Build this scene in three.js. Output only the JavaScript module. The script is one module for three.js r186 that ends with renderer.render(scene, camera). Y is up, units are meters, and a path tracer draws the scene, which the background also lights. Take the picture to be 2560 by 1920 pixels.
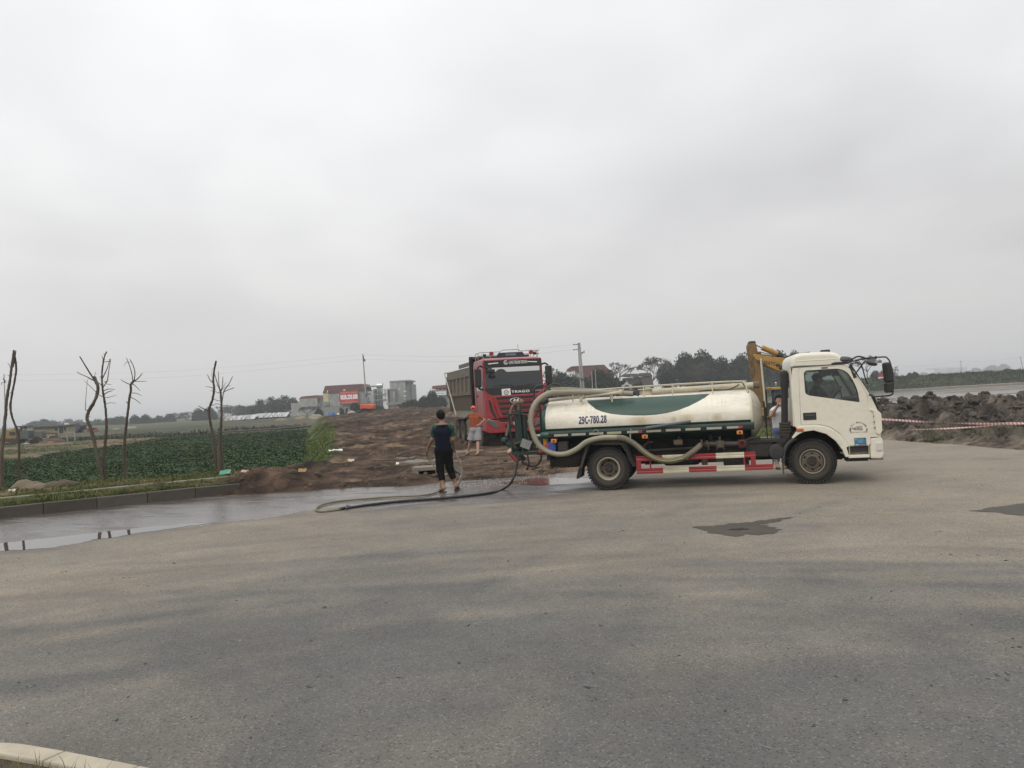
import * as THREE from 'three';
import { mergeGeometries, mergeVertices, toCreasedNormals } from 'three/addons/utils/BufferGeometryUtils.js';
import { RoundedBoxGeometry } from 'three/addons/geometries/RoundedBoxGeometry.js';

// ---------------------------------------------------------------- camera, sky, sun, exposure
const scene = new THREE.Scene();
const camera = new THREE.PerspectiveCamera(49.74, 4 / 3, 0.1, 6000);
camera.position.set(0, 1.85, 0);
camera.rotation.set(0.97 * Math.PI / 180, 0, -3.28 * Math.PI / 180, 'XYZ');
scene.add(camera);
const renderer = new THREE.WebGLRenderer({ antialias: true });
renderer.setSize(1024, 768);
renderer.toneMapping = THREE.LinearToneMapping;
renderer.toneMappingExposure = 1.0;
renderer.shadowMap.enabled = true;

const V = (x, y, z) => new THREE.Vector3(x, y, z);
function rng(seed) { let a = seed >>> 0; return () => { a = (a + 0x6D2B79F5) >>> 0; let t = a; t = Math.imul(t ^ (t >>> 15), t | 1); t ^= t + Math.imul(t ^ (t >>> 7), t | 61); return ((t ^ (t >>> 14)) >>> 0) / 4294967296; }; }
const hash2 = (x, y, s) => { let h = Math.imul(x, 374761393) + Math.imul(y, 668265263) + Math.imul(s, 2147483647 ^ 0x5bd1e995); h = Math.imul(h ^ (h >>> 13), 1274126177); return ((h ^ (h >>> 16)) >>> 0) / 4294967296; };
function vnoise(x, y, s = 1) { const i = Math.floor(x), j = Math.floor(y), f = x - i, g = y - j; const u = f * f * (3 - 2 * f), v = g * g * (3 - 2 * g); const a = hash2(i, j, s), b = hash2(i + 1, j, s), c = hash2(i, j + 1, s), d = hash2(i + 1, j + 1, s); return a + (b - a) * u + (c - a) * v + (a - b - c + d) * u * v; }
function fbm(x, y, o = 4, s = 1) { let t = 0, a = 0.5, n = 0; for (let k = 0; k < o; k++) { t += a * vnoise(x, y, s + k * 17); n += a; a *= 0.5; x = x * 2.03 + 11.7; y = y * 2.03 + 5.3; } return t / n; }
const clamp = (x, a = 0, b = 1) => Math.min(b, Math.max(a, x));
const ss = (a, b, x) => { const t = clamp((x - a) / (b - a)); return t * t * (3 - 2 * t); };
const lerp = (a, b, t) => a + (b - a) * t;

{ // overcast sky: brighter towards the zenith, soft cloud streaks, thick air at the horizon
  const w = 1024, h = 512, d = new Float32Array(w * h * 4);
  for (let j = 0; j < h; j++) {
    const el = ((j + 0.5) / h - 0.5) * Math.PI, sy = Math.sin(el);
    for (let i = 0; i < w; i++) {
      const az = ((i + 0.5) / w - 0.5) * 2 * Math.PI;
      const k = 1 / (Math.max(sy, 0) + 0.16), cx = Math.cos(el) * Math.cos(az) * k, cz = Math.cos(el) * Math.sin(az) * k;
      const big = fbm(cx * 0.75 + 3.1, cz * 0.75 + 7.9, 4, 3) - 0.5, small = fbm(cx * 2.1 + 40 + big, cz * 1.5 + 9, 4, 9) - 0.5;
      const up = Math.max(sy, 0);
      let L = 0.60 + 0.83 * up - 0.05 * up * up;
      L *= 1 + (0.46 * big + 0.24 * small) * ss(0.02, 0.2, up);
      L *= 1 + 0.085 * Math.cos(az + 2.7) * (1 - up * up);
      const warm = 0.02 * ss(0.3, 0.0, up) ;
      const o = (j * w + i) * 4;
      d[o] = L * (0.995 + warm); d[o + 1] = L * 1.0; d[o + 2] = L * (1.015 - warm - 0.03 * (big + small)); d[o + 3] = 1;
    }
  }
  const sky = new THREE.DataTexture(d, w, h, THREE.RGBAFormat, THREE.FloatType);
  sky.mapping = THREE.EquirectangularReflectionMapping; sky.magFilter = THREE.LinearFilter; sky.minFilter = THREE.LinearFilter; sky.wrapS = THREE.RepeatWrapping; sky.needsUpdate = true;
  scene.background = sky; scene.environment = sky;
}
const sun = new THREE.DirectionalLight(0xfff4e4, 1.1);
sun.position.set(-22, 52, 30); sun.target.position.set(0, 0, -18); scene.add(sun, sun.target);
sun.castShadow = true; sun.shadow.radius = 75; sun.shadow.mapSize.set(2048, 2048);
Object.assign(sun.shadow.camera, { left: -45, right: 45, top: 45, bottom: -45, near: 1, far: 160 });
scene.fog = new THREE.FogExp2(0xd6dbde, 0.0007);

// ---------------------------------------------------------------- helpers
const counts = {};
const numbered = n => { const c = counts[n] = (counts[n] ?? -1) + 1; return c ? `${n}_${String(c).padStart(3, '0')}` : n; };
function tag(o, label, category, group, kind) { o.userData = { label, category }; if (group) o.userData.group = group; if (kind) o.userData.kind = kind; return o; }
function shade(o) { o.castShadow = true; o.receiveShadow = true; return o; }
function thing(name, label, category, pos = [0, 0, 0], turn = 0, group) { const g = new THREE.Group(); g.name = numbered(name); g.position.set(...pos); g.rotation.y = turn; scene.add(g); return tag(g, label, category, group); }
function part(parent, name, geo, m, label) { if (Array.isArray(geo)) geo = merge(geo); const o = shade(new THREE.Mesh(geo, m)); o.name = name; parent.add(o); if (label) o.userData.label = label; return o; }
function solo(name, geo, m, label, category, group, kind) { if (Array.isArray(geo)) geo = merge(geo); const o = shade(new THREE.Mesh(geo, m)); o.name = numbered(name); scene.add(o); return tag(o, label, category, group, kind); }
function struct(name, geo, m, label) { if (Array.isArray(geo)) geo = merge(geo); const o = shade(new THREE.Mesh(geo, m)); o.name = numbered(name); scene.add(o); o.userData = { kind: 'structure', label, category: name.replace(/_/g, ' ') }; return o; }
function merge(gs) {
  const colored = gs.some(g => g.attributes.color);
  return mergeGeometries(gs.map(g => { let q = g.index ? g.toNonIndexed() : g.clone(); for (const k of Object.keys(q.attributes)) if (!['position', 'normal', 'uv', 'color'].includes(k)) q.deleteAttribute(k); if (!q.attributes.uv) q.setAttribute('uv', new THREE.BufferAttribute(new Float32Array(q.attributes.position.count * 2), 2)); if (!q.attributes.normal) q.computeVertexNormals(); if (colored && !q.attributes.color) q.setAttribute('color', new THREE.BufferAttribute(new Float32Array(q.attributes.position.count * 3).fill(1), 3)); q.morphAttributes = {}; return q; }));
}
const lin = (r, g, b) => new THREE.Color().setRGB(r, g, b);
function M(r, g, b, rough = 0.7, extra = {}) { return new THREE.MeshPhysicalMaterial({ color: lin(r, g, b), roughness: rough, side: THREE.DoubleSide, ...extra }); }
function bx(w, h, d, x = 0, y = 0, z = 0, rot) { const g = new THREE.BoxGeometry(w, h, d); if (rot) g.applyMatrix4(new THREE.Matrix4().makeRotationFromEuler(new THREE.Euler(...rot))); return g.translate(x, y, z); }
function rb(w, h, d, r, x = 0, y = 0, z = 0, rot) { const g = new RoundedBoxGeometry(w, h, d, 2, Math.min(r, w / 2.01, h / 2.01, d / 2.01)); if (rot) g.applyMatrix4(new THREE.Matrix4().makeRotationFromEuler(new THREE.Euler(...rot))); return g.translate(x, y, z); }
function rod(a, b, r0, r1 = r0, n = 10) { const A = V(...a), B = V(...b), d = B.clone().sub(A), g = new THREE.CylinderGeometry(r1, r0, d.length(), n); g.applyQuaternion(new THREE.Quaternion().setFromUnitVectors(V(0, 1, 0), d.normalize())); const m = A.add(B).multiplyScalar(0.5); return g.translate(m.x, m.y, m.z); }
function beam(a, b, w, h) { const A = V(...a), B = V(...b), d = B.clone().sub(A), g = new THREE.BoxGeometry(w, d.length(), h); g.applyQuaternion(new THREE.Quaternion().setFromUnitVectors(V(0, 1, 0), d.normalize())); const m = A.add(B).multiplyScalar(0.5); return g.translate(m.x, m.y, m.z); }
function tube(pts, r, n = 10, seg, tension = 0.5) { const c = new THREE.CatmullRomCurve3(pts.map(p => V(...p)), false, 'catmullrom', tension); return new THREE.TubeGeometry(c, seg ?? pts.length * 6, r, n); }
// a tube whose radius changes along it
function taper(pts, r0, r1, n = 7, seg, bump = 0, seed = 1) {
  const c = new THREE.CatmullRomCurve3(pts.map(p => V(...p))), s = seg ?? pts.length * 4, g = new THREE.TubeGeometry(c, s, 1, n), p = g.attributes.position;
  for (let i = 0; i <= s; i++) { const o = c.getPointAt(i / s), r = lerp(r0, r1, i / s); for (let j = 0; j <= n; j++) { const k = i * (n + 1) + j, q = r * (1 + bump * (hash2(i, j % n, seed) - 0.5)); p.setXYZ(k, o.x + (p.getX(k) - o.x) * q, o.y + (p.getY(k) - o.y) * q, o.z + (p.getZ(k) - o.z) * q); } }
  const end = new THREE.SphereGeometry(r1, n, 3).translate(...c.getPointAt(1).toArray());
  g.computeVertexNormals(); return merge([g, end]);
}
function disc(r, depth, axis = 'z', n = 24) { const g = new THREE.CylinderGeometry(r, r, depth, n); if (axis === 'z') g.rotateX(Math.PI / 2); if (axis === 'x') g.rotateZ(Math.PI / 2); return g; }
function poly(pts) { const s = new THREE.Shape(); pts.forEach(([x, y], i) => i ? s.lineTo(x, y) : s.moveTo(x, y)); s.closePath(); return s; }
// smooth closed outline through points; a point with a third entry stays a corner
function ext(shape, depth, bevel = 0, z = 0) { const g = new THREE.ExtrudeGeometry(shape, { depth: Math.max(depth - 2 * bevel, 0.001), bevelEnabled: bevel > 0, bevelThickness: bevel, bevelSize: bevel, bevelOffset: -bevel, bevelSegments: 2, curveSegments: 10 }); return g.translate(0, 0, z + bevel); }
function round(pts, r = 0.05, n = 4) { // polygon with rounded corners
  const out = [], N = pts.length;
  for (let i = 0; i < N; i++) { const a = pts[(i + N - 1) % N], p = pts[i], b = pts[(i + 1) % N], q = Math.min(p[2] ?? r, 0.49 * Math.hypot(a[0] - p[0], a[1] - p[1]), 0.49 * Math.hypot(b[0] - p[0], b[1] - p[1]));
    const la = Math.hypot(a[0] - p[0], a[1] - p[1]), lb = Math.hypot(b[0] - p[0], b[1] - p[1]); const A = [p[0] + (a[0] - p[0]) / la * q, p[1] + (a[1] - p[1]) / la * q], B = [p[0] + (b[0] - p[0]) / lb * q, p[1] + (b[1] - p[1]) / lb * q];
    if (q < 1e-4) { out.push([p[0], p[1]]); continue; }
    for (let k = 0; k <= n; k++) { const t = k / n; out.push([(1 - t) * (1 - t) * A[0] + 2 * t * (1 - t) * p[0] + t * t * B[0], (1 - t) * (1 - t) * A[1] + 2 * t * (1 - t) * p[1] + t * t * B[1]]); } }
  return out;
}
const grow = (pts, d) => { let cx = 0, cy = 0; for (const p of pts) { cx += p[0] / pts.length; cy += p[1] / pts.length; } return pts.map(([x, y]) => { const dx = x - cx, dy = y - cy, l = Math.hypot(dx, dy) || 1; return [x + dx / l * d, y + dy / l * d]; }); };
function path(pts) { const h = new THREE.Path(); pts.forEach(([x, y], i) => i ? h.lineTo(x, y) : h.moveTo(x, y)); h.closePath(); return h; }
function lathe(pts, n = 40, axis = 'z') { const g = new THREE.LatheGeometry(pts.map(([r, z]) => new THREE.Vector2(r, z)), n); if (axis === 'z') g.rotateX(Math.PI / 2); return g; }
function setColors(g, f) { const p = g.attributes.position, c = new Float32Array(p.count * 3), t = [0, 0, 0]; for (let i = 0; i < p.count; i++) { f(p.getX(i), p.getY(i), p.getZ(i), t, i); c.set(t, i * 3); } g.setAttribute('color', new THREE.BufferAttribute(c, 3)); return g; }
// a height sheet over given x and z lines
function sheet(xs, zs, h, col, uvScale = 1) {
  const nx = xs.length, nz = zs.length, pos = new Float32Array(nx * nz * 3), uv = new Float32Array(nx * nz * 2), idx = [];
  for (let j = 0; j < nz; j++) for (let i = 0; i < nx; i++) { const k = j * nx + i; pos[k * 3] = xs[i]; pos[k * 3 + 1] = h(xs[i], zs[j]); pos[k * 3 + 2] = zs[j]; uv[k * 2] = xs[i] / uvScale; uv[k * 2 + 1] = -zs[j] / uvScale; }
  for (let j = 0; j < nz - 1; j++) for (let i = 0; i < nx - 1; i++) { const a = j * nx + i, b = a + 1, c = a + nx, d = c + 1; idx.push(a, c, b, b, c, d); }
  const g = new THREE.BufferGeometry(); g.setAttribute('position', new THREE.BufferAttribute(pos, 3)); g.setAttribute('uv', new THREE.BufferAttribute(uv, 2)); g.setIndex(idx);
  g.computeVertexNormals(); if (g.attributes.normal.getY(0) < 0) { idx.reverse(); g.setIndex(idx); g.computeVertexNormals(); }
  if (col) setColors(g, col); return g;
}
const range = (a, b, s) => { const n = Math.max(1, Math.round(Math.abs(b - a) / s)); return Array.from({ length: n + 1 }, (_, i) => a + (b - a) * i / n); };
// photo pixel at a real depth, in metres: used to measure where things stand
camera.updateMatrixWorld();
const FPX = 2071;
function P(px, py, depth) { return V((px - 1280) / FPX, -(py - 960) / FPX, -1).multiplyScalar(depth).applyMatrix4(camera.matrixWorld); }
function PZ(px, py, dist) { const d = V((px - 1280) / FPX, -(py - 960) / FPX, -1).applyQuaternion(camera.quaternion); return d.multiplyScalar(-dist / d.z).add(camera.position); }
function G(px, py, y = 0) { const d = V((px - 1280) / FPX, -(py - 960) / FPX, -1).applyQuaternion(camera.quaternion); return d.multiplyScalar((y - camera.position.y) / d.y).add(camera.position); }
function dataTex(w, h, f, srgb, rep) { const d = new Uint8Array(w * h * 4); const t = [0, 0, 0]; for (let j = 0; j < h; j++) for (let i = 0; i < w; i++) { f(i, j, t); const o = (j * w + i) * 4; d[o] = clamp(t[0], 0, 255); d[o + 1] = clamp(t[1], 0, 255); d[o + 2] = clamp(t[2], 0, 255); d[o + 3] = 255; } const x = new THREE.DataTexture(d, w, h); x.magFilter = x.minFilter = THREE.LinearFilter; if (srgb) x.colorSpace = THREE.SRGBColorSpace; if (rep) x.wrapS = x.wrapT = THREE.RepeatWrapping; x.needsUpdate = true; return x; }
// tiling noise
function tnoise(x, y, p, s) { const i = Math.floor(x), j = Math.floor(y), f = x - i, g = y - j, m = k => ((k % p) + p) % p; const u = f * f * (3 - 2 * f), v = g * g * (3 - 2 * g); const a = hash2(m(i), m(j), s), b = hash2(m(i + 1), m(j), s), c = hash2(m(i), m(j + 1), s), d = hash2(m(i + 1), m(j + 1), s); return a + (b - a) * u + (c - a) * v + (a - b - c + d) * u * v; }
function tfbm(u, v, p, o, s) { let t = 0, a = 0.5, n = 0; for (let k = 0; k < o; k++) { t += a * tnoise(u * p, v * p, p, s + k * 13); n += a; a *= 0.55; p *= 2; } return t / n; }
function canvas(w, h, draw, srgb = true) { const c = document.createElement('canvas'); c.width = w; c.height = h; const x = c.getContext('2d'); draw(x, w, h); const t = new THREE.CanvasTexture(c); if (srgb) t.colorSpace = THREE.SRGBColorSpace; t.wrapS = t.wrapT = THREE.ClampToEdgeWrapping; t.anisotropy = 8; return t; }

// shared grain maps
const grainMap = dataTex(512, 512, (i, j, t) => { const u = i / 512, v = j / 512; const n = tfbm(u, v, 8, 6, 5), q = tfbm(u, v, 4, 3, 31); const k = 205 + 90 * (n - 0.5) + 40 * (q - 0.5); t[0] = t[1] = t[2] = k; }, false, true);
const dirtMap = dataTex(512, 512, (i, j, t) => { const u = i / 512, v = j / 512; const n = tfbm(u, v, 6, 7, 77), q = tfbm(u, v, 24, 4, 11); const k = 200 + 130 * (n - 0.5) + 90 * (q - 0.5); t[0] = k; t[1] = k * 0.985; t[2] = k * 0.96; }, false, true);
const lumpBump = dataTex(512, 512, (i, j, t) => { const u = i / 512, v = j / 512; const n = tfbm(u, v, 7, 6, 41); t[0] = t[1] = t[2] = 255 * clamp(n * 1.4 - 0.2); }, false, true);
const clodMap = dataTex(512, 512, (i, j, t) => { const u = i / 512, v = j / 512; const n = tfbm(u, v, 7, 6, 177), q = tfbm(u, v, 18, 5, 211), m = Math.abs(tfbm(u, v, 9, 5, 301) - 0.5); const k = 70 + 165 * clamp((n - 0.3) * 2.0) * (0.55 + 0.9 * (q - 0.1)) - 150 * Math.max(0, 0.09 - m) * 3; t[0] = k; t[1] = k * 0.97; t[2] = k * 0.93; }, false, true);
// ---------------------------------------------------------------- the setting: road, verge, earth, field, far land
const wetLow = [[-14, -7.5], [-9.6, -10.6], [-7.62, -12.16], [-6.42, -13.2], [-5.16, -14.12], [-4.27, -14.75], [-3.24, -15.0], [-0.34, -15.0], [1.12, -15.3], [2.4, -16.2], [6, -18]];
const lineAt = (L, x) => { if (x <= L[0][0]) return L[0][1]; for (let i = 1; i < L.length; i++) if (x <= L[i][0]) return lerp(L[i - 1][1], L[i][1], (x - L[i - 1][0]) / (L[i][0] - L[i - 1][0])); return L[L.length - 1][1]; };
function wetness(x, z) { // 1 on the hosed strip along the kerb
  const d = lineAt(wetLow, x) - z + 1.3 * (fbm(x * 1.2, z * 1.9, 5, 71) - 0.5);
  let w = ss(-0.05, 0.35, d) * ss(3.2, 1.2, x + 0.35 * (z + 18));
  return w;
}
function damp(x, z) { const d = lineAt(wetLow, x) - z + 1.5 * (fbm(x * 1.3, z * 2.2, 4, 72) - 0.5); return ss(-0.75, 0.5, d) * ss(3.4, 1.2, x + 0.35 * (z + 18)); }
function tracks(x, z) { const r = Math.hypot(x - 0.5, z - 1.5), a = Math.atan2(z - 1.5, x - 0.5); return fbm(r * 1.5, a * 1.8, 3, 21) * 0.35 + fbm(r * 4.2, a * 2.2 + 4, 4, 22) * 0.65; }
function dust(x, z) { // how much tan dust lies on the tarmac
  const d = -z, t = tracks(x, z),
    m0 = Math.exp(-(((x - 3.0) / 1.3) ** 2) - ((d - 10.8) / 0.8) ** 2) * fbm(x * 2, z * 2, 4, 99);
  let m = 0.16 - 0.35 * m0 + 0.46 * ss(5.5, 11, d) + 0.4 * ss(1.0, 7, x) * ss(5, 10, d) + 0.15 * ss(14, 20, d);
  m += 0.28 * ss(-1.2, -3.2, x) * ss(7.5, 5, d) + 0.25 * ss(-2, -5, x) * ss(7.3, 9.5, d);
  m -= 0.22 * Math.exp(-(((x + 1.6) / 2.2) ** 2) - ((d - 6.9) / 1.2) ** 2);
  m -= 0.12 * Math.exp(-(((x - 0.6) / 1.6) ** 2) - ((d - 4.6) / 1.2) ** 2);
  m += 0.8 * (t - 0.5) * ss(3.5, 8, d) + 0.6 * (fbm(x * 0.7, z * 0.7, 5, 8) - 0.5) + 0.5 * (fbm(x * 2.2, z * 2.2, 5, 88) - 0.5);
  for (const [cx, cz, R, k] of TYRES) { const q = Math.hypot(x - cx, z - cz); for (const o of [0, 1.75]) { const e = (q - R - o + 0.08 * (fbm(x * 0.7, z * 0.7, 2, 33) - 0.5)) / 0.13; if (e * e < 6) m += k * Math.exp(-e * e) * ss(0.35, 0.65, fbm(x * 0.8 + R, z * 0.8, 3, 35)); } }
  return clamp(m);
}
const TYRES = [[0.5, 2, 9.2, 0.3], [-2, 6, 14.5, -0.3], [3, 4, 11.5, 0.32], [-6, 8, 17, -0.28], [6, 10, 21, 0.28], [14, -2, 14, -0.26], [-12, -1, 9.5, 0.28], [1, 14, 20.5, -0.3], [2, 3, 7.4, -0.2]];
{ // tarmac
  const grain = dataTex(1024, 1024, (() => { const r = rng(3), q = new Float32Array(1024 * 1024); for (let k = 0; k < 17000; k++) { const x = r() * 1024 | 0, y = r() * 1024 | 0, s = 0.8 + r() * 1.9, v = r() < 0.3 ? 90 + r() * 110 : -(35 + r() * 60); for (let b = -3; b <= 3; b++) for (let a = -3; a <= 3; a++) { const d = Math.hypot(a, b * (0.8 + 0.4 * r())); if (d <= s + 0.3) q[((y + b + 1024) % 1024) * 1024 + (x + a + 1024) % 1024] += v * clamp(s + 0.6 - d); } } return (i, j, t) => { const n = tfbm(i / 1024, j / 1024, 24, 5, 2) - 0.5, m = tfbm(i / 1024, j / 1024, 160, 2, 14) - 0.5; const k = 158 + n * 34 + m * 26 + clamp(q[j * 1024 + i], -85, 97); t[0] = k; t[1] = k; t[2] = k * 0.99; }; })(), false, true);
  const bump = dataTex(1024, 1024, (i, j, t) => { const n = tfbm(i / 1024, j / 1024, 120, 3, 6); t[0] = t[1] = t[2] = 255 * n; }, false, true);
  const X0 = -16, X1 = 6, Z0 = -7, Z1 = -25;
  const rough = dataTex(1024, 1024, (i, j, t) => {
    const x = lerp(X0, X1, i / 1023), z = lerp(Z0, Z1, j / 1023), w = wetness(x, z);
    const dull = ss(0.55, 0.72, fbm(x * 0.8 + 0.5 * z, z * 3.0 - 1.3 * x, 4, 91)), film = fbm(x * 0.8, z * 2.2 + x, 4, 17);
    let r = lerp(0.95, lerp(0.30, 0.17, film) + 0.24 * dull, w); if (i < 3 || j < 3 || i > 1020 || j > 1020) r = 0.95;
    t[0] = t[1] = t[2] = 255 * r;
  }, false, false);
  rough.wrapS = rough.wrapT = THREE.ClampToEdgeWrapping; rough.channel = 1;
  const g = sheet([...range(-40, -16, 1), ...range(-15.88, 15.88, 0.12), ...range(16.5, 40, 1)], [...range(8, 0, 0.5), ...range(-0.12, -34, 0.12)], () => 0, (x, y, z, c) => {
    const d = dust(x, z), w = Math.max(wetness(x, z), 0.75 * damp(x, z)), n = 1 + 0.35 * (fbm(x * 1.1, z * 1.5, 4, 61) - 0.5), mud = ss(-16.6, -18.2, z - 0.5 * (fbm(x, z, 3, 15) - 0.5)) * ss(-7, -4.5, x) * (1 - ss(2, 6, x));
    let r = lerp(0.098, 0.208, d), gg = lerp(0.096, 0.18, d), b = lerp(0.091, 0.141, d);
    const fine = fbm(x * 5, z * 7, 3, 55); if (fine > 0.7) { const k = 1 - 0.8 * (fine - 0.7); r *= k; gg *= k; b *= k; }
    r = lerp(r, 0.15, mud * 0.6); gg = lerp(gg, 0.112, mud * 0.6); b = lerp(b, 0.078, mud * 0.6);
    const q = lerp(1, 0.42, w) * n * 1.62; c[0] = r * q; c[1] = gg * q; c[2] = b * q * lerp(1, 1.12, w);
  }, 2.6);
  { const ix = g.index.array, P0 = g.attributes.position, keep = []; for (let i = 0; i < ix.length; i += 3) { const x = P0.getX(ix[i]), z = P0.getZ(ix[i]), s = (x + 6.44) * -0.855 + (z + 19.31) * 0.52, t = (x + 6.44) * -0.52 + (z + 19.31) * -0.855; if (s > -0.2 ? t > 0.2 : x < 2 ? z < -21.5 : z < -26.15) continue; if (x > 12.8) continue; keep.push(ix[i], ix[i + 1], ix[i + 2]); } g.setIndex(keep); }
  const p = g.attributes.position, uv1 = new Float32Array(p.count * 2); for (let i = 0; i < p.count; i++) { uv1[i * 2] = (p.getX(i) - X0) / (X1 - X0); uv1[i * 2 + 1] = (p.getZ(i) - Z0) / (Z1 - Z0); }
  g.setAttribute('uv1', new THREE.BufferAttribute(uv1, 2));
  struct('road', g, new THREE.MeshPhysicalMaterial({ vertexColors: true, map: grain, bumpMap: bump, bumpScale: 0.0022, roughness: 1, roughnessMap: rough }), 'wide dusty tarmac yard with curving tyre tracks in the foreground');
}
function blob(pts, y, seed, rag = 0.12, steps = 14) { // flat sheet with a ragged outline
  const out = []; const N = pts.length; for (let i = 0; i < N; i++) { const a = pts[i], b = pts[(i + 1) % N]; for (let k = 0; k < steps; k++) { const t = k / steps, x = lerp(a[0], b[0], t), z = lerp(a[1], b[1], t), n = fbm(x * 3.5, z * 3.5, 4, seed) - 0.5 + 0.7 * (fbm(x * 13, z * 13, 3, seed) - 0.5), m = fbm(x * 3.5 + 50, z * 3.5, 4, seed) - 0.5 + 0.7 * (fbm(x * 13 + 9, z * 13, 3, seed) - 0.5); out.push([x + 2 * rag * n, -(z + 2 * rag * m)]); } }
  const g = new THREE.ShapeGeometry(poly(out)); g.rotateX(-Math.PI / 2); return g.translate(0, y, 0);
}
const water = M(0.055, 0.05, 0.043, 0.025, { ior: 1.36 });
const puddleMud = M(0.062, 0.052, 0.038, 0.6, { map: grainMap, bumpMap: grainMap, bumpScale: 0.004, specularIntensity: 0.5 });
struct('puddle', blob([[-9.3, -11.6], [-7.75, -12.35], [-7.0, -12.5], [-6.66, -13.05], [-5.9, -13.75], [-5.2, -14.3], [-5.9, -14.38], [-7.2, -13.8], [-8.3, -13.2], [-10.6, -12.4]], 0.004, 5, 0.14), water, 'long still puddle on the tarmac in front of the kerb, mirroring the bare trees');
struct('puddle', blob([[2.28, -10.98], [2.4, -10.6], [2.62, -10.25], [3.0, -10.22], [3.26, -10.42], [3.2, -10.72], [3.12, -10.95], [3.45, -11.15], [3.72, -11.4], [3.3, -11.3], [2.85, -11.1]], 0.004, 9, 0.13, 10), puddleMud, 'small ragged puddle on the tarmac in front of the tanker truck');
struct('puddle', blob([[2.68, -10.66], [2.78, -10.6], [2.9, -10.62], [2.88, -10.72], [2.76, -10.75]], 0.008, 19, 0.05, 8), water, 'tiny bright spot of standing water in the ragged damp patch');
struct('puddle', blob([[6.0, -11.1], [6.3, -10.55], [7.2, -10.4], [8.2, -10.8], [8.4, -11.4], [7.2, -11.5]], 0.004, 12, 0.1, 10), puddleMud, 'shallow puddle at the right edge of the tarmac');
struct('puddle', blob([[-0.4, -18.2], [0.4, -17.4], [1.4, -17.1], [2.0, -17.5], [1.4, -18.4], [0.2, -18.9]], 0.004, 15, 0.2, 10), M(0.10, 0.06, 0.045, 0.12), 'reddish muddy puddle behind the hose at the tanker rear');

// dirt works behind the road: churned brown earth with ruts
function dirtH(x, z) {
  const d = -z; const edge = -18.6 + 0.5 * (fbm(x * 0.8, 3, 3, 4) - 0.5) * 2 - 1.2 * ss(-1, 2.5, x);
  const inr = edge - z; // metres behind the road edge
  let h = -0.08 + 0.16 * ss(-0.1, 0.9, inr) + 0.18 * ss(0.5, 6, inr) * (1 - 0.7 * ss(-4, -1, x)) ;
  h += 0.75 * ss(38, 72, d) * (0.2 + 0.8 * ss(-20, -8, x)) + 0.55 * ss(72, 86, d) * ss(-26, -21, x) * ss(-7, -14, x);
  // bank down to the field on the left
  const fx = lerp(-6.9, -21.6, clamp((d - 28) / 62)), bank = ss(fx + 1.1, fx - 1.0 - 0.012 * d, x) * ss(24.5, 27.5, d);
  const rough = ss(0.1, 1.5, inr);
  const rut = Math.sin((x * 0.5 + d * 0.92 + 1.2 * fbm(x * 0.3, d * 0.3, 2, 44)) * 1.9);
  h += rough * (0.42 * (fbm(x * 0.55, z * 0.42, 4, 19) - 0.5) + 0.26 * (fbm(x * 1.7, z * 1.3, 4, 29) - 0.5) + 0.13 * (fbm(x * 4.2, z * 3.4, 4, 39) - 0.5) - 0.34 * Math.abs(fbm(x * 1.3 + 0.4 * z, z * 1.1, 5, 69) - 0.5) + 0.06 + 0.04 * rut);
  // tyre ruts in front of the red truck
  const flat = clamp(1.3 * Math.exp(-(((x + 0.6) / 3.0) ** 2) - ((d - 30) / 9) ** 2)); h = lerp(h, -0.01 + 0.09 * (fbm(x * 1.6, z * 0.9, 4, 49) - 0.5), flat);
  h += 0.33 * Math.exp(-(((x + 6.3) / 1.35) ** 2) - ((d - 20.2) / 0.9) ** 2) * (0.7 + 0.8 * fbm(x * 3, z * 3, 4, 59)); // spoil heap at the kerb end
  h += 0.35 * Math.exp(-(((x + 14) / 3) ** 2) - ((d - 55) / 4) ** 2);
  h -= 0.5 * ss(2.2, 4.5, x) * ss(40, 34, d);
  h = lerp(h, -0.95, bank);
  h = lerp(h, -0.95, ss(-7.2, -8.6, x + 0.15 * fbm(x, z, 2, 5)) * ss(26, 24, d) * ss(20.5, 22.5, d + 0.2 * (x + 8)) );
  return h;
}
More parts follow.
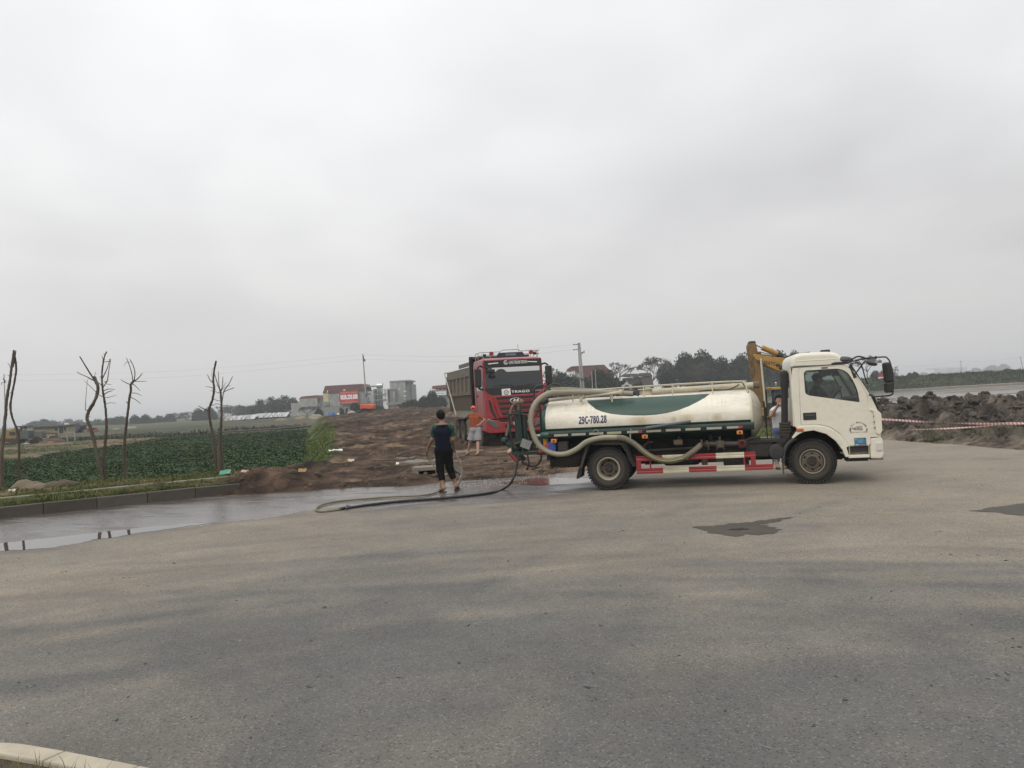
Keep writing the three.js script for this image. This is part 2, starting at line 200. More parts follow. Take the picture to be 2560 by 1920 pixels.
{
  const xs = [...range(-34, -12, 0.4), ...range(-11.8, 6, 0.16), ...range(6.4, 14, 0.4)], zs = [...range(-17.2, -34, 0.14), ...range(-34.3, -60, 0.3), ...range(-61, -104, 1)];
  const g = sheet(xs, zs, dirtH, (x, y, z, c) => {
    const n = fbm(x * 0.5, z * 0.4, 4, 23), m = fbm(x * 2.2, z * 2.2, 4, 33), d = -z; const pale = clamp(ss(0.5, 0.75, n) + 0.6 * Math.exp(-(((x + 0.5) / 3) ** 2) - ((d - 27) / 7) ** 2));
    let r = lerp(0.084, 0.195, pale) * (0.65 + 0.7 * m), gg = lerp(0.055, 0.138, pale) * (0.65 + 0.7 * m), b = lerp(0.039, 0.092, pale) * (0.65 + 0.7 * m);
    const fx = lerp(-6.9, -21.6, clamp((d - 28) / 62)); const grass = ss(fx + 1.3 + (m - 0.5) * 2, fx + 0.1, x) * ss(24, 28, d) * (0.75 + 0.5 * m);
    r = lerp(r, 0.10, clamp(grass)); gg = lerp(gg, 0.135, clamp(grass)); b = lerp(b, 0.045, clamp(grass));
    const q = 1.25 * (0.45 + 1.1 * fbm(x * 1.1 + 7, z * 0.8, 4, 53)) * (0.6 + 0.8 * fbm(x * 3.3, z * 3.0, 3, 57)); c[0] = r * q; c[1] = gg * q; c[2] = b * q;
  }, 3.1);
  struct('dirt_ground', g, new THREE.MeshPhysicalMaterial({ vertexColors: true, map: clodMap, bumpMap: clodMap, bumpScale: 0.10, roughness: 0.92, specularIntensity: 0.3 }), 'churned brown earth of the building site behind the wet road');
}
// far land to the horizon
function groundH(x, z) {
  const d = -z; let h = -0.75 + 0.12 * (fbm(x * 0.05, z * 0.05, 3, 7) - 0.5);
  h -= 0.55 * Math.exp(-(((x - 13) / 7) ** 2) - ((d - 41) / 8) ** 2);
  const dike = Math.exp(-(((d - 176 + 0.06 * x) / 7) ** 2)) * ss(18, 40, x) + ss(180, 190, d - 0) * ss(18, 40, x) * 0.8; h += 2.3 * clamp(dike);
  const lb = Math.exp(-(((d - (99 + 0.05 * x)) / 4.5) ** 2)) * ss(-12, -24, x); h += 0.5 * lb * (0.4 + 0.6 * ss(-44, -34, x));
  h += ss(100, 130, d) * ss(16, 4, x) * 0.8;
  h += 0.28 * ss(-36, -44, x + 0.12 * (d - 70)) * ss(118, 96, d) * ss(48, 60, d);
  h -= 0.22 * ss(12, 17, x) * ss(40, 46, d) * ss(166 - 0.06 * x, 158 - 0.06 * x, d);
  if (d < 34 && x > -45 && x < 45) h = Math.min(h, -0.75 - 0.3 * ss(34, 30, d));
  return h;
}
{
  const xs = [...range(-1400, -200, 60), ...range(-190, -60, 6), ...range(-58, 70, 2), ...range(76, 260, 8), ...range(300, 1600, 65)], zs = [...range(30, -10, 10), ...range(-14, -130, 2), ...range(-134, -260, 4), ...range(-280, -600, 20), ...range(-660, -2600, 100)];
  const g = sheet(xs, zs, groundH, (x, y, z, c) => {
    const d = -z, n = fbm(x * 0.09, z * 0.09, 4, 13), m = fbm(x * 0.8, z * 0.35, 4, 18);
    let r = lerp(0.05, 0.10, n), gg = lerp(0.07, 0.10, n), b = lerp(0.03, 0.055, n);
    if (x > 4 && d < 165 - 0.06 * x && d > 20) { r = 0.17 * (0.7 + 0.6 * m); gg = 0.145 * (0.7 + 0.6 * m); b = 0.115 * (0.7 + 0.6 * m); }
    if (x > 10 && d >= 165 - 0.06 * x) { const q = d < 230 ? 1 : 1.25; r = 0.040 * (0.5 + m) * q; gg = 0.052 * (0.5 + m) * q; b = 0.026 * (0.5 + m) * q; }
    if (x < 0 && d > 90 && d < 108) { const t = ss(0.4, 0.6, n); r = lerp(0.13, 0.075, t); gg = lerp(0.075, 0.08, t); b = lerp(0.05, 0.04, t); }
    if (x < 14 && d > 108 && d < 190) { const t = ss(0.42, 0.58, n); r = lerp(0.095, 0.05, t) * (0.6 + 0.8 * m); gg = lerp(0.08, 0.06, t) * (0.6 + 0.8 * m); b = lerp(0.06, 0.036, t) * (0.6 + 0.8 * m); }
    if (x < -30 && d > 52 && d < 99 && y > -0.72) { const t = ss(0.42, 0.6, fbm(x * 0.25, z * 0.25, 4, 66)); r = lerp(0.075, 0.15, t); gg = lerp(0.085, 0.105, t); b = lerp(0.04, 0.065, t); }
    c[0] = r * 1.25; c[1] = gg * 1.25; c[2] = b * 1.25;
  }, 9);
  struct('ground', g, new THREE.MeshPhysicalMaterial({ vertexColors: true, map: dirtMap, bumpMap: lumpBump, bumpScale: 0.12, roughness: 0.95, specularIntensity: 0.3 }), 'flat open land running out to the hazy horizon');
}
// flooded flats on the right: shallow water with bars of mud
{
  const mudbar = [];
  const g = new THREE.PlaneGeometry(240, 128, 1, 1).rotateX(-Math.PI / 2).translate(136, -0.70, -108);
  struct('water', g, M(0.15, 0.13, 0.105, 0.12, { ior: 1.33 }), 'shallow muddy water of the flooded flats beyond the spoil bank');
  const r = rng(51);
  const bars = [];
  for (let k = 0; k < 30; k++) { const d = 46 + Math.pow(r(), 0.8) * 118, x = 17 + r() * (d * 0.75 + 8), L = 3 + r() * 16, W = (0.5 + r() * 2.2) * (d / 80 + 0.4); const pts = []; for (let a = 0; a < 26; a++) { const t = a / 26 * Math.PI * 2, n = 0.6 + 0.8 * fbm(Math.cos(t) * 2 + k, Math.sin(t) * 2, 3, 5); pts.push([x + Math.cos(t) * L * n, d + Math.sin(t) * W * n]); }
    const q = ext(poly(pts), 0.06, 0.02); q.rotateX(-Math.PI / 2).translate(0, -0.72, 0); bars.push(q); }
  const m = struct('mud_flat', bars, M(0.15, 0.125, 0.095, 0.8, { map: null }), 'low bars of wet mud showing through the flooded flats'); m.userData.kind = 'structure';
}
// ---------------------------------------------------------------- kerb, verge, field, grass
const K0 = [-6.44, -19.31], KU = [-0.855, 0.52], KN = [-0.52, -0.855];
const kp = (s, t) => [K0[0] + KU[0] * s + KN[0] * t, K0[1] + KU[1] * s + KN[1] * t];
const kst = (x, z) => { const a = x - K0[0], b = z - K0[1]; return [a * KU[0] + b * KU[1], a * KN[0] + b * KN[1]]; };
const kTurn = Math.atan2(-KU[1], KU[0]);
const kerbMats = [0, 1, 2].map(i => M(0.062 + 0.012 * i, 0.053 + 0.010 * i, 0.043 + 0.008 * i, 0.85, { map: grainMap, bumpMap: grainMap, bumpScale: 0.004 }));
const paleStone = [0, 1].map(i => M(0.19 + 0.04 * i, 0.18 + 0.037 * i, 0.125 + 0.03 * i, 0.9, { map: grainMap, bumpMap: grainMap, bumpScale: 0.004 }));
function stoneRow(name, label, n, s0, t, len, w, h, y, mats) {
  const g = new THREE.Group(); g.name = numbered(name); scene.add(g); g.userData = { kind: 'structure', label, category: 'kerb' };
  const r = rng(n * 7 + 3), geos = [0, 1, 2].map(() => { const q = rb(len - 0.006, h, w, 0.02, 0, 0, 0); return q; });
  for (let k = 0; k < n; k++) { const p = kp(s0 + (k + 0.5) * len, t), m = part(g, 'kerb_stone', geos[k % 3], mats[k % mats.length]); m.position.set(p[0], y + 0.012 * (r() - 0.5), p[1]); m.rotation.set((r() - 0.5) * 0.02, kTurn + (r() - 0.5) * 0.012, (r() - 0.5) * 0.008); }
  return g;
}
stoneRow('kerb', 'damp grey kerb along the wet road with grass growing over it', 13, 0.0, 0.1, 1.0, 0.2, 0.42, 0.02, kerbMats);
stoneRow('edging_strip', 'low pale concrete edging in the grass behind the kerb', 14, -0.9, 2.35, 1.0, 0.2, 0.26, 0.125, paleStone);
function vergeH(s, t) { return 0.2 + 0.06 * (fbm(s * 1.3, t * 1.3, 3, 12) - 0.5) + 0.10 * ss(3, 4.5, t) * (fbm(s * 0.9, t * 0.9, 3, 14)) - 1.1 * ss(5.0, 8.2, t + 1.2 * ss(3, -1.5, s)) - 0.3 * ss(-1.0, -2.4, s) - 0.03 * ss(0.5, 0.15, t); }
{
  const ss_ = range(-2.6, 14, 0.15), ts = range(0.19, 8.6, 0.15);
  const g = sheet(ss_, ts.map(t => -t), (s, mt) => vergeH(s, -mt), (s, y, mt, c) => {
    const t = -mt, n = fbm(s * 0.8, t * 1.1, 4, 3), m = fbm(s * 4, t * 4, 3, 6); const bare = clamp(ss(0.48, 0.66, n) + ss(2.6, 4.6, t) * 0.55 + ss(0.4, -1.5, s));
    const k = 0.7 + 0.6 * m; c[0] = lerp(0.085, 0.135, bare) * k * 1.25; c[1] = lerp(0.095, 0.095, bare) * k * 1.25; c[2] = lerp(0.036, 0.062, bare) * k * 1.25;
  }, 2.2);
  const p = g.attributes.position; for (let i = 0; i < p.count; i++) { const q = kp(p.getX(i), -p.getZ(i)); p.setX(i, q[0]); p.setZ(i, q[1]); } g.computeVertexNormals();
  if (g.attributes.normal.getY(500) < 0) { g.index.array.reverse(); g.computeVertexNormals(); }
  struct('verge', g, new THREE.MeshPhysicalMaterial({ vertexColors: true, map: dirtMap, bumpMap: lumpBump, bumpScale: 0.03, roughness: 0.95, specularIntensity: 0.3, side: THREE.DoubleSide }), 'grassy verge with bare soil between the kerb and the green field');
}
function blades(seed, n, w, h, spread, bend) { const r = rng(seed), gs = []; for (let k = 0; k < n; k++) { const a = r() * 6.28, x = (r() - 0.5) * spread, z = (r() - 0.5) * spread, H = h * (0.55 + 0.7 * r()), b = bend * (0.3 + r()) * H, ca = Math.cos(a), sa = Math.sin(a), px = -sa * w / 2, pz = ca * w / 2; const q = new THREE.BufferGeometry(), mx = x + ca * b * 0.35, mz = z + sa * b * 0.35; q.setAttribute('position', new THREE.BufferAttribute(new Float32Array([x - px, 0, z - pz, x + px, 0, z + pz, mx + px * 0.8, H * 0.6, mz + pz * 0.8, x - px, 0, z - pz, mx + px * 0.8, H * 0.6, mz + pz * 0.8, mx - px * 0.8, H * 0.6, mz - pz * 0.8, mx - px * 0.8, H * 0.6, mz - pz * 0.8, mx + px * 0.8, H * 0.6, mz + pz * 0.8, x + ca * b, H, z + sa * b]), 3)); q.computeVertexNormals(); gs.push(q); } return merge(gs); }
const leafMat = (r, g, b, rough = 0.75) => new THREE.MeshPhysicalMaterial({ color: lin(r, g, b), roughness: rough, transmission: 0, side: THREE.DoubleSide, specularIntensity: 0.35 });
function scatter(name, geo, m, spots, label, category, tint) {
  const im = shade(new THREE.InstancedMesh(geo, m, spots.length)); im.name = numbered(name); const o = new THREE.Object3D(), c = new THREE.Color(), r = rng(99 + spots.length);
  spots.forEach(([x, y, z, s, ry, rx], i) => { o.position.set(x, y, z); o.rotation.set(rx || 0, ry, 0); o.scale.set(s, s * (0.8 + 0.4 * r()), s); o.updateMatrix(); im.setMatrixAt(i, o.matrix); const t = tint ? tint(x, z, r) : [1, 1, 1]; im.setColorAt(i, c.setRGB(...t)); });
  im.instanceMatrix.needsUpdate = true; scene.add(im); return tag(im, label, category, null, 'stuff');
}
{ // grass on the verge, longest just behind the kerb
  const r = rng(17), spots = [];
  for (let k = 0; k < 26000; k++) { const s = -1.6 + r() * 15, t = 0.2 + Math.pow(r(), 1.35) * 5.4; if (t > 2.0 && t < 2.5) continue; const n = fbm(s * 0.8, t * 1.1, 4, 3); if (r() < ss(0.46, 0.66, n) * 0.8 + ss(2.8, 4.8, t) * 0.45 + ss(0.2, -1.4, s) * 0.7) continue; const p = kp(s, t); spots.push([p[0], vergeH(s, t) - 0.01, p[1], (t < 2.2 ? 0.9 : 0.75) * (0.6 + 0.8 * fbm(s * 2, t * 2, 2, 8)), r() * 6.28]); }
  scatter('verge_grass', blades(4, 7, 0.011, 0.105, 0.14, 0.9), leafMat(0.098, 0.112, 0.04), spots, 'short rough green grass on the verge behind the kerb', 'grass', (x, z, r) => { const k = 0.6 + 0.6 * r(), y = r() * 0.5; return [k * (0.75 + y), k, k * 0.85]; });
}
const fieldEdge = d => lerp(-7.4, -22.2, clamp((d - 28) / 62));
{ // dense low leafy crop in the sunken field
  const r = rng(23), spots = [], gs = [];
  const q = rng(5);
  for (let k = 0; k < 8; k++) { const a = k / 8 * 6.28 + q() * 0.6, L = 0.12 + q() * 0.07, W = 0.10 + q() * 0.05, up = 0.14 + q() * 0.16, ca = Math.cos(a), sa = Math.sin(a), o = 0.05 + 0.08 * q();
    const at = (u, v, y) => [ca * (o + u) - sa * v, y, sa * (o + u) + ca * v]; const A = at(0, 0, up), B = at(L * 0.5, W / 2, up + 0.02), C = at(L, 0, up - 0.03 + 0.06 * q()), D = at(L * 0.5, -W / 2, up + 0.02), E = at(0.0, 0, 0), F = at(0.012, 0.012, 0);
    const g = new THREE.BufferGeometry(); g.setAttribute('position', new THREE.BufferAttribute(new Float32Array([...A, ...B, ...C, ...A, ...C, ...D, ...E, ...F, ...A]), 3)); g.computeVertexNormals(); gs.push(g); }
  for (let k = 0; k < 90000; k++) {
    const d = 23 + 70 * Math.pow(r(), 1.25), xr = fieldEdge(d) + (r() - 0.5) * 0.8, xl = -0.66 * d - 3, x = lerp(xl, xr, r()); const [s, t] = kst(x, -d);
    if (t < 4.9 + 0.8 * (fbm(x, d, 2, 4)) - 0.4 * ss(3, 0, s)) continue; if (d < 28 && x > -7.9 - 0.3 * (28 - d)) continue;
    if (d > 56 && x < -36 - 0.12 * (d - 70) + 5 * (fbm(x * 0.2, d * 0.2, 3, 9) - 0.5) + ss(62, 56, d) * 6) continue;
    const base = Math.max(-0.75, -0.1 - 0.16 * Math.max(0, t - 4.9) * 2.2); if (fbm(x * 0.5, d * 0.35, 3, 77) > 0.71 && r() < 0.75) continue;
    spots.push([x, base + 0.06, -d, (0.55 + 0.4 * r()) * (1 + 0.005 * d), r() * 6.28, (r() - 0.5) * 0.3]);
  }
  scatter('field_crop', merge(gs), Object.assign(leafMat(0.047, 0.084, 0.034, 0.75), { specularIntensity: 0.12 }), spots, 'dense dark green leafy crop filling the sunken field', 'crop', (x, z, r) => { const n = fbm(x * 0.22, z * 0.14, 3, 31), k = (0.5 + 0.75 * r()) * (0.7 + 0.6 * n); return [k * (0.8 + 0.6 * r()), k, k * (0.75 + 0.5 * n)]; });
  // grass on the bank right of the field and on the far rim
  const gsps = []; for (let k = 0; k < 14000; k++) { const d = 25.5 + Math.pow(r(), 1.4) * 38, x = fieldEdge(d) + 0.1 + Math.pow(r(), 1.5) * (d < 50 ? 0.15 + 0.031 * d : 1.7 - 0.02 * (d - 50)); const y = dirtH(x, -d); if (fbm(x * 1.2, d * 0.7, 3, 3) > 0.62) continue; gsps.push([x, y - 0.02, -d, (0.7 + 0.5 * r()) * (1 + 0.006 * d), r() * 6.28]); }
  scatter('bank_grass', blades(14, 7, 0.016, 0.06, 0.26, 1.1), leafMat(0.115, 0.15, 0.045), gsps, 'bright green grass on the bank between field and earth', 'grass', (x, z, r) => { const k = 0.65 + 0.5 * r(); return [k, k, k]; });
  const lf = []; for (let k = 0; k < 9000; k++) { const d = 54 + r() * 44, x = -30 - r() * 40; if (x > -34 - 0.12 * (d - 70) || x < -0.66 * d - 4) continue; if (fbm(x * 0.25, -d * 0.25, 4, 66) > 0.52) continue; lf.push([x, groundH(x, -d) - 0.03, -d, 0.6 + 0.6 * r(), r() * 6.28]); }
  scatter('waste_grass', blades(24, 6, 0.03, 0.2, 0.3, 0.9), leafMat(0.095, 0.115, 0.05), lf, 'patchy dull grass on the waste ground by the bulldozer', 'grass', (x, z, r) => { const k = 0.65 + 0.5 * r(); return [k * 1.1, k, k]; });
}
{ // grass verge and edging beyond the yard on the right, behind the tanker
  const g = sheet(range(4.5, 12.5, 0.2), range(-26.3, -33, 0.2), (x, z) => 0.10 + 0.05 * (fbm(x, z, 3, 5) - 0.5) - 0.9 * ss(-30.5, -33, z) - 0.6 * ss(10.5, 12.5, x), (x, y, z, c) => { const m = fbm(x * 2, z * 2, 3, 6); c[0] = 0.09 * (0.6 + 0.8 * m) * 1.25; c[1] = 0.105 * (0.6 + 0.8 * m) * 1.25; c[2] = 0.035 * (0.6 + 0.8 * m) * 1.25; }, 2.4);
  struct('grass_verge', g, new THREE.MeshPhysicalMaterial({ vertexColors: true, map: dirtMap, roughness: 0.95, specularIntensity: 0.3 }), 'green grass verge behind the tanker truck at the edge of the yard');
  const gr = new THREE.Group(); gr.name = numbered('edging_strip'); scene.add(gr); gr.userData = { kind: 'structure', label: 'pale concrete edging in front of the grass behind the tanker cab', category: 'kerb' };
  const q = rb(0.99, 0.2, 0.16, 0.015); for (let k = 0; k < 8; k++) { const m = part(gr, 'kerb_stone', q, paleStone[k % 2]); m.position.set(4.9 + k, 0.06, -26.25 - 0.02 * k); }
  const r = rng(71), sp = []; for (let k = 0; k < 5000; k++) { const x = 4.5 + r() * 7, z = -26.4 - r() * 4.3; sp.push([x, 0.1, z, 0.8 + 0.7 * r(), r() * 6.28]); }
  scatter('verge_grass', blades(34, 6, 0.014, 0.16, 0.16, 0.8), leafMat(0.13, 0.165, 0.05), sp, 'green grass behind the tanker truck', 'grass', (x, z, r) => { const k = 0.7 + 0.5 * r(); return [k, k, k]; });
}
// spoil bank of heavy wet clods on the right
function worley(x, y, s) { const i = Math.floor(x), j = Math.floor(y); let a = 9, id = 0; for (let b = -1; b <= 1; b++) for (let c = -1; c <= 1; c++) { const px = i + c + hash2(i + c, j + b, s), py = j + b + hash2(i + c, j + b, s + 7), d = (px - x) ** 2 + (py - y) ** 2; if (d < a) { a = d; id = hash2(i + c, j + b, s + 3); } } return [Math.sqrt(a), id]; }
const lotEdge = z => lineAt([[-34, 6.0], [-29, 8.4], [-28.2, 9.1], [-24.4, 10.6], [-21.6, 11.0], [-19.8, 11.1], [-18.4, 11.3], [-12, 11.9]], z);
function mudH(x, z) {
  const e = x - lotEdge(z) - 0.35 * (fbm(x * 0.9, z * 0.9, 3, 6) - 0.5); const wx = x + 0.35 * (fbm(x * 1.1, z * 1.1, 3, 91) - 0.5), wz = z + 0.35 * (fbm(x * 1.1 + 9, z * 1.1, 3, 92) - 0.5);
  const far = ss(0.385, 0.425, x / -z); let h = -0.06 + 0.10 * ss(0, 0.5, e) + 0.42 * far * ss(0.5, 4.2, e) - 0.5 * (1 - far) - 1.6 * ss(6.0, 10.5, e);
  const [w, id] = worley(wx * 1.05, wz * 0.8, 5), [w2, id2] = worley(wx * 2.3, wz * 2.1, 15), [w3] = worley(wx * 5.2, wz * 5.2, 25);
  const k = ss(0.25, 1.2, e) * far;
  h += k * ((0.46 * id + 0.08) * Math.max(0, 1 - 0.55 * w - 0.7 * w * w) * 0.95 * ss(0.8, 3.4, e) + (0.34 * id2 + 0.06) * Math.max(0, 1 - 1.25 * w2) + 0.16 * Math.max(0, 1 - 1.2 * w3)) + (0.16 * (fbm(x * 4, z * 4, 4, 8) - 0.5) - 0.40 * Math.abs(fbm(x * 1.9, z * 1.9, 5, 48) - 0.5)) * ss(0.1, 1, e);
  return h;
}
{
  const g = sheet(range(9, 27, 0.085), range(-13, -33, 0.085), mudH, (x, y, z, c) => {
    const e = x - lotEdge(z), m = fbm(x * 1.6, z * 1.6, 4, 9), n = fbm(x * 0.5, z * 0.5, 3, 19); const dry = ss(0.5, 0.7, m) * 0.6 + 0.35 * ss(0.45, 0.7, n); const edge = ss(1.5, 0.2, e + 0.8 * (m - 0.5)), gr = Math.exp(-(((e - 0.95) / 0.55) ** 2)) * ss(0.4, 0.6, fbm(x * 0.7, z * 0.7, 3, 29));
    let r = lerp(0.064, 0.115, dry), gg = lerp(0.054, 0.098, dry), b = lerp(0.046, 0.082, dry);
    r = lerp(r, 0.13, edge * 0.7); gg = lerp(gg, 0.105, edge * 0.7); b = lerp(b, 0.077, edge * 0.7); r = lerp(r, 0.07, gr * 0.4); gg = lerp(gg, 0.075, gr * 0.4); b = lerp(b, 0.045, gr * 0.4);
    const q = 1.9 * (0.6 + 0.8 * m); c[0] = r * q; c[1] = gg * q; c[2] = b * q;
  }, 1.7);
  struct('mud_bank', g, new THREE.MeshPhysicalMaterial({ vertexColors: true, map: clodMap, bumpMap: clodMap, bumpScale: 0.06, roughness: 0.8, specularIntensity: 0.4 }), 'long bank of dug up grey brown mud in big clods at the right');
  const lump = (s) => { const q = new THREE.IcosahedronGeometry(1, 5), p = q.attributes.position; for (let i = 0; i < p.count; i++) { const v = V(p.getX(i), p.getY(i), p.getZ(i)), k = 0.35 + 0.8 * fbm(v.x * 1.6 + s, v.y * 1.6 + v.z * 1.3 + s, 5, s) + 0.6 * Math.abs(fbm(v.z * 2.6 + s, v.x * 2.6 - v.y * 2.2, 5, s) - 0.5) + 0.55 * (fbm(v.x * 6 + v.y * 3, v.z * 6 - v.y * 5, 4, s) - 0.5) - 0.5 * Math.abs(fbm(v.x * 3.4 + s, v.z * 3.4 + v.y * 3.1, 4, s + 4) - 0.5); v.multiplyScalar(k); p.setXYZ(i, v.x, v.y * 0.8, v.z); } q.computeVertexNormals(); const m = mergeVertices((q.deleteAttribute('uv'), q.deleteAttribute('normal'), q)), n = m.attributes.position, uv = new Float32Array(n.count * 2); for (let i = 0; i < n.count; i++) { uv[i * 2] = n.getX(i) * 0.12 + n.getZ(i) * 0.07 + 0.3; uv[i * 2 + 1] = n.getY(i) * 0.12 + n.getZ(i) * 0.05 + 0.2; } m.setAttribute('uv', new THREE.BufferAttribute(uv, 2)); return m; };
  const r = rng(61); [0, 1].forEach(kind => { const lg = lump(3 + kind * 5); lg.computeVertexNormals(); const sp = []; for (let k = 0; k < 800; k++) { const z = -14 - r() * 18, e = 0.9 + Math.pow(r(), 0.8) * 6, x = lotEdge(z) + e, s = (0.05 + 0.17 * Math.pow(r(), 3.2)) * (0.5 + 0.7 * ss(0.8, 3, e)); if (x / -z < 0.425) continue; sp.push([x, mudH(x, z) + s * 0.25, z, s, r() * 6.28, (r() - 0.5) * 2]); }
    scatter('mud_clods', lg, M(kind ? 0.16 : 0.115, kind ? 0.137 : 0.098, kind ? 0.115 : 0.084, 0.85, { map: clodMap, bumpMap: clodMap, bumpScale: 0.03 }), sp, kind ? 'lighter loose clods lying on the mud bank' : 'dark loose clods lying on the mud bank', 'clods', (x, z, r) => { const k = 0.75 + 0.6 * r(); return [k, k, k]; }); });
  { const tu = []; for (let k = 0; k < 1100; k++) { const z = -14 - r() * 16, e = 0.25 + 1.5 * r() * r(), x = lotEdge(z) + e; if (x / -z < 0.4 || fbm(x * 0.7, z * 0.7, 3, 29) < 0.5) continue; tu.push([x, mudH(x, z) - 0.01, z, 0.5 + 0.7 * r(), r() * 6.28]); } scatter('verge_grass', blades(54, 6, 0.012, 0.13, 0.14, 0.9), leafMat(0.06, 0.066, 0.034), tu, 'sparse grass along the foot of the mud bank', 'grass', (x, z, r) => { const k = 0.6 + 0.6 * r(); return [k * 1.1, k, k]; }); const dk = []; for (let k = 0; k < 7000; k++) { const x = 40 + r() * 130, d = 160 - 0.06 * x + r() * 22; if (Math.abs(x / d) > 0.72) continue; dk.push([x, groundH(x, -d) - 0.1, -d, 1.6 + 2.6 * r() * r(), r() * 6.28]); } scatter('dike_grass', blades(64, 7, 0.05, 0.17, 0.5, 0.8), leafMat(0.05, 0.062, 0.03), dk, 'rough dark green growth covering the far dike', 'grass', (x, z, r) => { const k = 0.5 + 0.8 * r(); return [k, k, k]; }); }
  { const r = rng(72), sc = []; for (let k = 0; k < 3600; k++) { const d = 97 + r() * 16, x = -20 - r() * 55; if (x < -0.66 * d || fbm(x * 0.12, d * 0.1, 3, 5) < 0.42) continue; sc.push([x, groundH(x, -d) - 0.1, -d, 2.0 + 2.6 * r() * r(), r() * 6.28]); } scatter('rim_scrub', blades(74, 7, 0.05, 0.17, 0.5, 0.8), leafMat(0.042, 0.052, 0.028), sc, 'dark low scrub along the far rim of the field', 'scrub', (x, z, r) => { const k = 0.6 + 0.7 * r(); return [k, k, k]; }); }
  // clods over the dirt site
  const dg = lump(21); dg.computeVertexNormals(); const sp = []; for (let k = 0; k < 1500; k++) { const d = 19 + Math.pow(r(), 1.6) * 40, x = lerp(Math.max(fieldEdge(d) + 2.5, -0.42 * d), 3, r()); if (Math.hypot((x + 0.2) / 2.6, (d - 30) / 5) < 1) continue; const s = 0.015 + 0.085 * Math.pow(r(), 4); sp.push([x, dirtH(x, -d) + s * 0.1, -d, s, r() * 6.28, r()]); }
  for (let k = 0; k < 260; k++) { const a = r() * 6.28, q = r() * 1.15, x = -6.6 + Math.cos(a) * q, z = -20.2 + Math.sin(a) * q, s = 0.012 + 0.05 * r() * r() * r(); sp.push([x, dirtH(x, z) + s * 0.2, z, s, r() * 6.28, r()]); }
  scatter('earth_clods', dg, M(0.078, 0.053, 0.036, 0.95), sp, 'small clods of earth strewn over the building site', 'clods', (x, z, r) => { const k = 0.7 + 0.9 * r(); return [k, k, k]; });
  const pg = new THREE.IcosahedronGeometry(1, 0).scale(1.7, 0.45, 0.8), pb = []; for (let k = 0; k < 420; k++) { const d = 4.2 + Math.pow(r(), 1.2) * 12, x = (r() - 0.5) * d * 1.3, s = 0.003 + 0.007 * Math.pow(r(), 4); pb.push([x, s * 0.4, -d, s, r() * 6.28, r()]); }
  for (let k = 0; k < 110; k++) { const d = 4.4 + Math.pow(r(), 1.1) * 10, x = (r() - 0.5) * d * 1.3, n = 1 + (r() * 4 | 0); for (let q = 0; q < n; q++) pb.push([x + (r() - 0.5) * 0.18, 0.003, -d + (r() - 0.5) * 0.05, 0.005 + 0.012 * r() * r(), r() * 6.28, (r() - 0.5) * 0.2]); }
  scatter('road_grit', pg, M(0.13, 0.125, 0.115, 0.95), pb, 'grit and crumbs of earth lying on the tarmac', 'grit', (x, z, r) => { const k = r() < 0.5 ? 0.35 + 0.3 * r() : 1 + 1.1 * r(); return [k, k, k * 0.95]; });
}
// kerb and soil in the lower left corner
{
  const outer = [[-3.6, -4.62], [-2.96, -4.65], [-2.65, -4.54], [-2.26, -4.36], [-1.91, -4.19], [-1.6, -4.02], [-1.35, -3.8], [-1.2, -3.5]], C = new THREE.CatmullRomCurve3(outer.map(([x, z]) => V(x, 0, z)));
  const gr = new THREE.Group(); gr.name = numbered('kerb'); scene.add(gr); gr.userData = { kind: 'structure', label: 'curved pale kerb in the lower left corner of the yard', category: 'kerb' };
  const L = C.getLength(), n = 5; for (let k = 0; k < n; k++) { const a = k / n + 0.002, b = (k + 1) / n - 0.002, top = [], bot = []; for (let i = 0; i <= 8; i++) { const t = lerp(a, b, i / 8), p = C.getPointAt(t), d = C.getTangentAt(t), nx = d.z, nz = -d.x; const w = 0.13; top.push([p.x, -p.z]); bot.unshift([p.x - nx * w, -(p.z - nz * w)]); }
    const g = ext(poly([...top, ...bot]), 0.12, 0.012); g.rotateX(-Math.PI / 2).translate(0, -0.02, 0); part(gr, 'kerb_stone', g, M(0.47 + 0.04 * (k % 2), 0.42 + 0.035 * (k % 2), 0.32 + 0.03 * (k % 2), 0.9, { map: grainMap, bumpMap: grainMap, bumpScale: 0.003 })); }
  const inner = []; for (let i = 0; i <= 24; i++) { const t = i / 24, p = C.getPointAt(t), d = C.getTangentAt(t); inner.push([p.x - d.z * 0.125, -(p.z + d.x * 0.125)]); }
  const g = new THREE.ShapeGeometry(poly([...inner, [-1.3, 1], [-3.6, 1]])); g.rotateX(-Math.PI / 2).translate(0, 0.07, 0);
  struct('planting_bed', g, M(0.07, 0.05, 0.033, 0.95, { map: dirtMap, bumpMap: lumpBump, bumpScale: 0.03 }), 'dark soil of the bed inside the corner kerb');
  const r = rng(81), sp = []; for (let k = 0; k < 700; k++) { const x = -3.4 + r() * 1.9, z = -4.5 + r() * 1.2, t = inner.find(p => p[0] > x); if (!t || z < -t[1] + 0.06) continue; if (r() > ss(0.4, 0.62, fbm(x * 3, z * 3, 3, 7))) continue; sp.push([x, 0.07, z, 0.4 + 0.5 * r(), r() * 6.28]); }
  scatter('verge_grass', blades(44, 6, 0.006, 0.14, 0.09, 0.8), leafMat(0.10, 0.11, 0.04), sp, 'sparse weeds in the corner bed', 'grass');
}

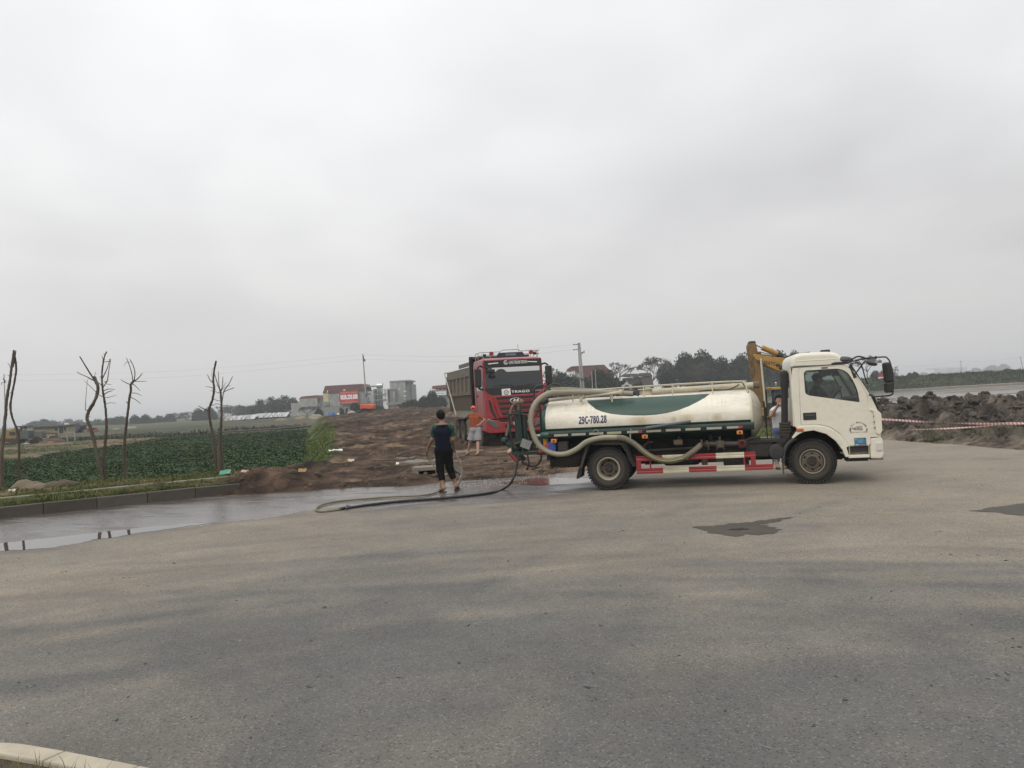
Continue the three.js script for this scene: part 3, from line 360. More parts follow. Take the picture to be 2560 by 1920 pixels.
// ---------------------------------------------------------------- pruned bare trees along the verge
const barks = [M(0.115, 0.095, 0.07, 0.9, { map: dirtMap, bumpMap: lumpBump, bumpScale: 0.01 }), M(0.095, 0.07, 0.05, 0.9, { map: dirtMap, bumpMap: lumpBump, bumpScale: 0.01 })];
function bareTree(label, dist, bark, trunks, branches, seed) {
  const r = rng(seed), q = (x, y, dd = 0) => PZ(x / 3.456, 860 + y / 3.456, dist + dd); const base = q(...trunks[0][1][0]); const t = thing('bare_tree', label, 'tree', [base.x, base.y, base.z], 0, 'pruned bare trees along the verge');
  const rel = p => [p.x - base.x, p.y - base.y, p.z - base.z];
  trunks.forEach(([rr, pts, r1], k) => { const P3 = pts.map((p, i) => rel(q(p[0], p[1], k * 0.12 + 0.08 * (r() - 0.5)))); P3.unshift([P3[0][0], P3[0][1] - 0.35, P3[0][2]]); part(t, 'trunk', taper(P3, rr, r1 ?? rr * 0.55, 9, 70, 0.42, seed + k), bark); });
  trunks.forEach(([rr, pts], k) => { for (let i = 0; i < 7; i++) { const f = 0.25 + 0.72 * (i + r()) / 7, u = f * (pts.length - 1), a = Math.min(pts.length - 2, u | 0), m = [lerp(pts[a][0], pts[a + 1][0], u - a), lerp(pts[a][1], pts[a + 1][1], u - a)], sd = r() < 0.5 ? -1 : 1, L = 10 + 16 * r() * r(); const A = rel(q(m[0], m[1], k * 0.12)), B = rel(q(m[0] + sd * L, m[1] - L * (0.2 + 0.6 * r()), k * 0.12 + (r() - 0.5) * 0.1)); part(t, 'stub', taper([A, [(A[0] + B[0]) / 2, (A[1] + B[1]) / 2 + 0.004, (A[2] + B[2]) / 2], B], 0.011, 0.006, 5, 4, 0.4, seed), bark); } });
  branches.forEach(([rr, pts]) => { const d1 = (r() - 0.5) * 0.7; const P3 = pts.map((p, i) => rel(q(p[0], p[1], d1 * i / (pts.length - 1)))); part(t, 'branch', taper(P3, rr, rr * 0.6, 6, 14, 0.3, seed), bark); });
}
bareTree('tall grey bare trunk with a forked sawn top, leftmost of the bare trees', 21.3, barks[0], [[0.055, [[22, 1275], [12, 1000], [28, 800], [45, 640], [58, 480], [88, 300], [105, 170], [120, 58]], 0.026]], [[0.02, [[112, 200], [128, 120], [137, 58]]], [0.009, [[90, 215], [85, 190], [66, 163]]], [0.012, [[45, 560], [64, 520]]]], 1);
bareTree('thin wavy bare trunk beside the tall leftmost trunk', 21.6, barks[1], [[0.032, [[182, 1250], [165, 1080], [165, 880], [150, 750], [108, 640], [90, 540], [105, 430], [130, 300], [140, 220], [132, 118]], 0.022]], [[0.006, [[128, 262], [118, 258]]]], 2);
bareTree('bare tree with a straight trunk and a ladder of short twigs on its right', 22.4, barks[1], [[0.05, [[905, 1195], [890, 1080], [905, 900], [920, 720], [912, 560], [888, 400], [880, 290], [890, 170], [905, 100], [921, 68]], 0.016]], [[0.014, [[884, 300], [930, 200], [948, 130]]], [0.013, [[890, 375], [925, 320], [940, 230], [957, 130]]], [0.010, [[900, 155], [952, 150]]], [0.009, [[892, 140], [880, 98]]], [0.012, [[895, 405], [935, 390], [992, 392]]], [0.014, [[900, 435], [940, 412], [972, 405]]], [0.008, [[905, 465], [950, 458], [1006, 442]]], [0.008, [[912, 520], [950, 508], [1002, 512]]], [0.012, [[885, 360], [850, 335], [820, 315]]], [0.010, [[882, 455], [840, 428], [820, 405], [728, 318]]], [0.016, [[905, 330], [930, 320]]], [0.007, [[920, 345], [963, 352]]], [0.009, [[905, 1110], [940, 1165], [962, 1198]]]], 3);
bareTree('bare tree with a boldly curved trunk bending left, beside the straight one', 22.2, barks[0], [[0.046, [[882, 1150], [852, 1030], [815, 850], [785, 730], [752, 640], [775, 565], [820, 490], [842, 420], [846, 370], [828, 320], [815, 288]], 0.04]], [[0.024, [[815, 310], [760, 225], [690, 110]]], [0.014, [[800, 312], [755, 285], [700, 262], [665, 242]]], [0.02, [[822, 320], [780, 300], [762, 292]]], [0.012, [[758, 572], [735, 571]]], [0.008, [[737, 571], [742, 470], [755, 308]]], [0.009, [[815, 288], [826, 243]]]], 4);
bareTree('single slim bare tree with a spray of cut branches at the top', 22.7, barks[1], [[0.045, [[1088, 1180], [1078, 1020], [1072, 900], [1085, 760], [1104, 590], [1118, 470], [1132, 390], [1130, 350], [1162, 315]], 0.028]], [[0.014, [[1148, 330], [1140, 262], [1120, 190], [1093, 122]]], [0.014, [[1158, 318], [1166, 250], [1150, 185], [1123, 132]]], [0.016, [[1165, 318], [1198, 292], [1228, 255]]], [0.010, [[1162, 322], [1265, 322]]], [0.013, [[1128, 352], [1090, 335], [1045, 310]]], [0.010, [[1150, 345], [1180, 372], [1210, 403]]], [0.010, [[1138, 424], [1180, 426], [1222, 445]]], [0.010, [[1134, 462], [1170, 480], [1218, 517]]], [0.012, [[1108, 512], [1088, 498]]], [0.006, [[1108, 150], [1085, 165], [1072, 190]]], [0.007, [[1105, 155], [1130, 158]]]], 5);
bareTree('leaning bare trunk left of the green plastic sheet', 23.1, barks[1], [[0.045, [[1880, 1140], [1858, 960], [1830, 750], [1812, 640], [1806, 570], [1835, 480], [1850, 390], [1842, 310], [1852, 220], [1866, 150]], 0.024]], [[0.013, [[1848, 345], [1815, 310], [1792, 265]]], [0.010, [[1842, 382], [1810, 372], [1778, 368]]], [0.015, [[1803, 583], [1760, 560], [1715, 535]]], [0.009, [[1838, 470], [1870, 486], [1905, 490]]], [0.005, [[1848, 210], [1832, 230], [1828, 290]]]], 6);
bareTree('bare tree of two close stems with a crown of spiky twigs', 22.9, barks[0], [[0.04, [[1893, 1095], [1888, 920], [1902, 750], [1914, 590], [1910, 470], [1903, 395]], 0.026], [0.04, [[1922, 1090], [1915, 930], [1910, 800], [1914, 640]], 0.028]], [[0.016, [[1905, 420], [1882, 350], [1855, 268]]], [0.012, [[1900, 400], [1890, 330], [1887, 238]]], [0.014, [[1912, 405], [1922, 350], [1926, 285]]], [0.016, [[1915, 520], [1932, 420], [1945, 408], [2022, 378]]], [0.014, [[1930, 410], [1975, 350], [2010, 280]]], [0.010, [[1900, 425], [1860, 412], [1820, 403]]], [0.009, [[1912, 525], [1870, 518], [1838, 532]]], [0.009, [[1916, 532], [1982, 528]]], [0.008, [[1908, 415], [1940, 350], [1955, 330]]], [0.007, [[1895, 380], [1868, 350]]], [0.007, [[1930, 385], [1960, 362], [1995, 362]]]], 7);
// outline given as [z, y], run along x from x0
function extX(pts, len, x0, bevel = 0) { const g = ext(poly(pts.map(([z, y]) => [-z, y])), len, bevel); g.rotateY(Math.PI / 2); return g.translate(x0, 0, 0); }
// ---------------------------------------------------------------- tanker truck (x forward, y up, z towards its right flank; z = 0 is the outer face of the tyres)
const cream = M(0.68, 0.652, 0.55, 0.38, { clearcoat: 0.35, clearcoatRoughness: 0.25, map: canvas(1024, 1024, (x, w, h) => { x.fillStyle = '#fff'; x.fillRect(0, 0, w, h); const r = rng(7); for (let k = 0; k < 900; k++) { const a = r() * w, b = r() * h, s = 8 + r() * 60; x.fillStyle = `rgba(120,100,70,${0.005 + 0.009 * r()})`; x.beginPath(); x.ellipse(a, b, s, s * (0.2 + r()), 0, 0, 6.3); x.fill(); } for (let k = 0; k < 260; k++) { x.fillStyle = `rgba(110,85,55,${0.05 + 0.12 * r()})`; const a = r() * w, b = r() * h; x.fillRect(a, b, 1 + r() * 2, 4 + r() * r() * 60); } for (let k = 0; k < 500; k++) { x.fillStyle = `rgba(90,70,45,${0.1 + 0.2 * r()})`; x.fillRect(r() * w, h * (1 - r() * r() * 0.6), 1 + r() * 2, 1 + r() * 2); } }) });
cream.map.wrapS = cream.map.wrapT = THREE.RepeatWrapping;
const black = M(0.018, 0.018, 0.019, 0.55), blackMatt = M(0.022, 0.021, 0.02, 0.85), chassisMat = M(0.016, 0.015, 0.014, 0.8, { map: dirtMap }), dustyBlack = M(0.036, 0.032, 0.027, 0.85, { map: dirtMap }), rubber = M(0.022, 0.021, 0.02, 0.86, { map: dirtMap, bumpMap: grainMap, bumpScale: 0.002 }), dustRubber = M(0.058, 0.05, 0.04, 0.95, { map: dirtMap });
const rimDust = M(0.125, 0.11, 0.085, 0.8, { map: dirtMap }), rimPale = M(0.30, 0.275, 0.225, 0.6, { map: dirtMap }), green = M(0.014, 0.06, 0.045, 0.4, { clearcoat: 0.3, clearcoatRoughness: 0.3, map: dirtMap }), darkGreen = M(0.010, 0.032, 0.026, 0.6, { map: dirtMap });
const redPaint = M(0.30, 0.018, 0.022, 0.45, { clearcoat: 0.3, map: grainMap }), creamFlat = M(0.62, 0.57, 0.43, 0.55, { map: grainMap }), steel = M(0.30, 0.30, 0.30, 0.4, { metalness: 0.7 }), pipeCream = M(0.55, 0.50, 0.38, 0.6, { map: dirtMap }), hoseMat = M(0.31, 0.29, 0.22, 0.5, { map: dirtMap, clearcoat: 0.2 }), hoseDirty = M(0.17, 0.155, 0.115, 0.65, { map: dirtMap });
const paneMat = new THREE.MeshPhysicalMaterial({ color: lin(0.72, 0.76, 0.74), roughness: 0.03, transmission: 1, thickness: 0, ior: 1.5, side: THREE.DoubleSide });
const lampGlass = M(0.55, 0.54, 0.5, 0.15, { clearcoat: 1 }), amber = M(0.62, 0.19, 0.02, 0.3, { clearcoat: 0.6 }), rust = M(0.10, 0.045, 0.025, 0.85, { map: dirtMap }), greyPlastic = M(0.045, 0.047, 0.05, 0.5);

function makeWheel(parent, x, z, R, W, opts = {}) { // outer face at z, body runs to z - W
  const g = new THREE.Group(); g.name = 'wheel'; parent.add(g); g.position.set(x, R, z); if (opts.turn) g.rotation.y = opts.turn;
  const r0 = opts.rim ?? R * 0.55, sh = R * 0.955;
  const prof = [[r0, -W + 0.02], [r0 * 1.12, -W + 0.0], [R * 0.84, -W], [sh, -W + 0.03], [R - 0.012, -W + 0.055], [R - 0.012, -0.055], [sh, -0.03], [R * 0.84, 0], [R * 0.78, -0.004], [R * 0.7, 0.0], [r0 * 1.1, -0.01], [r0, -0.03]];
  const tyre = [lathe(prof, 48)]; const n = opts.lugs ?? 44;
  for (let k = 0; k < n; k++) { const a = k / n * Math.PI * 2, L = Math.PI * 2 * R / n * 0.58; for (const [zz, d, o] of [[-0.035 - W * 0.11, W * 0.24, 0], [-W + 0.035 + W * 0.11, W * 0.24, 0.5], [-W * 0.5, W * 0.22, 0.25]]) { const b = new THREE.BoxGeometry(L, 0.022, d); b.translate(0, R - 0.009, zz); b.rotateZ(a + o * Math.PI * 2 / n); tyre.push(b); } const b = new THREE.BoxGeometry(L, 0.05, 0.03); b.rotateX(0.55); b.translate(0, R * 0.952, -0.02); b.rotateZ(a); tyre.push(b); }
  part(g, 'tyre', tyre, opts.tyreMat ?? rubber);
  if (!opts.simple) part(g, 'tyre_dust', lathe([[r0 * 1.02, -0.022], [r0 * 1.1, -0.006], [R * 0.7, 0.003], [R * 0.76, 0.001]], 48), dustRubber);
  const dish = opts.dish ?? 0.0;
  part(g, 'rim', [lathe([[r0 + 0.002, -0.035], [r0 - 0.004, -0.012], [r0 - 0.02, -0.014], [r0 - 0.03, -0.05], [r0 - 0.045, -0.10 + dish * 0], [r0 - 0.05, -0.12 - Math.max(0, -dish)]], 44)], opts.rimMat ?? rimPale);
  const disk = []; const zd = dish; const holes = 6, ro = r0 - 0.04;
  const s = new THREE.Shape(); s.absarc(0, 0, ro, 0, Math.PI * 2); for (let k = 0; k < holes; k++) { const a = (k + 0.5) / holes * Math.PI * 2, p = []; for (let i = 0; i < 12; i++) { const t = i / 12 * Math.PI * 2, rr = ro * 0.80 + Math.cos(t) * ro * 0.075, aa = a + Math.sin(t) * 0.19; p.push([Math.cos(aa) * rr, Math.sin(aa) * rr]); } s.holes.push(path(p)); }
  disk.push(ext(s, 0.02, 0.004, zd - 0.07)); disk.push(lathe([[ro * 0.70, zd - 0.052], [ro * 0.66, zd - 0.03], [ro * 0.48, zd - 0.028], [ro * 0.44, zd - 0.05]], 36));
  part(g, 'wheel_disc', disk, opts.diskMat ?? rimDust);
  part(g, 'wheel_back', disc(ro, 0.01).translate(0, 0, zd - 0.13), blackMatt);
  part(g, 'hub', [lathe([[ro * 0.34, zd - 0.05], [ro * 0.33, zd + 0.012], [ro * 0.27, zd + 0.02], [0.002, zd + 0.012]], 28)], opts.hubMat ?? dustyBlack);
  for (let k = 0; k < 6; k++) { const a = k / 6 * Math.PI * 2; part(g, 'wheel_nut', disc(0.016, 0.03, 'z', 6).translate(Math.cos(a) * ro * 0.56, Math.sin(a) * ro * 0.56, zd - 0.02), opts.diskMat ?? rimDust); }
  return g;
}
const TK = G(1524, 1226), tkTurn = -13.65 * Math.PI / 180;
const tanker = thing('tanker_truck', 'white and green tanker truck with a thick pale hose along its side', 'tanker truck', [TK.x, 0, TK.z], tkTurn);
// local point of the truck in the world
const TW = (x, y, z) => V(x, y, z).applyAxisAngle(V(0, 1, 0), tkTurn).add(TK);
makeWheel(tanker, 3.66, -0.03, 0.405, 0.225, { turn: -0.22, dish: 0.03 });
makeWheel(tanker, 3.66, -1.72, 0.405, 0.225, { turn: -0.22, simple: 1 });
makeWheel(tanker, 0.0, 0.0, 0.405, 0.21, { dish: -0.10, rimMat: M(0.42, 0.39, 0.32, 0.6, { map: dirtMap }) });
makeWheel(tanker, 0.0, -0.25, 0.405, 0.21, { simple: 1, dish: -0.05 });
makeWheel(tanker, 0.0, -1.50, 0.405, 0.21, { simple: 1, dish: -0.05 });
makeWheel(tanker, 0.0, -1.75, 0.405, 0.21, { simple: 1, dish: -0.05 });
// tank
const TC = { y: 1.285, z: -1.0, a: 0.82, b: 0.475 };
const tankSec = u => { const e = 0.9, c = Math.cos(u), s = Math.sin(u); return [Math.sign(s) * Math.pow(Math.abs(s), e) * TC.b, Math.sign(c) * Math.pow(Math.abs(c), e) * TC.a]; };
function tankGeo(xs, scale, n = 64) { // v runs from the bottom over the near flank to the top, mirrored on the far side
  const pos = [], uv = [], idx = []; xs.forEach((x, i) => { const k = scale ? scale[i] : 1; for (let j = 0; j <= n; j++) { const u = -Math.PI / 2 + j / n * Math.PI * 2, [y, z] = tankSec(u); pos.push(x, TC.y + y * k, TC.z + z * k); uv.push((x + 1.3) / 4.3, j <= n / 2 ? j / (n / 2) : 2 - j / (n / 2)); } });
  for (let i = 0; i < xs.length - 1; i++) for (let j = 0; j < n; j++) { const a = i * (n + 1) + j, b = a + n + 1; idx.push(a, a + 1, b, b, a + 1, b + 1); }
  const g = new THREE.BufferGeometry(); g.setAttribute('position', new THREE.Float32BufferAttribute(pos, 3)); g.setAttribute('uv', new THREE.Float32BufferAttribute(uv, 2)); g.setIndex(idx); g.computeVertexNormals(); return g;
}
const vOfY = y => { const s = clamp(Math.abs(y - TC.y) / TC.b); const a = Math.asin(Math.min(1, Math.pow(s, 1 / 0.9))) * Math.sign(y - TC.y); return (a + Math.PI / 2) / Math.PI; };
const tankTex = canvas(2048, 1024, (x, w, h) => {
  const X = v => (v + 1.3) / 4.3 * w, Y = y => (1 - vOfY(y)) * h; const r = rng(31);
  x.fillStyle = '#dfdacb'; x.fillRect(0, 0, w, h);
  // lower band and swoosh, in paint
  x.fillStyle = '#0e2d26'; x.fillRect(0, Y(1.205), w, h); x.fillStyle = '#c4bda6'; x.fillRect(0, Y(1.208), w, 3);
  const sw = [[-0.43, 1.722], [-0.37, 1.66], [-0.21, 1.54], [-0.08, 1.485], [0.08, 1.44], [0.3, 1.405], [0.57, 1.382], [0.75, 1.375], [0.95, 1.38], [1.15, 1.40], [1.35, 1.44], [1.55, 1.505], [1.73, 1.585], [1.86, 1.65], [1.96, 1.718]];
  x.fillStyle = '#173d33'; x.beginPath(); sw.forEach(([a, b], i) => i ? x.lineTo(X(a), Y(b)) : x.moveTo(X(a), Y(b))); x.closePath(); x.fill();
  // registration
  x.save(); x.translate(X(-0.27), Y(1.355)); x.scale(0.86, 1); x.fillStyle = '#1d1f55'; x.font = 'bold 118px sans-serif'; x.textAlign = 'center'; x.textBaseline = 'middle'; x.scale(1, Math.abs(Y(1.29) - Y(1.425)) / 84); const tw = x.measureText('29C-780.28').width; x.scale((X(0.005) - X(-0.54)) / 0.86 / tw, 1); x.fillText('29C-780.28', 0, 4); x.lineWidth = 5; x.strokeStyle = '#1d1f55'; x.strokeText('29C-780.28', 0, 4); x.restore();
  // grime, runs and scuffs
  for (let k = 0; k < 1300; k++) { const a = r() * w, b = r() * h, s = 10 + r() * 80; x.fillStyle = `rgba(${r() < 0.5 ? '120,105,75' : '70,66,55'},${0.012 + 0.022 * r()})`; x.beginPath(); x.ellipse(a, b, s, s * (0.2 + 0.5 * r()), 0, 0, 6.3); x.fill(); }
  for (let k = 0; k < 380; k++) { const a = r() * w, b = Y(1.74) + r() * 200, L = 30 + r() * r() * 320; const g = x.createLinearGradient(0, b, 0, b + L); const c = r() < 0.3 ? '105,60,25' : '95,84,60'; const o = 0.05 + 0.2 * r() * r(); g.addColorStop(0, `rgba(${c},${o})`); g.addColorStop(1, `rgba(${c},0)`); x.fillStyle = g; x.fillRect(a, b, 1 + r() * 7, L); }
  for (let k = 0; k < 46; k++) { const a = r() * w, b = Y(1.3 + r() * 0.06); x.strokeStyle = `rgba(105,85,50,${0.12 + 0.2 * r()})`; x.lineWidth = 1 + r() * 2; x.beginPath(); x.moveTo(a, b); x.quadraticCurveTo(a + (r() - 0.5) * 26, b + 20, a + (r() - 0.5) * 30, b + 30 + r() * 60); x.stroke(); }
  for (const [cx, wd] of [[0.63, 90], [1.5, 60], [1.26, 26], [2.05, 40]]) { const g = x.createRadialGradient(X(cx), Y(1.28), 4, X(cx), Y(1.28), wd * 1.4); g.addColorStop(0, 'rgba(130,95,40,0.30)'); g.addColorStop(1, 'rgba(130,95,40,0)'); x.fillStyle = g; x.fillRect(X(cx) - wd * 2, Y(1.36), wd * 4, Y(1.21) - Y(1.36)); }
  for (let k = 0; k < 40; k++) { x.strokeStyle = `rgba(200,205,200,${0.06 + 0.1 * r()})`; x.lineWidth = 2; const a = X(1.55 + r() * 0.4), b = Y(1.55 + r() * 0.12); x.beginPath(); x.moveTo(a, b); x.lineTo(a + (r() - 0.5) * 30, b + 20 + r() * 30); x.stroke(); }
  for (let k = 0; k < 200; k++) { x.fillStyle = `rgba(40,35,28,${0.1 + 0.25 * r()})`; x.fillRect(r() * w, r() * h, 1 + r() * 3, 1 + r() * 5); }
});
part(tanker, 'tank', tankGeo([-1.2, -0.6, 0, 0.6, 1.2, 1.8, 2.4, 2.69]), new THREE.MeshPhysicalMaterial({ map: tankTex, roughness: 0.5, clearcoat: 0.2, clearcoatRoughness: 0.4, side: THREE.DoubleSide }));
{ const dx = [2.69, 2.70, 2.76, 2.83, 2.88, 2.90], k = [1.012, 0.99, 0.90, 0.70, 0.4, 0.001]; part(tanker, 'tank_front_end', tankGeo(dx, k), M(0.58, 0.55, 0.44, 0.6, { map: dirtMap })); part(tanker, 'tank_seam', tankGeo([2.655, 2.69], [1.012, 1.012]), creamFlat);
  part(tanker, 'tank_rear_end', tankGeo([-1.2, -1.21, -1.25, -1.29, -1.33, -1.35], [1.0, 0.97, 0.93, 0.75, 0.4, 0.001]), green); part(tanker, 'tank_rear_rim', tankGeo([-1.275, -1.235, -1.20], [0.99, 1.012, 1.008]), green); }
// locker tube with reflectors under the tank flank
{ const f = extX(round([[-0.14, 1.165], [-0.02, 1.16], [0.0, 1.12], [-0.02, 1.03], [-0.16, 1.02]], 0.03), 3.82, -1.12, 0.004); part(tanker, 'side_locker', f, darkGreen);
  part(tanker, 'side_locker_end', lathe([[0.075, 0], [0.07, 0.1], [0.045, 0.17]], 16).rotateY(-Math.PI / 2).translate(-1.12, 1.09, -0.085), green); part(tanker, 'drain_pipe', rod([-1.29, 1.085, -0.085], [-1.47, 1.085, -0.085], 0.036), steel);
  const tape = M(0.44, 0.42, 0.35, 0.5, { map: dirtMap }), tr = M(0.33, 0.03, 0.03, 0.5);
  [-1.0, -0.66, -0.32, 0.02, 0.4, 0.76, 1.12, 1.48, 1.86, 2.22].forEach((x, k) => { part(tanker, 'reflector_strip', bx(0.27, 0.042, 0.006, x + 0.13, 1.085, 0.0), tape); if (k === 4 || k === 9) part(tanker, 'reflector_strip', bx(0.075, 0.04, 0.006, x + 0.24, 1.085, 0.004), tr); });
  [[-1.02, 0.98], [0.72, 0.985], [2.44, 0.985]].forEach(([x, y]) => { part(tanker, 'marker_bracket', bx(0.02, 0.06, 0.02, x, y + 0.05, -0.03), black); const l = part(tanker, 'side_marker', rb(0.11, 0.07, 0.03, 0.01, x, y, -0.015), amber); part(l, 'marker_lens', disc(0.02, 0.012).translate(x, y, 0.002), rust); });
}
// tank cradle, chassis and running gear
part(tanker, 'chassis_rail', bx(5.6, 0.20, 0.07, 1.75, 0.66, -0.62), chassisMat); part(tanker, 'chassis_rail', bx(5.6, 0.20, 0.07, 1.75, 0.66, -1.35), chassisMat);
part(tanker, 'subframe', [bx(3.9, 0.14, 0.9, 0.75, 0.82, -1.0), ...range(-1, 2.5, 0.6).map(x => bx(0.06, 0.14, 1.5, x, 0.87, -1.0))], chassisMat);
part(tanker, 'rear_axle', [rod([0, 0.4, -0.2], [0, 0.4, -1.75], 0.07), new THREE.SphereGeometry(0.2, 16, 10).translate(0, 0.4, -0.98)], chassisMat);
part(tanker, 'leaf_spring', [-0.58, -1.4].flatMap(z => [0, 1, 2, 3].map(k => bx(1.1 - k * 0.2, 0.018, 0.07, 0, 0.53 - k * 0.02, z))), chassisMat); part(tanker, 'front_axle', [bx(0.09, 0.09, 1.5, 3.66, 0.36, -0.98), bx(1.1, 0.06, 0.07, 3.66, 0.48, -0.55)], chassisMat);
part(tanker, 'drive_shaft', rod([0.15, 0.42, -0.98], [2.6, 0.55, -0.98], 0.05), chassisMat); part(tanker, 'gearbox', [rb(0.7, 0.3, 0.4, 0.06, 2.75, 0.55, -0.98), rb(0.5, 0.36, 0.5, 0.08, 3.2, 0.6, -0.98)], chassisMat);
part(tanker, 'fuel_tank', rb(0.85, 0.34, 0.42, 0.05, 1.4, 0.56, -1.7), chassisMat); part(tanker, 'tool_box', rb(0.55, 0.3, 0.36, 0.03, 2.2, 0.55, -1.7), chassisMat); part(tanker, 'air_tank', lathe([[0.001, 0], [0.11, 0.03], [0.12, 0.1], [0.12, 0.6], [0.11, 0.67], [0.001, 0.7]], 20).rotateY(Math.PI / 2).translate(1.0, 0.5, -0.5), chassisMat);
part(tanker, 'battery_box', rb(0.46, 0.3, 0.34, 0.02, 2.35, 0.52, -0.36), M(0.03, 0.028, 0.025, 0.8, { map: dirtMap })); part(tanker, 'filter_can', disc(0.055, 0.12, 'z').rotateX(Math.PI / 2).translate(1.78, 0.46, -0.2), rimDust); part(tanker, 'tag_plate', bx(0.16, 0.09, 0.01, 1.32, 0.85, -0.12), M(0.10, 0.075, 0.045, 0.8));
part(tanker, 'valve_linkage', [rod([0.55, 0.7, -0.25], [1.6, 0.72, -0.25], 0.025), rod([0.75, 0.62, -0.3], [0.8, 0.86, -0.25], 0.015), tube([[0.7, 0.6, -0.2], [0.66, 0.75, -0.2], [0.75, 0.85, -0.2], [0.85, 0.86, -0.22]], 0.03), bx(1.2, 0.12, 0.1, 0.9, 0.58, -0.4)], M(0.035, 0.03, 0.025, 0.85, { map: dirtMap }));
// near side suction line: flange, valve, blank end
part(tanker, 'suction_pipe', [rod([1.82, 0.79, -0.1], [2.42, 0.775, -0.1], 0.05, 0.05, 16), rod([1.82, 0.79, -0.1], [1.82, 0.79, -0.6], 0.05)], M(0.045, 0.042, 0.04, 0.6, { map: dirtMap })); part(tanker, 'pipe_flange', [disc(0.085, 0.03, 'x').translate(1.75, 0.8, -0.08), disc(0.075, 0.025, 'x').translate(1.85, 0.79, -0.1), bx(0.02, 0.16, 0.04, 1.87, 0.76, -0.05)], rust); part(tanker, 'valve_body', [rb(0.11, 0.13, 0.12, 0.02, 2.08, 0.78, -0.09), rod([2.08, 0.84, -0.08], [2.08, 0.92, -0.07], 0.018), bx(0.015, 0.17, 0.04, 2.02, 0.77, -0.05), bx(0.015, 0.17, 0.04, 2.14, 0.77, -0.05)], M(0.10, 0.085, 0.055, 0.75, { map: dirtMap })); part(tanker, 'pipe_outlet', [lathe([[0.045, 0], [0.075, 0.0], [0.075, 0.03], [0.045, 0.03]], 20).translate(2.47, 0.775, -0.06), bx(0.15, 0.15, 0.02, 2.47, 0.775, -0.08)], M(0.11, 0.025, 0.022, 0.8, { map: dirtMap })); part(tanker, 'control_lever', rod([0.75, 1.145, 0.02], [1.58, 1.23, 0.03], 0.032, 0.03), M(0.07, 0.085, 0.1, 0.5));
// side guard in red and white
{ const seg = [[0.53, 1.02, redPaint], [1.02, 1.49, creamFlat], [1.49, 1.99, redPaint], [1.99, 2.49, creamFlat], [2.49, 2.69, redPaint]]; const rail = (a, b, y, m) => { const g = extX(round([[-0.03, y - 0.05], [-0.005, y - 0.05], [-0.005, y - 0.012], [-0.012, y], [-0.005, y + 0.012], [-0.005, y + 0.05], [-0.03, y + 0.05]], 0.004, 1), b - a, a); part(tanker, 'guard_rail', g, m); };
  seg.forEach(([a, b, m]) => rail(a, b, 0.575, m)); [...seg.slice(0, 4), [2.49, 2.99, redPaint]].forEach(([a, b, m]) => rail(a, b, 0.34, m));
  part(tanker, 'guard_post', bx(0.09, 0.14, 0.024, 0.575, 0.457, -0.018), redPaint); part(tanker, 'guard_post', bx(0.09, 0.14, 0.024, 2.645, 0.457, -0.018), redPaint); part(tanker, 'guard_post', bx(0.026, 0.14, 0.03, 0.79, 0.457, -0.04), redPaint); part(tanker, 'guard_post', bx(0.026, 0.14, 0.03, 2.49, 0.457, -0.04), redPaint);
  [0.79, 1.7, 2.49].forEach(x => part(tanker, 'guard_bracket', bx(0.04, 0.05, 0.6, x, 0.62, -0.34), chassisMat));
  const f = new THREE.Group(); f.name = 'far_side_guard'; tanker.add(f); [0.575, 0.34].forEach(y => [[0.53, 1.02, redPaint], [1.02, 1.49, creamFlat], [1.49, 1.99, redPaint], [1.99, 2.5, creamFlat]].forEach(([a, b, m]) => part(f, 'guard_rail', bx(b - a, 0.1, 0.025, (a + b) / 2, y, -1.93), m))); }
// rear mudguard and flap, mud flap behind the front wheel
{ const o = [[-0.56, 0.42], [-0.39, 0.90], [-0.34, 0.935], [0.28, 0.91], [0.34, 0.86], [0.50, 0.46]], w = 0.05; const inn = [[0.46, 0.47], [0.29, 0.82], [0.26, 0.85], [-0.32, 0.875], [-0.35, 0.85], [-0.51, 0.42]]; part(tanker, 'mudguard', [ext(poly([...o, ...inn]), 0.5, 0.006, -0.5), bx(0.62, 0.012, 0.5, -0.03, 0.915, -0.25)], M(0.05, 0.046, 0.04, 0.8, { map: dirtMap })); part(tanker, 'mudguard_side', ext(poly([[0.30, 0.86], [0.36, 0.84], [0.52, 0.44], [0.47, 0.43], [0.40, 0.55]]), 0.02, 0.003, -0.02), dustyBlack);
  part(tanker, 'mud_flap', ext(poly([[-0.50, 0.48], [-0.56, 0.46], [-0.625, 0.27], [-0.61, 0.23], [-0.53, 0.26]]), 0.4, 0.004, -0.42), rubber);
  part(tanker, 'front_mud_flap', [tube([[3.42, 0.83, -0.13], [3.28, 0.74, -0.13], [3.20, 0.60, -0.13], [3.17, 0.40, -0.13]], 0.035, 8), bx(0.012, 0.3, 0.22, 3.165, 0.34, -0.13)], M(0.045, 0.045, 0.045, 0.7)); part(tanker, 'front_mud_flap_tip', bx(0.014, 0.13, 0.02, 3.165, 0.2, -0.02), M(0.12, 0.105, 0.075, 0.8)); }
part(tanker, 'spare_wheel', (() => { const prof = [[0.2, 0.0], [0.3, 0.0], [0.385, 0.03], [0.4, 0.06], [0.4, 0.16], [0.385, 0.19], [0.3, 0.22], [0.2, 0.22]]; const gs = [new THREE.LatheGeometry(prof.map(p => new THREE.Vector2(...p)), 40).translate(-0.85, 0.42, -0.75)]; for (let k = 0; k < 44; k++) { const a = k / 44 * 6.283; for (const y of [0.46, 0.53, 0.6]) gs.push(bx(0.02, 0.055, 0.034).translate(0.4, 0, 0).rotateY(a + (y > 0.5 ? 0.07 : 0)).translate(-0.85, y - 0.0, -0.75)); } return gs; })(), M(0.045, 0.037, 0.028, 0.95, { map: dirtMap }));
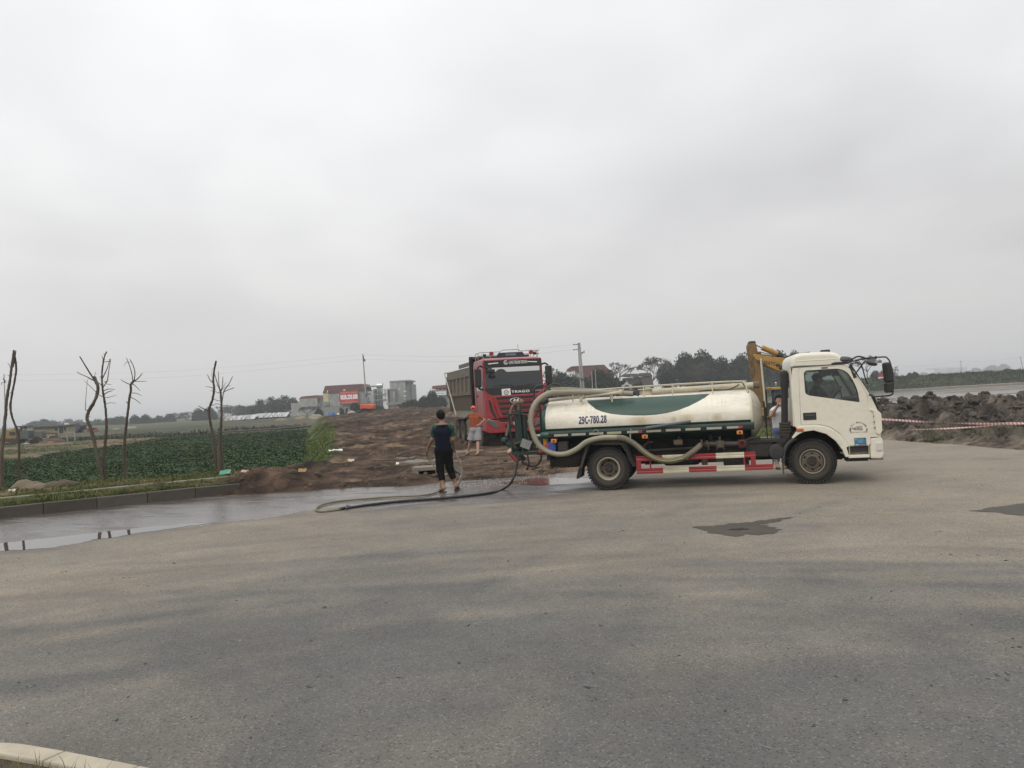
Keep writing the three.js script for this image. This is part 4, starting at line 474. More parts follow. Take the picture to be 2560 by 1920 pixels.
// pump gear and hose frame at the tail
{ const fr = new THREE.Group(); fr.name = 'rear_pump_frame'; tanker.add(fr); const z0 = -0.35, z1 = -1.45;
  part(fr, 'frame_bars', [z0, z1].flatMap(z => [rod([-1.74, 1.55, z], [-1.71, 0.72, z], 0.022), rod([-1.97, 1.53, z], [-1.93, 0.72, z], 0.018), rod([-1.32, 1.8, z], [-1.33, 0.76, z], 0.022), rod([-1.98, 1.53, z], [-1.70, 1.54, z], 0.016), rod([-1.71, 1.56, z], [-1.30, 1.58, z], 0.014), bx(0.95, 0.06, 0.06, -1.42, 0.74, z)]).concat([bx(0.06, 0.06, 1.1, -1.9, 0.74, -0.9), bx(0.05, 0.05, 1.1, -1.33, 1.78, -0.9), bx(0.5, 0.03, 1.0, -1.2, 0.71, -0.9)]), darkGreen);
  part(fr, 'water_column', [rb(0.17, 0.66, 0.2, 0.02, -1.79, 1.2, -0.5), rb(0.06, 0.62, 0.12, 0.01, -1.67, 1.2, -0.45), rb(0.1, 0.2, 0.16, 0.02, -1.80, 1.62, -0.5)], darkGreen);
  part(fr, 'brass_valve', [new THREE.SphereGeometry(0.055, 14, 10).translate(-1.84, 1.74, -0.42), new THREE.SphereGeometry(0.05, 14, 10).translate(-1.70, 1.76, -0.42), rod([-1.88, 1.74, -0.42], [-1.68, 1.77, -0.42], 0.032), rod([-1.78, 1.6, -0.45], [-1.78, 1.74, -0.43], 0.035), tube([[-1.86, 1.72, -0.42], [-1.93, 1.6, -0.4], [-1.95, 1.4, -0.4], [-2.02, 1.2, -0.4], [-2.05, 1.1, -0.4]], 0.03)], M(0.19, 0.135, 0.10, 0.7, { map: dirtMap }));
  part(fr, 'pump_body', [rb(0.3, 0.16, 0.4, 0.04, -1.78, 0.86, -0.8), rb(0.34, 0.2, 0.3, 0.05, -1.3, 0.86, -0.9), rod([-1.9, 0.92, -0.35], [-1.7, 0.98, -0.35], 0.03), rod([-1.7, 0.98, -0.4], [-1.45, 0.95, -0.4], 0.025)], M(0.04, 0.04, 0.032, 0.7, { map: dirtMap }));
  part(fr, 'data_plate', bx(0.2, 0.17, 0.008, -1.62, 0.93, -0.22, [0, 0, -0.4]), M(0.27, 0.28, 0.28, 0.5, { map: dirtMap }));
  part(fr, 'yellow_canister', rb(0.09, 0.17, 0.1, 0.025, -1.22, 0.94, -0.22), M(0.55, 0.38, 0.05, 0.5)); part(fr, 'red_canister', [rb(0.09, 0.13, 0.1, 0.02, -1.19, 0.86, -0.17), rb(0.14, 0.1, 0.1, 0.03, -1.05, 1.01, -0.2), rb(0.1, 0.1, 0.1, 0.02, -1.31, 0.80, -0.2)], M(0.45, 0.05, 0.03, 0.5)); part(fr, 'blue_canister', rb(0.15, 0.18, 0.12, 0.02, -1.08, 0.87, -0.15), M(0.03, 0.08, 0.32, 0.5)); part(fr, 'grey_motor', rb(0.2, 0.19, 0.2, 0.02, -0.87, 0.86, -0.2), M(0.045, 0.04, 0.033, 0.7, { map: dirtMap }));
  part(fr, 'hose_arch', [tube([[-1.46, 1.80, -0.5], [-1.45, 1.98, -0.5], [-1.37, 2.06, -0.5], [-1.25, 2.06, -0.5], [-1.14, 1.98, -0.5], [-1.09, 1.8, -0.5]], 0.018, 8, 30), tube([[-1.28, 1.80, -0.9], [-1.25, 1.99, -0.9], [-1.16, 2.08, -0.9], [-1.05, 2.08, -0.9], [-0.96, 2.0, -0.9], [-0.93, 1.8, -0.9]], 0.018, 8, 30)], black);
  part(fr, 'spray_nozzle', [new THREE.SphereGeometry(0.075, 16, 12).translate(-2.12, 1.0, -0.5), rod([-2.12, 1.0, -0.5], [-1.95, 0.82, -0.5], 0.05, 0.04), rod([-1.95, 0.84, -0.5], [-1.72, 0.6, -0.5], 0.04)], darkGreen);
  part(fr, 'tail_marker', rod([-2.0, 0.80, -0.4], [-1.84, 0.58, -0.4], 0.062, 0.058, 14), M(0.27, 0.05, 0.03, 0.6, { map: dirtMap })); part(fr, 'tail_marker_cap', rod([-2.02, 0.83, -0.4], [-1.985, 0.78, -0.4], 0.064, 0.064, 14), creamFlat);
  part(fr, 'small_hose_loop', [tube([[-1.78, 0.72, -0.35], [-1.74, 0.58, -0.33], [-1.6, 0.49, -0.32], [-1.45, 0.5, -0.32], [-1.36, 0.62, -0.33], [-1.36, 0.73, -0.35]], 0.018, 8), tube([[-1.62, 0.72, -0.3], [-1.6, 0.55, -0.3], [-1.64, 0.44, -0.3]], 0.016, 8), rod([-1.62, 0.45, -0.3], [-1.66, 0.43, -0.3], 0.03)], rubber); }
part(tanker, 'tail_lamp_bar', [bx(0.06, 0.1, 1.9, -1.15, 0.66, -0.98)], chassisMat);
// thick suction hose draped along the flank
part(tanker, 'suction_hose', tube([[0.5, 1.80, -0.5], [-0.2, 1.87, -0.42], [-0.8, 1.905, -0.3], [-1.12, 1.89, -0.15], [-1.35, 1.71, -0.02], [-1.44, 1.42, 0.03], [-1.40, 1.12, 0.05], [-1.27, 0.88, 0.05], [-1.05, 0.75, 0.05], [-0.81, 0.725, 0.05], [-0.57, 0.81, 0.06], [-0.37, 0.94, 0.06], [-0.1, 1.0, 0.06], [0.21, 0.995, 0.06]], 0.052, 14, 110), hoseMat);
part(tanker, 'suction_hose_lower', tube([[0.20, 0.995, 0.06], [0.36, 0.965, 0.06], [0.54, 0.85, 0.06], [0.74, 0.67, 0.06], [0.95, 0.55, 0.06], [1.17, 0.52, 0.06], [1.4, 0.565, 0.06], [1.58, 0.67, 0.03], [1.74, 0.79, -0.05]], 0.052, 14, 70), hoseDirty);
part(tanker, 'hose_stripe', tube([[-0.1, 1.048, 0.075], [0.2, 1.043, 0.075], [0.36, 1.008, 0.085], [0.545, 0.875, 0.10], [0.74, 0.685, 0.108], [0.95, 0.555, 0.112], [1.17, 0.52, 0.112], [1.4, 0.565, 0.112]], 0.006, 6, 60), M(0.42, 0.38, 0.06, 0.6));
part(tanker, 'upper_hose', tube([[0.3, 1.83, -0.75], [-0.4, 1.90, -0.65], [-0.85, 1.95, -0.6], [-1.1, 1.95, -0.55], [-1.2, 1.91, -0.6]], 0.06, 12, 50), M(0.24, 0.215, 0.15, 0.6, { map: dirtMap }));
part(tanker, 'hose_tie', [tube([[0.44, 1.04, 0.0], [0.455, 1.0, 0.09], [0.46, 0.9, 0.1], [0.45, 0.86, 0.04], [0.44, 0.95, 0.0]], 0.005, 5), tube([[-0.25, 1.12, 0.01], [-0.2, 1.16, 0.05], [-0.14, 1.13, 0.04], [-0.17, 1.06, 0.05]], 0.006, 5), rod([0.47, 1.15, 0.0], [0.455, 0.9, 0.08], 0.005)], M(0.3, 0.3, 0.28, 0.6));
// pipes and rails on the tank top
part(tanker, 'spray_pipe', [rod([-1.15, 1.765, -0.42], [0.27, 1.835, -0.42], 0.035, 0.035, 14), rod([-0.5, 1.81, -0.42], [-0.5, 1.71, -0.36], 0.03), bx(0.03, 0.14, 0.04, 0.1, 1.73, -0.42)], pipeCream); part(tanker, 'pipe_cap', [disc(0.062, 0.06, 'x').translate(0.27, 1.835, -0.42), disc(0.062, 0.08, 'x').rotateY(0.9).translate(-0.47, 1.81, -0.42)], pipeCream); part(tanker, 'pipe_elbow', [new THREE.SphereGeometry(0.055, 12, 8).translate(-1.2, 1.76, -0.42), rod([-1.3, 1.72, -0.42], [-1.17, 1.765, -0.42], 0.05)], black);
part(tanker, 'top_rail', [tube([[-1.0, 1.905, -0.62], [0.2, 1.925, -0.62], [1.4, 1.935, -0.62], [2.45, 1.925, -0.62], [2.58, 1.89, -0.6], [2.63, 1.78, -0.56], [2.65, 1.70, -0.53]], 0.014, 8, 60), tube([[-1.0, 1.905, -1.35], [0.2, 1.925, -1.35], [2.45, 1.925, -1.35], [2.6, 1.88, -1.35], [2.67, 1.72, -1.35]], 0.014, 8, 60), ...[-0.7, 0.05, 0.7, 1.25, 2.0].flatMap(x => [rod([x, 1.925, -0.62], [x, 1.70, -0.58], 0.012), rod([x, 1.925, -1.35], [x, 1.70, -1.4], 0.012)])], creamFlat);
part(tanker, 'top_rail_tip', [tube([[2.57, 1.88, -0.62], [2.63, 1.78, -0.58], [2.655, 1.69, -0.55]], 0.018, 8), rod([2.655, 1.69, -0.55], [2.655, 1.66, -0.54], 0.02)], black);
part(tanker, 'long_pipe', rod([0.85, 1.815, -0.85], [2.82, 1.835, -0.85], 0.055, 0.06, 16), pipeCream); part(tanker, 'long_pipe_mouth', lathe([[0.058, -0.06], [0.068, -0.05], [0.068, 0.05], [0.056, 0.055], [0.05, 0.0], [0.05, -0.06]], 20).rotateY(Math.PI / 2).translate(2.82, 1.835, -0.85), M(0.16, 0.145, 0.11, 0.7, { map: dirtMap }));
part(tanker, 'hatch', [lathe([[0.001, 0.12], [0.15, 0.12], [0.165, 0.105], [0.165, 0.0]], 28).rotateX(-Math.PI / 2).translate(0.75, 1.745, -1.0)], pipeCream); part(tanker, 'hatch_lid', [lathe([[0.001, 0.02], [0.19, 0.02], [0.195, 0.0]], 28).rotateX(-Math.PI / 2).translate(0.75, 1.865, -1.0), rb(0.1, 0.03, 0.06, 0.01, 0.75, 1.9, -1.0)], pipeCream); part(tanker, 'top_valve', [rb(0.12, 0.1, 0.1, 0.03, 0.37, 1.83, -0.9), disc(0.06, 0.08, 'x').translate(0.45, 1.83, -0.9), tube([[0.5, 1.82, -0.9], [0.56, 1.76, -0.8], [0.6, 1.78, -0.7]], 0.012)], black);
part(tanker, 'loose_strap', tube([[1.75, 1.775, -0.6], [2.0, 1.785, -0.6], [2.25, 1.772, -0.55], [2.38, 1.80, -0.6], [2.5, 1.86, -0.66]], 0.012, 6), black);
// gap behind the cab: exhaust snorkel, air cleaner, ladder post
part(tanker, 'intake_snorkel', [rod([3.24, 1.02, -0.22], [3.29, 1.92, -0.22], 0.06, 0.058, 16), new THREE.SphereGeometry(0.075, 14, 8).translate(3.29, 2.0, -0.22), rod([3.285, 1.75, -0.22], [3.29, 2.0, -0.22], 0.075, 0.075, 16), rod([3.3, 1.85, -0.22], [3.42, 1.86, -0.25], 0.015)], blackMatt); part(tanker, 'snorkel_bellows', [0, 1, 2, 3].map(k => rb(0.2, 0.045, 0.2, 0.02, 3.25, 1.1 - k * 0.05, -0.24)).concat([rb(0.19, 0.12, 0.19, 0.03, 3.24, 0.92, -0.25)]), M(0.055, 0.042, 0.033, 0.85, { map: dirtMap })); part(tanker, 'intake_duct', rod([3.3, 0.86, -0.24], [3.0, 0.6, -0.2], 0.09, 0.075, 14), rubber); part(tanker, 'air_cleaner', [lathe([[0.001, 0.0], [0.12, 0.0], [0.14, -0.02], [0.14, -0.4]], 28).translate(3.06, 0.6, -0.08), lathe([[0.05, 0.002], [0.055, 0.008], [0.06, 0.002]], 24).translate(3.06, 0.6, -0.08)], M(0.026, 0.026, 0.027, 0.65)); part(tanker, 'drain_valve', [new THREE.SphereGeometry(0.022, 10, 8).translate(3.05, 0.43, -0.1), rod([3.05, 0.41, -0.1], [3.08, 0.385, -0.06], 0.012)], rimPale); part(tanker, 'side_panel', [rb(0.52, 0.28, 0.05, 0.02, 2.75, 0.65, -0.2), bx(0.6, 0.05, 0.5, 2.85, 0.8, -0.4), tube([[2.55, 0.5, -0.15], [2.55, 0.75, -0.15], [2.6, 0.85, -0.15], [2.8, 0.87, -0.15]], 0.03)], dustyBlack); part(tanker, 'sight_gauge', [rod([2.93, 1.52, -0.75], [2.955, 1.02, -0.75], 0.016), bx(0.02, 0.75, 0.02, 2.96, 1.05, -0.8)], black); part(tanker, 'white_post', rod([2.93, 2.34, -0.8], [2.96, 1.4, -0.8], 0.019), creamFlat);
// ---------------------------------------------------------------- tanker cab
{
  const cab = new THREE.Group(); cab.name = 'cab'; tanker.add(cab); const zn = 0.03, zf = -1.97, wide = zn - zf;
  const rear = [[3.40, 1.05], [3.385, 1.4], [3.375, 1.85], [3.42, 2.10]];
  const arch = [[4.275, 0.655], [4.235, 0.63], [4.13, 0.82], [3.98, 0.955], [3.74, 1.035], [3.58, 1.02], [3.46, 0.97]];
  const outline = [...rear, [4.22, 2.115], [4.34, 2.09], [4.45, 1.97], [4.56, 1.79], [4.70, 1.52], [4.775, 1.32], [4.815, 1.2], [4.815, 0.80], [4.62, 0.80], [4.62, 0.655], ...arch, [3.40, 1.05]];
  const door = round([[3.505, 1.07], [3.52, 2.085], [4.27, 2.085], [4.36, 2.06], [4.45, 1.93], [4.58, 1.70], [4.645, 1.52], [4.645, 0.665], [4.30, 0.665], [4.275, 0.70], [4.17, 0.87], [4.0, 1.01], [3.86, 1.055], [3.75, 1.07]], 0.05, 3);
  const win = round([[3.60, 1.63], [3.595, 2.05], [4.20, 2.05], [4.335, 1.985], [4.42, 1.845], [4.495, 1.64], [4.515, 1.43], [4.49, 1.42], [3.66, 1.585]], 0.09, 5);
  for (const side of [0, 1]) { const z = side ? zf : zn - 0.03, q = side ? 1 : -1;
    const fr = poly(outline); fr.holes.push(path(grow(door, 0.011))); part(cab, 'side_frame', ext(fr, 0.03, 0.006, z), cream);
    const dsh = poly(door); dsh.holes.push(path(win)); const d = part(cab, 'door', ext(dsh, 0.036, 0.008, z - 0.002), cream);
    const ws = poly(grow(win, 0.004)); ws.holes.push(path(grow(win, -0.022))); part(d, 'window_rubber', ext(ws, 0.026, 0.004, z + 0.0), black);
    part(d, 'window', ext(poly(grow(win, -0.015)), 0.004, 0, z + 0.014), paneMat);
    part(d, 'door_lining', [ext(poly([[3.53, 1.09], [3.53, 1.56], [3.66, 1.56], [4.5, 1.40], [4.62, 1.40], [4.62, 0.70], [4.31, 0.70], [4.2, 0.9], [3.9, 1.07]]), 0.02, 0, side ? z + 0.05 : z - 0.04)], black);
    if (!side) { part(d, 'handle_recess', rb(0.225, 0.135, 0.02, 0.03, 3.66, 1.22, zn + 0.003), black); part(d, 'handle', rb(0.15, 0.03, 0.02, 0.01, 3.66, 1.235, zn + 0.018), greyPlastic); part(d, 'press_line', [rb(0.62, 0.008, 0.008, 0.003, 4.15, 1.165, zn + 0.001)], cream);
      part(d, 'company_mark', new THREE.PlaneGeometry(0.31, 0.252).translate(4.46, 0.965, zn + 0.0095), M(1, 1, 1, 0.5, { transparent: true, map: canvas(512, 416, (x, w, h) => { x.fillStyle = '#23262c'; x.textAlign = 'center'; const t = 'CÔNG TY CỔ PHẦN LICOGI 166'; x.font = 'bold 56px sans-serif'; for (let i = 0; i < t.length; i++) { const a = Math.PI * (1.04 - 1.08 * i / (t.length - 1)); x.save(); x.translate(w / 2 + Math.cos(a) * 205, 250 - Math.sin(a) * 200); x.rotate(Math.PI / 2 - a); x.fillText(t[i], 0, 0); x.restore(); } x.font = 'bold 78px sans-serif'; x.fillText('TB', 130, 240); x.fillRect(178, 150, 8, 120); x.font = 'bold 42px sans-serif'; x.textAlign = 'left'; ['5500 KG', '5895 KG', '11590KG'].forEach((s, i) => x.fillText(s, 200, 175 + i * 42)); x.textAlign = 'center'; x.font = 'bold 40px sans-serif'; x.fillText('ĐIỆN LẠI BẢN TỰ ĐỔ CHÂN', w / 2, 330); x.font = '44px sans-serif'; x.fillText('★   ★   ★   ★   ★', w / 2, 396); }) })); }
  }
  const lk = part(cab, 'sticker', bx(0.195, 0.14, 0.004, 4.475, 0.73, zn + 0.011), M(1, 1, 1, 0.5, { map: canvas(256, 184, (x, w, h) => { x.fillStyle = '#2b5c76'; x.fillRect(0, 0, w, h); x.fillStyle = '#38708d'; x.fillRect(0, 50, w, 80); x.fillStyle = '#7fa5b5'; for (let k = 0; k < 4; k++) x.fillRect(60 + k * 8, 20 + k * 26, 150 - k * 20, 9); x.fillStyle = '#c9d8dc'; x.fillRect(16, 150, 70, 14); x.fillStyle = '#b06a70'; x.fillRect(100, 148, 30, 18); x.fillRect(140, 148, 90, 18); x.beginPath(); x.fillStyle = '#8fb9cb'; x.arc(35, 35, 16, 0, 7); x.fill(); }) }));
  // cab body: floor, rear wall, roof skin, front panel
  part(cab, 'rear_wall', [bx(0.03, 0.5, wide - 0.08, 3.39, 1.3, -0.97), bx(0.03, 0.55, 0.45, 3.385, 1.82, -0.27), bx(0.03, 0.55, 0.45, 3.385, 1.82, -1.67), bx(0.03, 0.1, 1.1, 3.385, 2.06, -0.97)], cream); part(cab, 'rear_window', bx(0.006, 0.47, 1.0, 3.385, 1.78, -0.97), paneMat);
  part(cab, 'floor', [bx(1.2, 0.06, wide - 0.1, 4.0, 1.06, -0.97), bx(0.35, 0.5, wide - 0.1, 4.45, 0.8, -0.97)], black);
  { const s = poly(round([[3.385, 2.09], [3.40, 2.26], [3.47, 2.345], [3.60, 2.365], [4.05, 2.355], [4.19, 2.32], [4.30, 2.21], [4.37, 2.11]], 0.05, 4)); const g = new THREE.ExtrudeGeometry(s, { depth: wide - 0.2, bevelEnabled: true, bevelThickness: 0.10, bevelSize: 0.07, bevelOffset: -0.07, bevelSegments: 6, curveSegments: 8 }); g.translate(0, 0, zf + 0.1); part(cab, 'roof', g, cream); part(cab, 'roof_ridge', rb(0.66, 0.02, 0.02, 0.008, 3.83, 2.215, zn - 0.005), cream); part(cab, 'roof_gutter', [rb(0.98, 0.016, 0.02, 0.006, 3.88, 2.118, zn + 0.003)], M(0.10, 0.09, 0.07, 0.6)); }
  part(cab, 'roof_lamp', [rb(0.16, 0.05, 0.1, 0.015, 4.03, 2.375, -0.3)], black); part(cab, 'roof_vent', bx(0.27, 0.008, 0.4, 3.66, 2.378, -0.7, [0, 0, 0.06]), black);
  part(cab, 'windscreen', [beam([4.40, 2.08, -0.97], [4.735, 1.44, -0.97], 0.008, wide - 0.16)], paneMat); part(cab, 'pillar_trim', [beam([4.35, 2.05, zn - 0.01], [4.46, 1.86, zn + 0.008], 0.07, 0.01)], black); part(cab, 'screen_seal', [beam([4.40, 2.10, zn - 0.05], [4.73, 1.46, zn - 0.05], 0.03, 0.05), beam([4.40, 2.10, zf + 0.05], [4.73, 1.46, zf + 0.05], 0.03, 0.05), bx(0.05, 0.04, wide - 0.1, 4.73, 1.44, -0.97)], black);
  { const s = poly(round([[4.60, 1.46], [4.735, 1.45], [4.80, 1.28], [4.835, 1.2], [4.835, 0.80], [4.60, 0.80]], 0.03, 3)); part(cab, 'front_panel', ext(s, wide - 0.07, 0.03, zf + 0.035), cream); part(cab, 'corner_panel', ext(poly(round([[4.66, 1.285], [4.70, 1.30], [4.825, 1.235], [4.845, 1.2], [4.845, 0.90], [4.80, 0.84], [4.74, 0.86], [4.72, 1.24]], 0.03)), 0.05, 0.012, zn - 0.015), M(0.66, 0.63, 0.52, 0.4)); [1.17, 1.07, 0.97].forEach(y => part(cab, 'corner_slot', bx(0.03, 0.012, 0.02, 4.725, y, zn + 0.022), black)); part(cab, 'wiper_cowl', tube([[4.66, 1.55, zn - 0.02], [4.74, 1.5, zn - 0.04], [4.78, 1.36, zn - 0.06], [4.79, 1.27, zn - 0.08]], 0.03, 8), black); }
  { const s = poly(round([[4.63, 0.43], [4.635, 0.78], [4.70, 0.79], [4.82, 0.80], [4.855, 0.74], [4.85, 0.48], [4.81, 0.42]], 0.03, 3)); part(cab, 'bumper', ext(s, wide - 0.02, 0.02, zf + 0.01), cream); part(cab, 'headlamp', ext(poly(round([[4.735, 0.56], [4.74, 0.70], [4.84, 0.71], [4.84, 0.57]], 0.015)), 0.02, 0.004, zn - 0.008), lampGlass); part(cab, 'bumper_lip', bx(0.2, 0.04, 0.4, 4.74, 0.415, -0.2), M(0.16, 0.14, 0.1, 0.8)); }
  // wheel arch flare, steps
  { const o = [[3.335, 0.85], [3.42, 0.96], [3.455, 1.045], [3.56, 1.052], [3.76, 1.05], [3.9, 1.025], [4.02, 0.975], [4.14, 0.855], [4.23, 0.69], [4.28, 0.47]], i = [[4.215, 0.47], [4.17, 0.60], [4.07, 0.76], [3.92, 0.89], [3.71, 0.965], [3.55, 0.95], [3.46, 0.91], [3.355, 0.835]]; part(cab, 'fender', ext(poly([...o, ...i]), 0.10, 0.012, zn - 0.085), cream); part(cab, 'wheel_house', [ext(poly([[3.37, 0.85], [3.47, 0.92], [3.71, 0.975], [3.93, 0.9], [4.08, 0.77], [4.2, 0.55], [4.24, 0.62], [4.1, 0.9], [3.93, 1.02], [3.71, 1.05], [3.46, 1.0]]), 0.5, 0, -0.55), bx(0.9, 0.75, 0.03, 3.8, 0.75, -0.6)], blackMatt);
    part(cab, 'side_indicator', rb(0.125, 0.058, 0.02, 0.012, 3.48, 0.983, zn + 0.02), M(0.42, 0.10, 0.025, 0.35, { clearcoat: 0.5 }));
    part(cab, 'step_well', [bx(0.33, 0.2, 0.02, 4.45, 0.57, zn - 0.12), bx(0.02, 0.2, 0.12, 4.29, 0.57, zn - 0.07), bx(0.02, 0.2, 0.12, 4.615, 0.57, zn - 0.07)], M(0.42, 0.37, 0.27, 0.6, { map: dirtMap })); part(cab, 'step', [rb(0.35, 0.055, 0.14, 0.01, 4.44, 0.475, zn - 0.06)], cream); part(cab, 'step_underside', [bx(0.36, 0.05, 0.3, 4.42, 0.41, zn - 0.2), rod([4.25, 0.5, -0.3], [4.25, 0.42, -0.3], 0.04)], chassisMat); part(cab, 'brake_pipes', [rod([4.15, 0.62, -0.1], [4.22, 0.60, -0.06], 0.015), rod([4.15, 0.54, -0.1], [4.22, 0.55, -0.06], 0.015)], rimPale); }
  // interior
  part(cab, 'seat', [rb(0.12, 0.72, 0.5, 0.05, 3.62, 1.74, -0.5, [0, 0, 0.12]), rb(0.5, 0.14, 0.5, 0.05, 3.82, 1.36, -0.5), rb(0.12, 0.6, 0.9, 0.05, 3.62, 1.6, -1.4, [0, 0, 0.12])], M(0.02, 0.024, 0.035, 0.8)); part(cab, 'dashboard', [rb(0.3, 0.22, wide - 0.15, 0.06, 4.58, 1.4, -0.97)], black); part(cab, 'steering_wheel', new THREE.TorusGeometry(0.21, 0.016, 8, 28).rotateY(Math.PI / 2).rotateZ(-0.75).translate(4.28, 1.55, -1.45), black); part(cab, 'b_pillar', [bx(0.05, 0.95, 0.03, 3.55, 1.6, -0.05), bx(0.05, 0.95, 0.03, 3.55, 1.6, -1.88)], greyPlastic); part(cab, 'sun_visor', rb(0.04, 0.14, 0.6, 0.02, 4.2, 1.98, -0.5, [0, 0, 0.4]), greyPlastic);
  // mirrors
  const mir = new THREE.Group(); mir.name = 'mirror_arm'; cab.add(mir);
  part(mir, 'arm_bars', [tube([[4.08, 2.135, zn + 0.02], [4.4, 2.15, zn + 0.04], [4.62, 2.185, 0.10], [4.80, 2.195, 0.16], [4.95, 2.19, 0.2], [5.0, 2.12, 0.22], [5.035, 1.95, 0.22], [5.035, 1.7, 0.22], [5.02, 1.55, 0.22], [4.97, 1.52, 0.2], [4.85, 1.515, 0.15], [4.70, 1.51, 0.06]], 0.013, 8, 90, 0.2), tube([[4.38, 2.16, 0.03], [4.48, 2.22, 0.06], [4.55, 2.23, 0.08], [4.64, 2.19, 0.11]], 0.014, 8), rod([4.46, 1.92, 0.03], [4.62, 2.14, 0.10], 0.012), tube([[4.42, 2.12, 0.03], [4.54, 2.12, 0.06], [4.58, 2.05, 0.06], [4.62, 1.85, 0.05], [4.66, 1.74, 0.03]], 0.011, 8), rod([4.80, 2.22, 0.14], [4.80, 2.16, 0.14], 0.014)], black);
  part(mir, 'main_mirror', [rb(0.09, 0.345, 0.20, 0.04, 4.955, 1.925, 0.22, [0, 0.3, 0.06])], black); part(mir, 'wide_mirror', [rb(0.09, 0.185, 0.19, 0.035, 4.955, 1.66, 0.22, [0, 0.3, 0.03])], black); part(mir, 'kerb_mirror', new THREE.SphereGeometry(0.105, 20, 12).scale(0.95, 0.42, 0.9).rotateZ(-0.35).translate(4.725, 2.10, 0.14), greyPlastic);
  part(cab, 'visor_lamp', [new THREE.SphereGeometry(0.15, 24, 14).scale(1.05, 0.42, 0.7).rotateZ(-0.05).translate(4.305, 2.19, -0.06), rb(0.30, 0.03, 0.12, 0.012, 4.27, 2.145, -0.02)], greyPlastic); part(cab, 'window_bracket', [rb(0.11, 0.02, 0.02, 0.006, 3.96, 2.07, zn + 0.012), rb(0.22, 0.12, 0.05, 0.03, 3.98, 1.985, -0.1), rod([3.97, 2.07, -0.08], [3.98, 2.02, -0.08], 0.012)], greyPlastic);
}
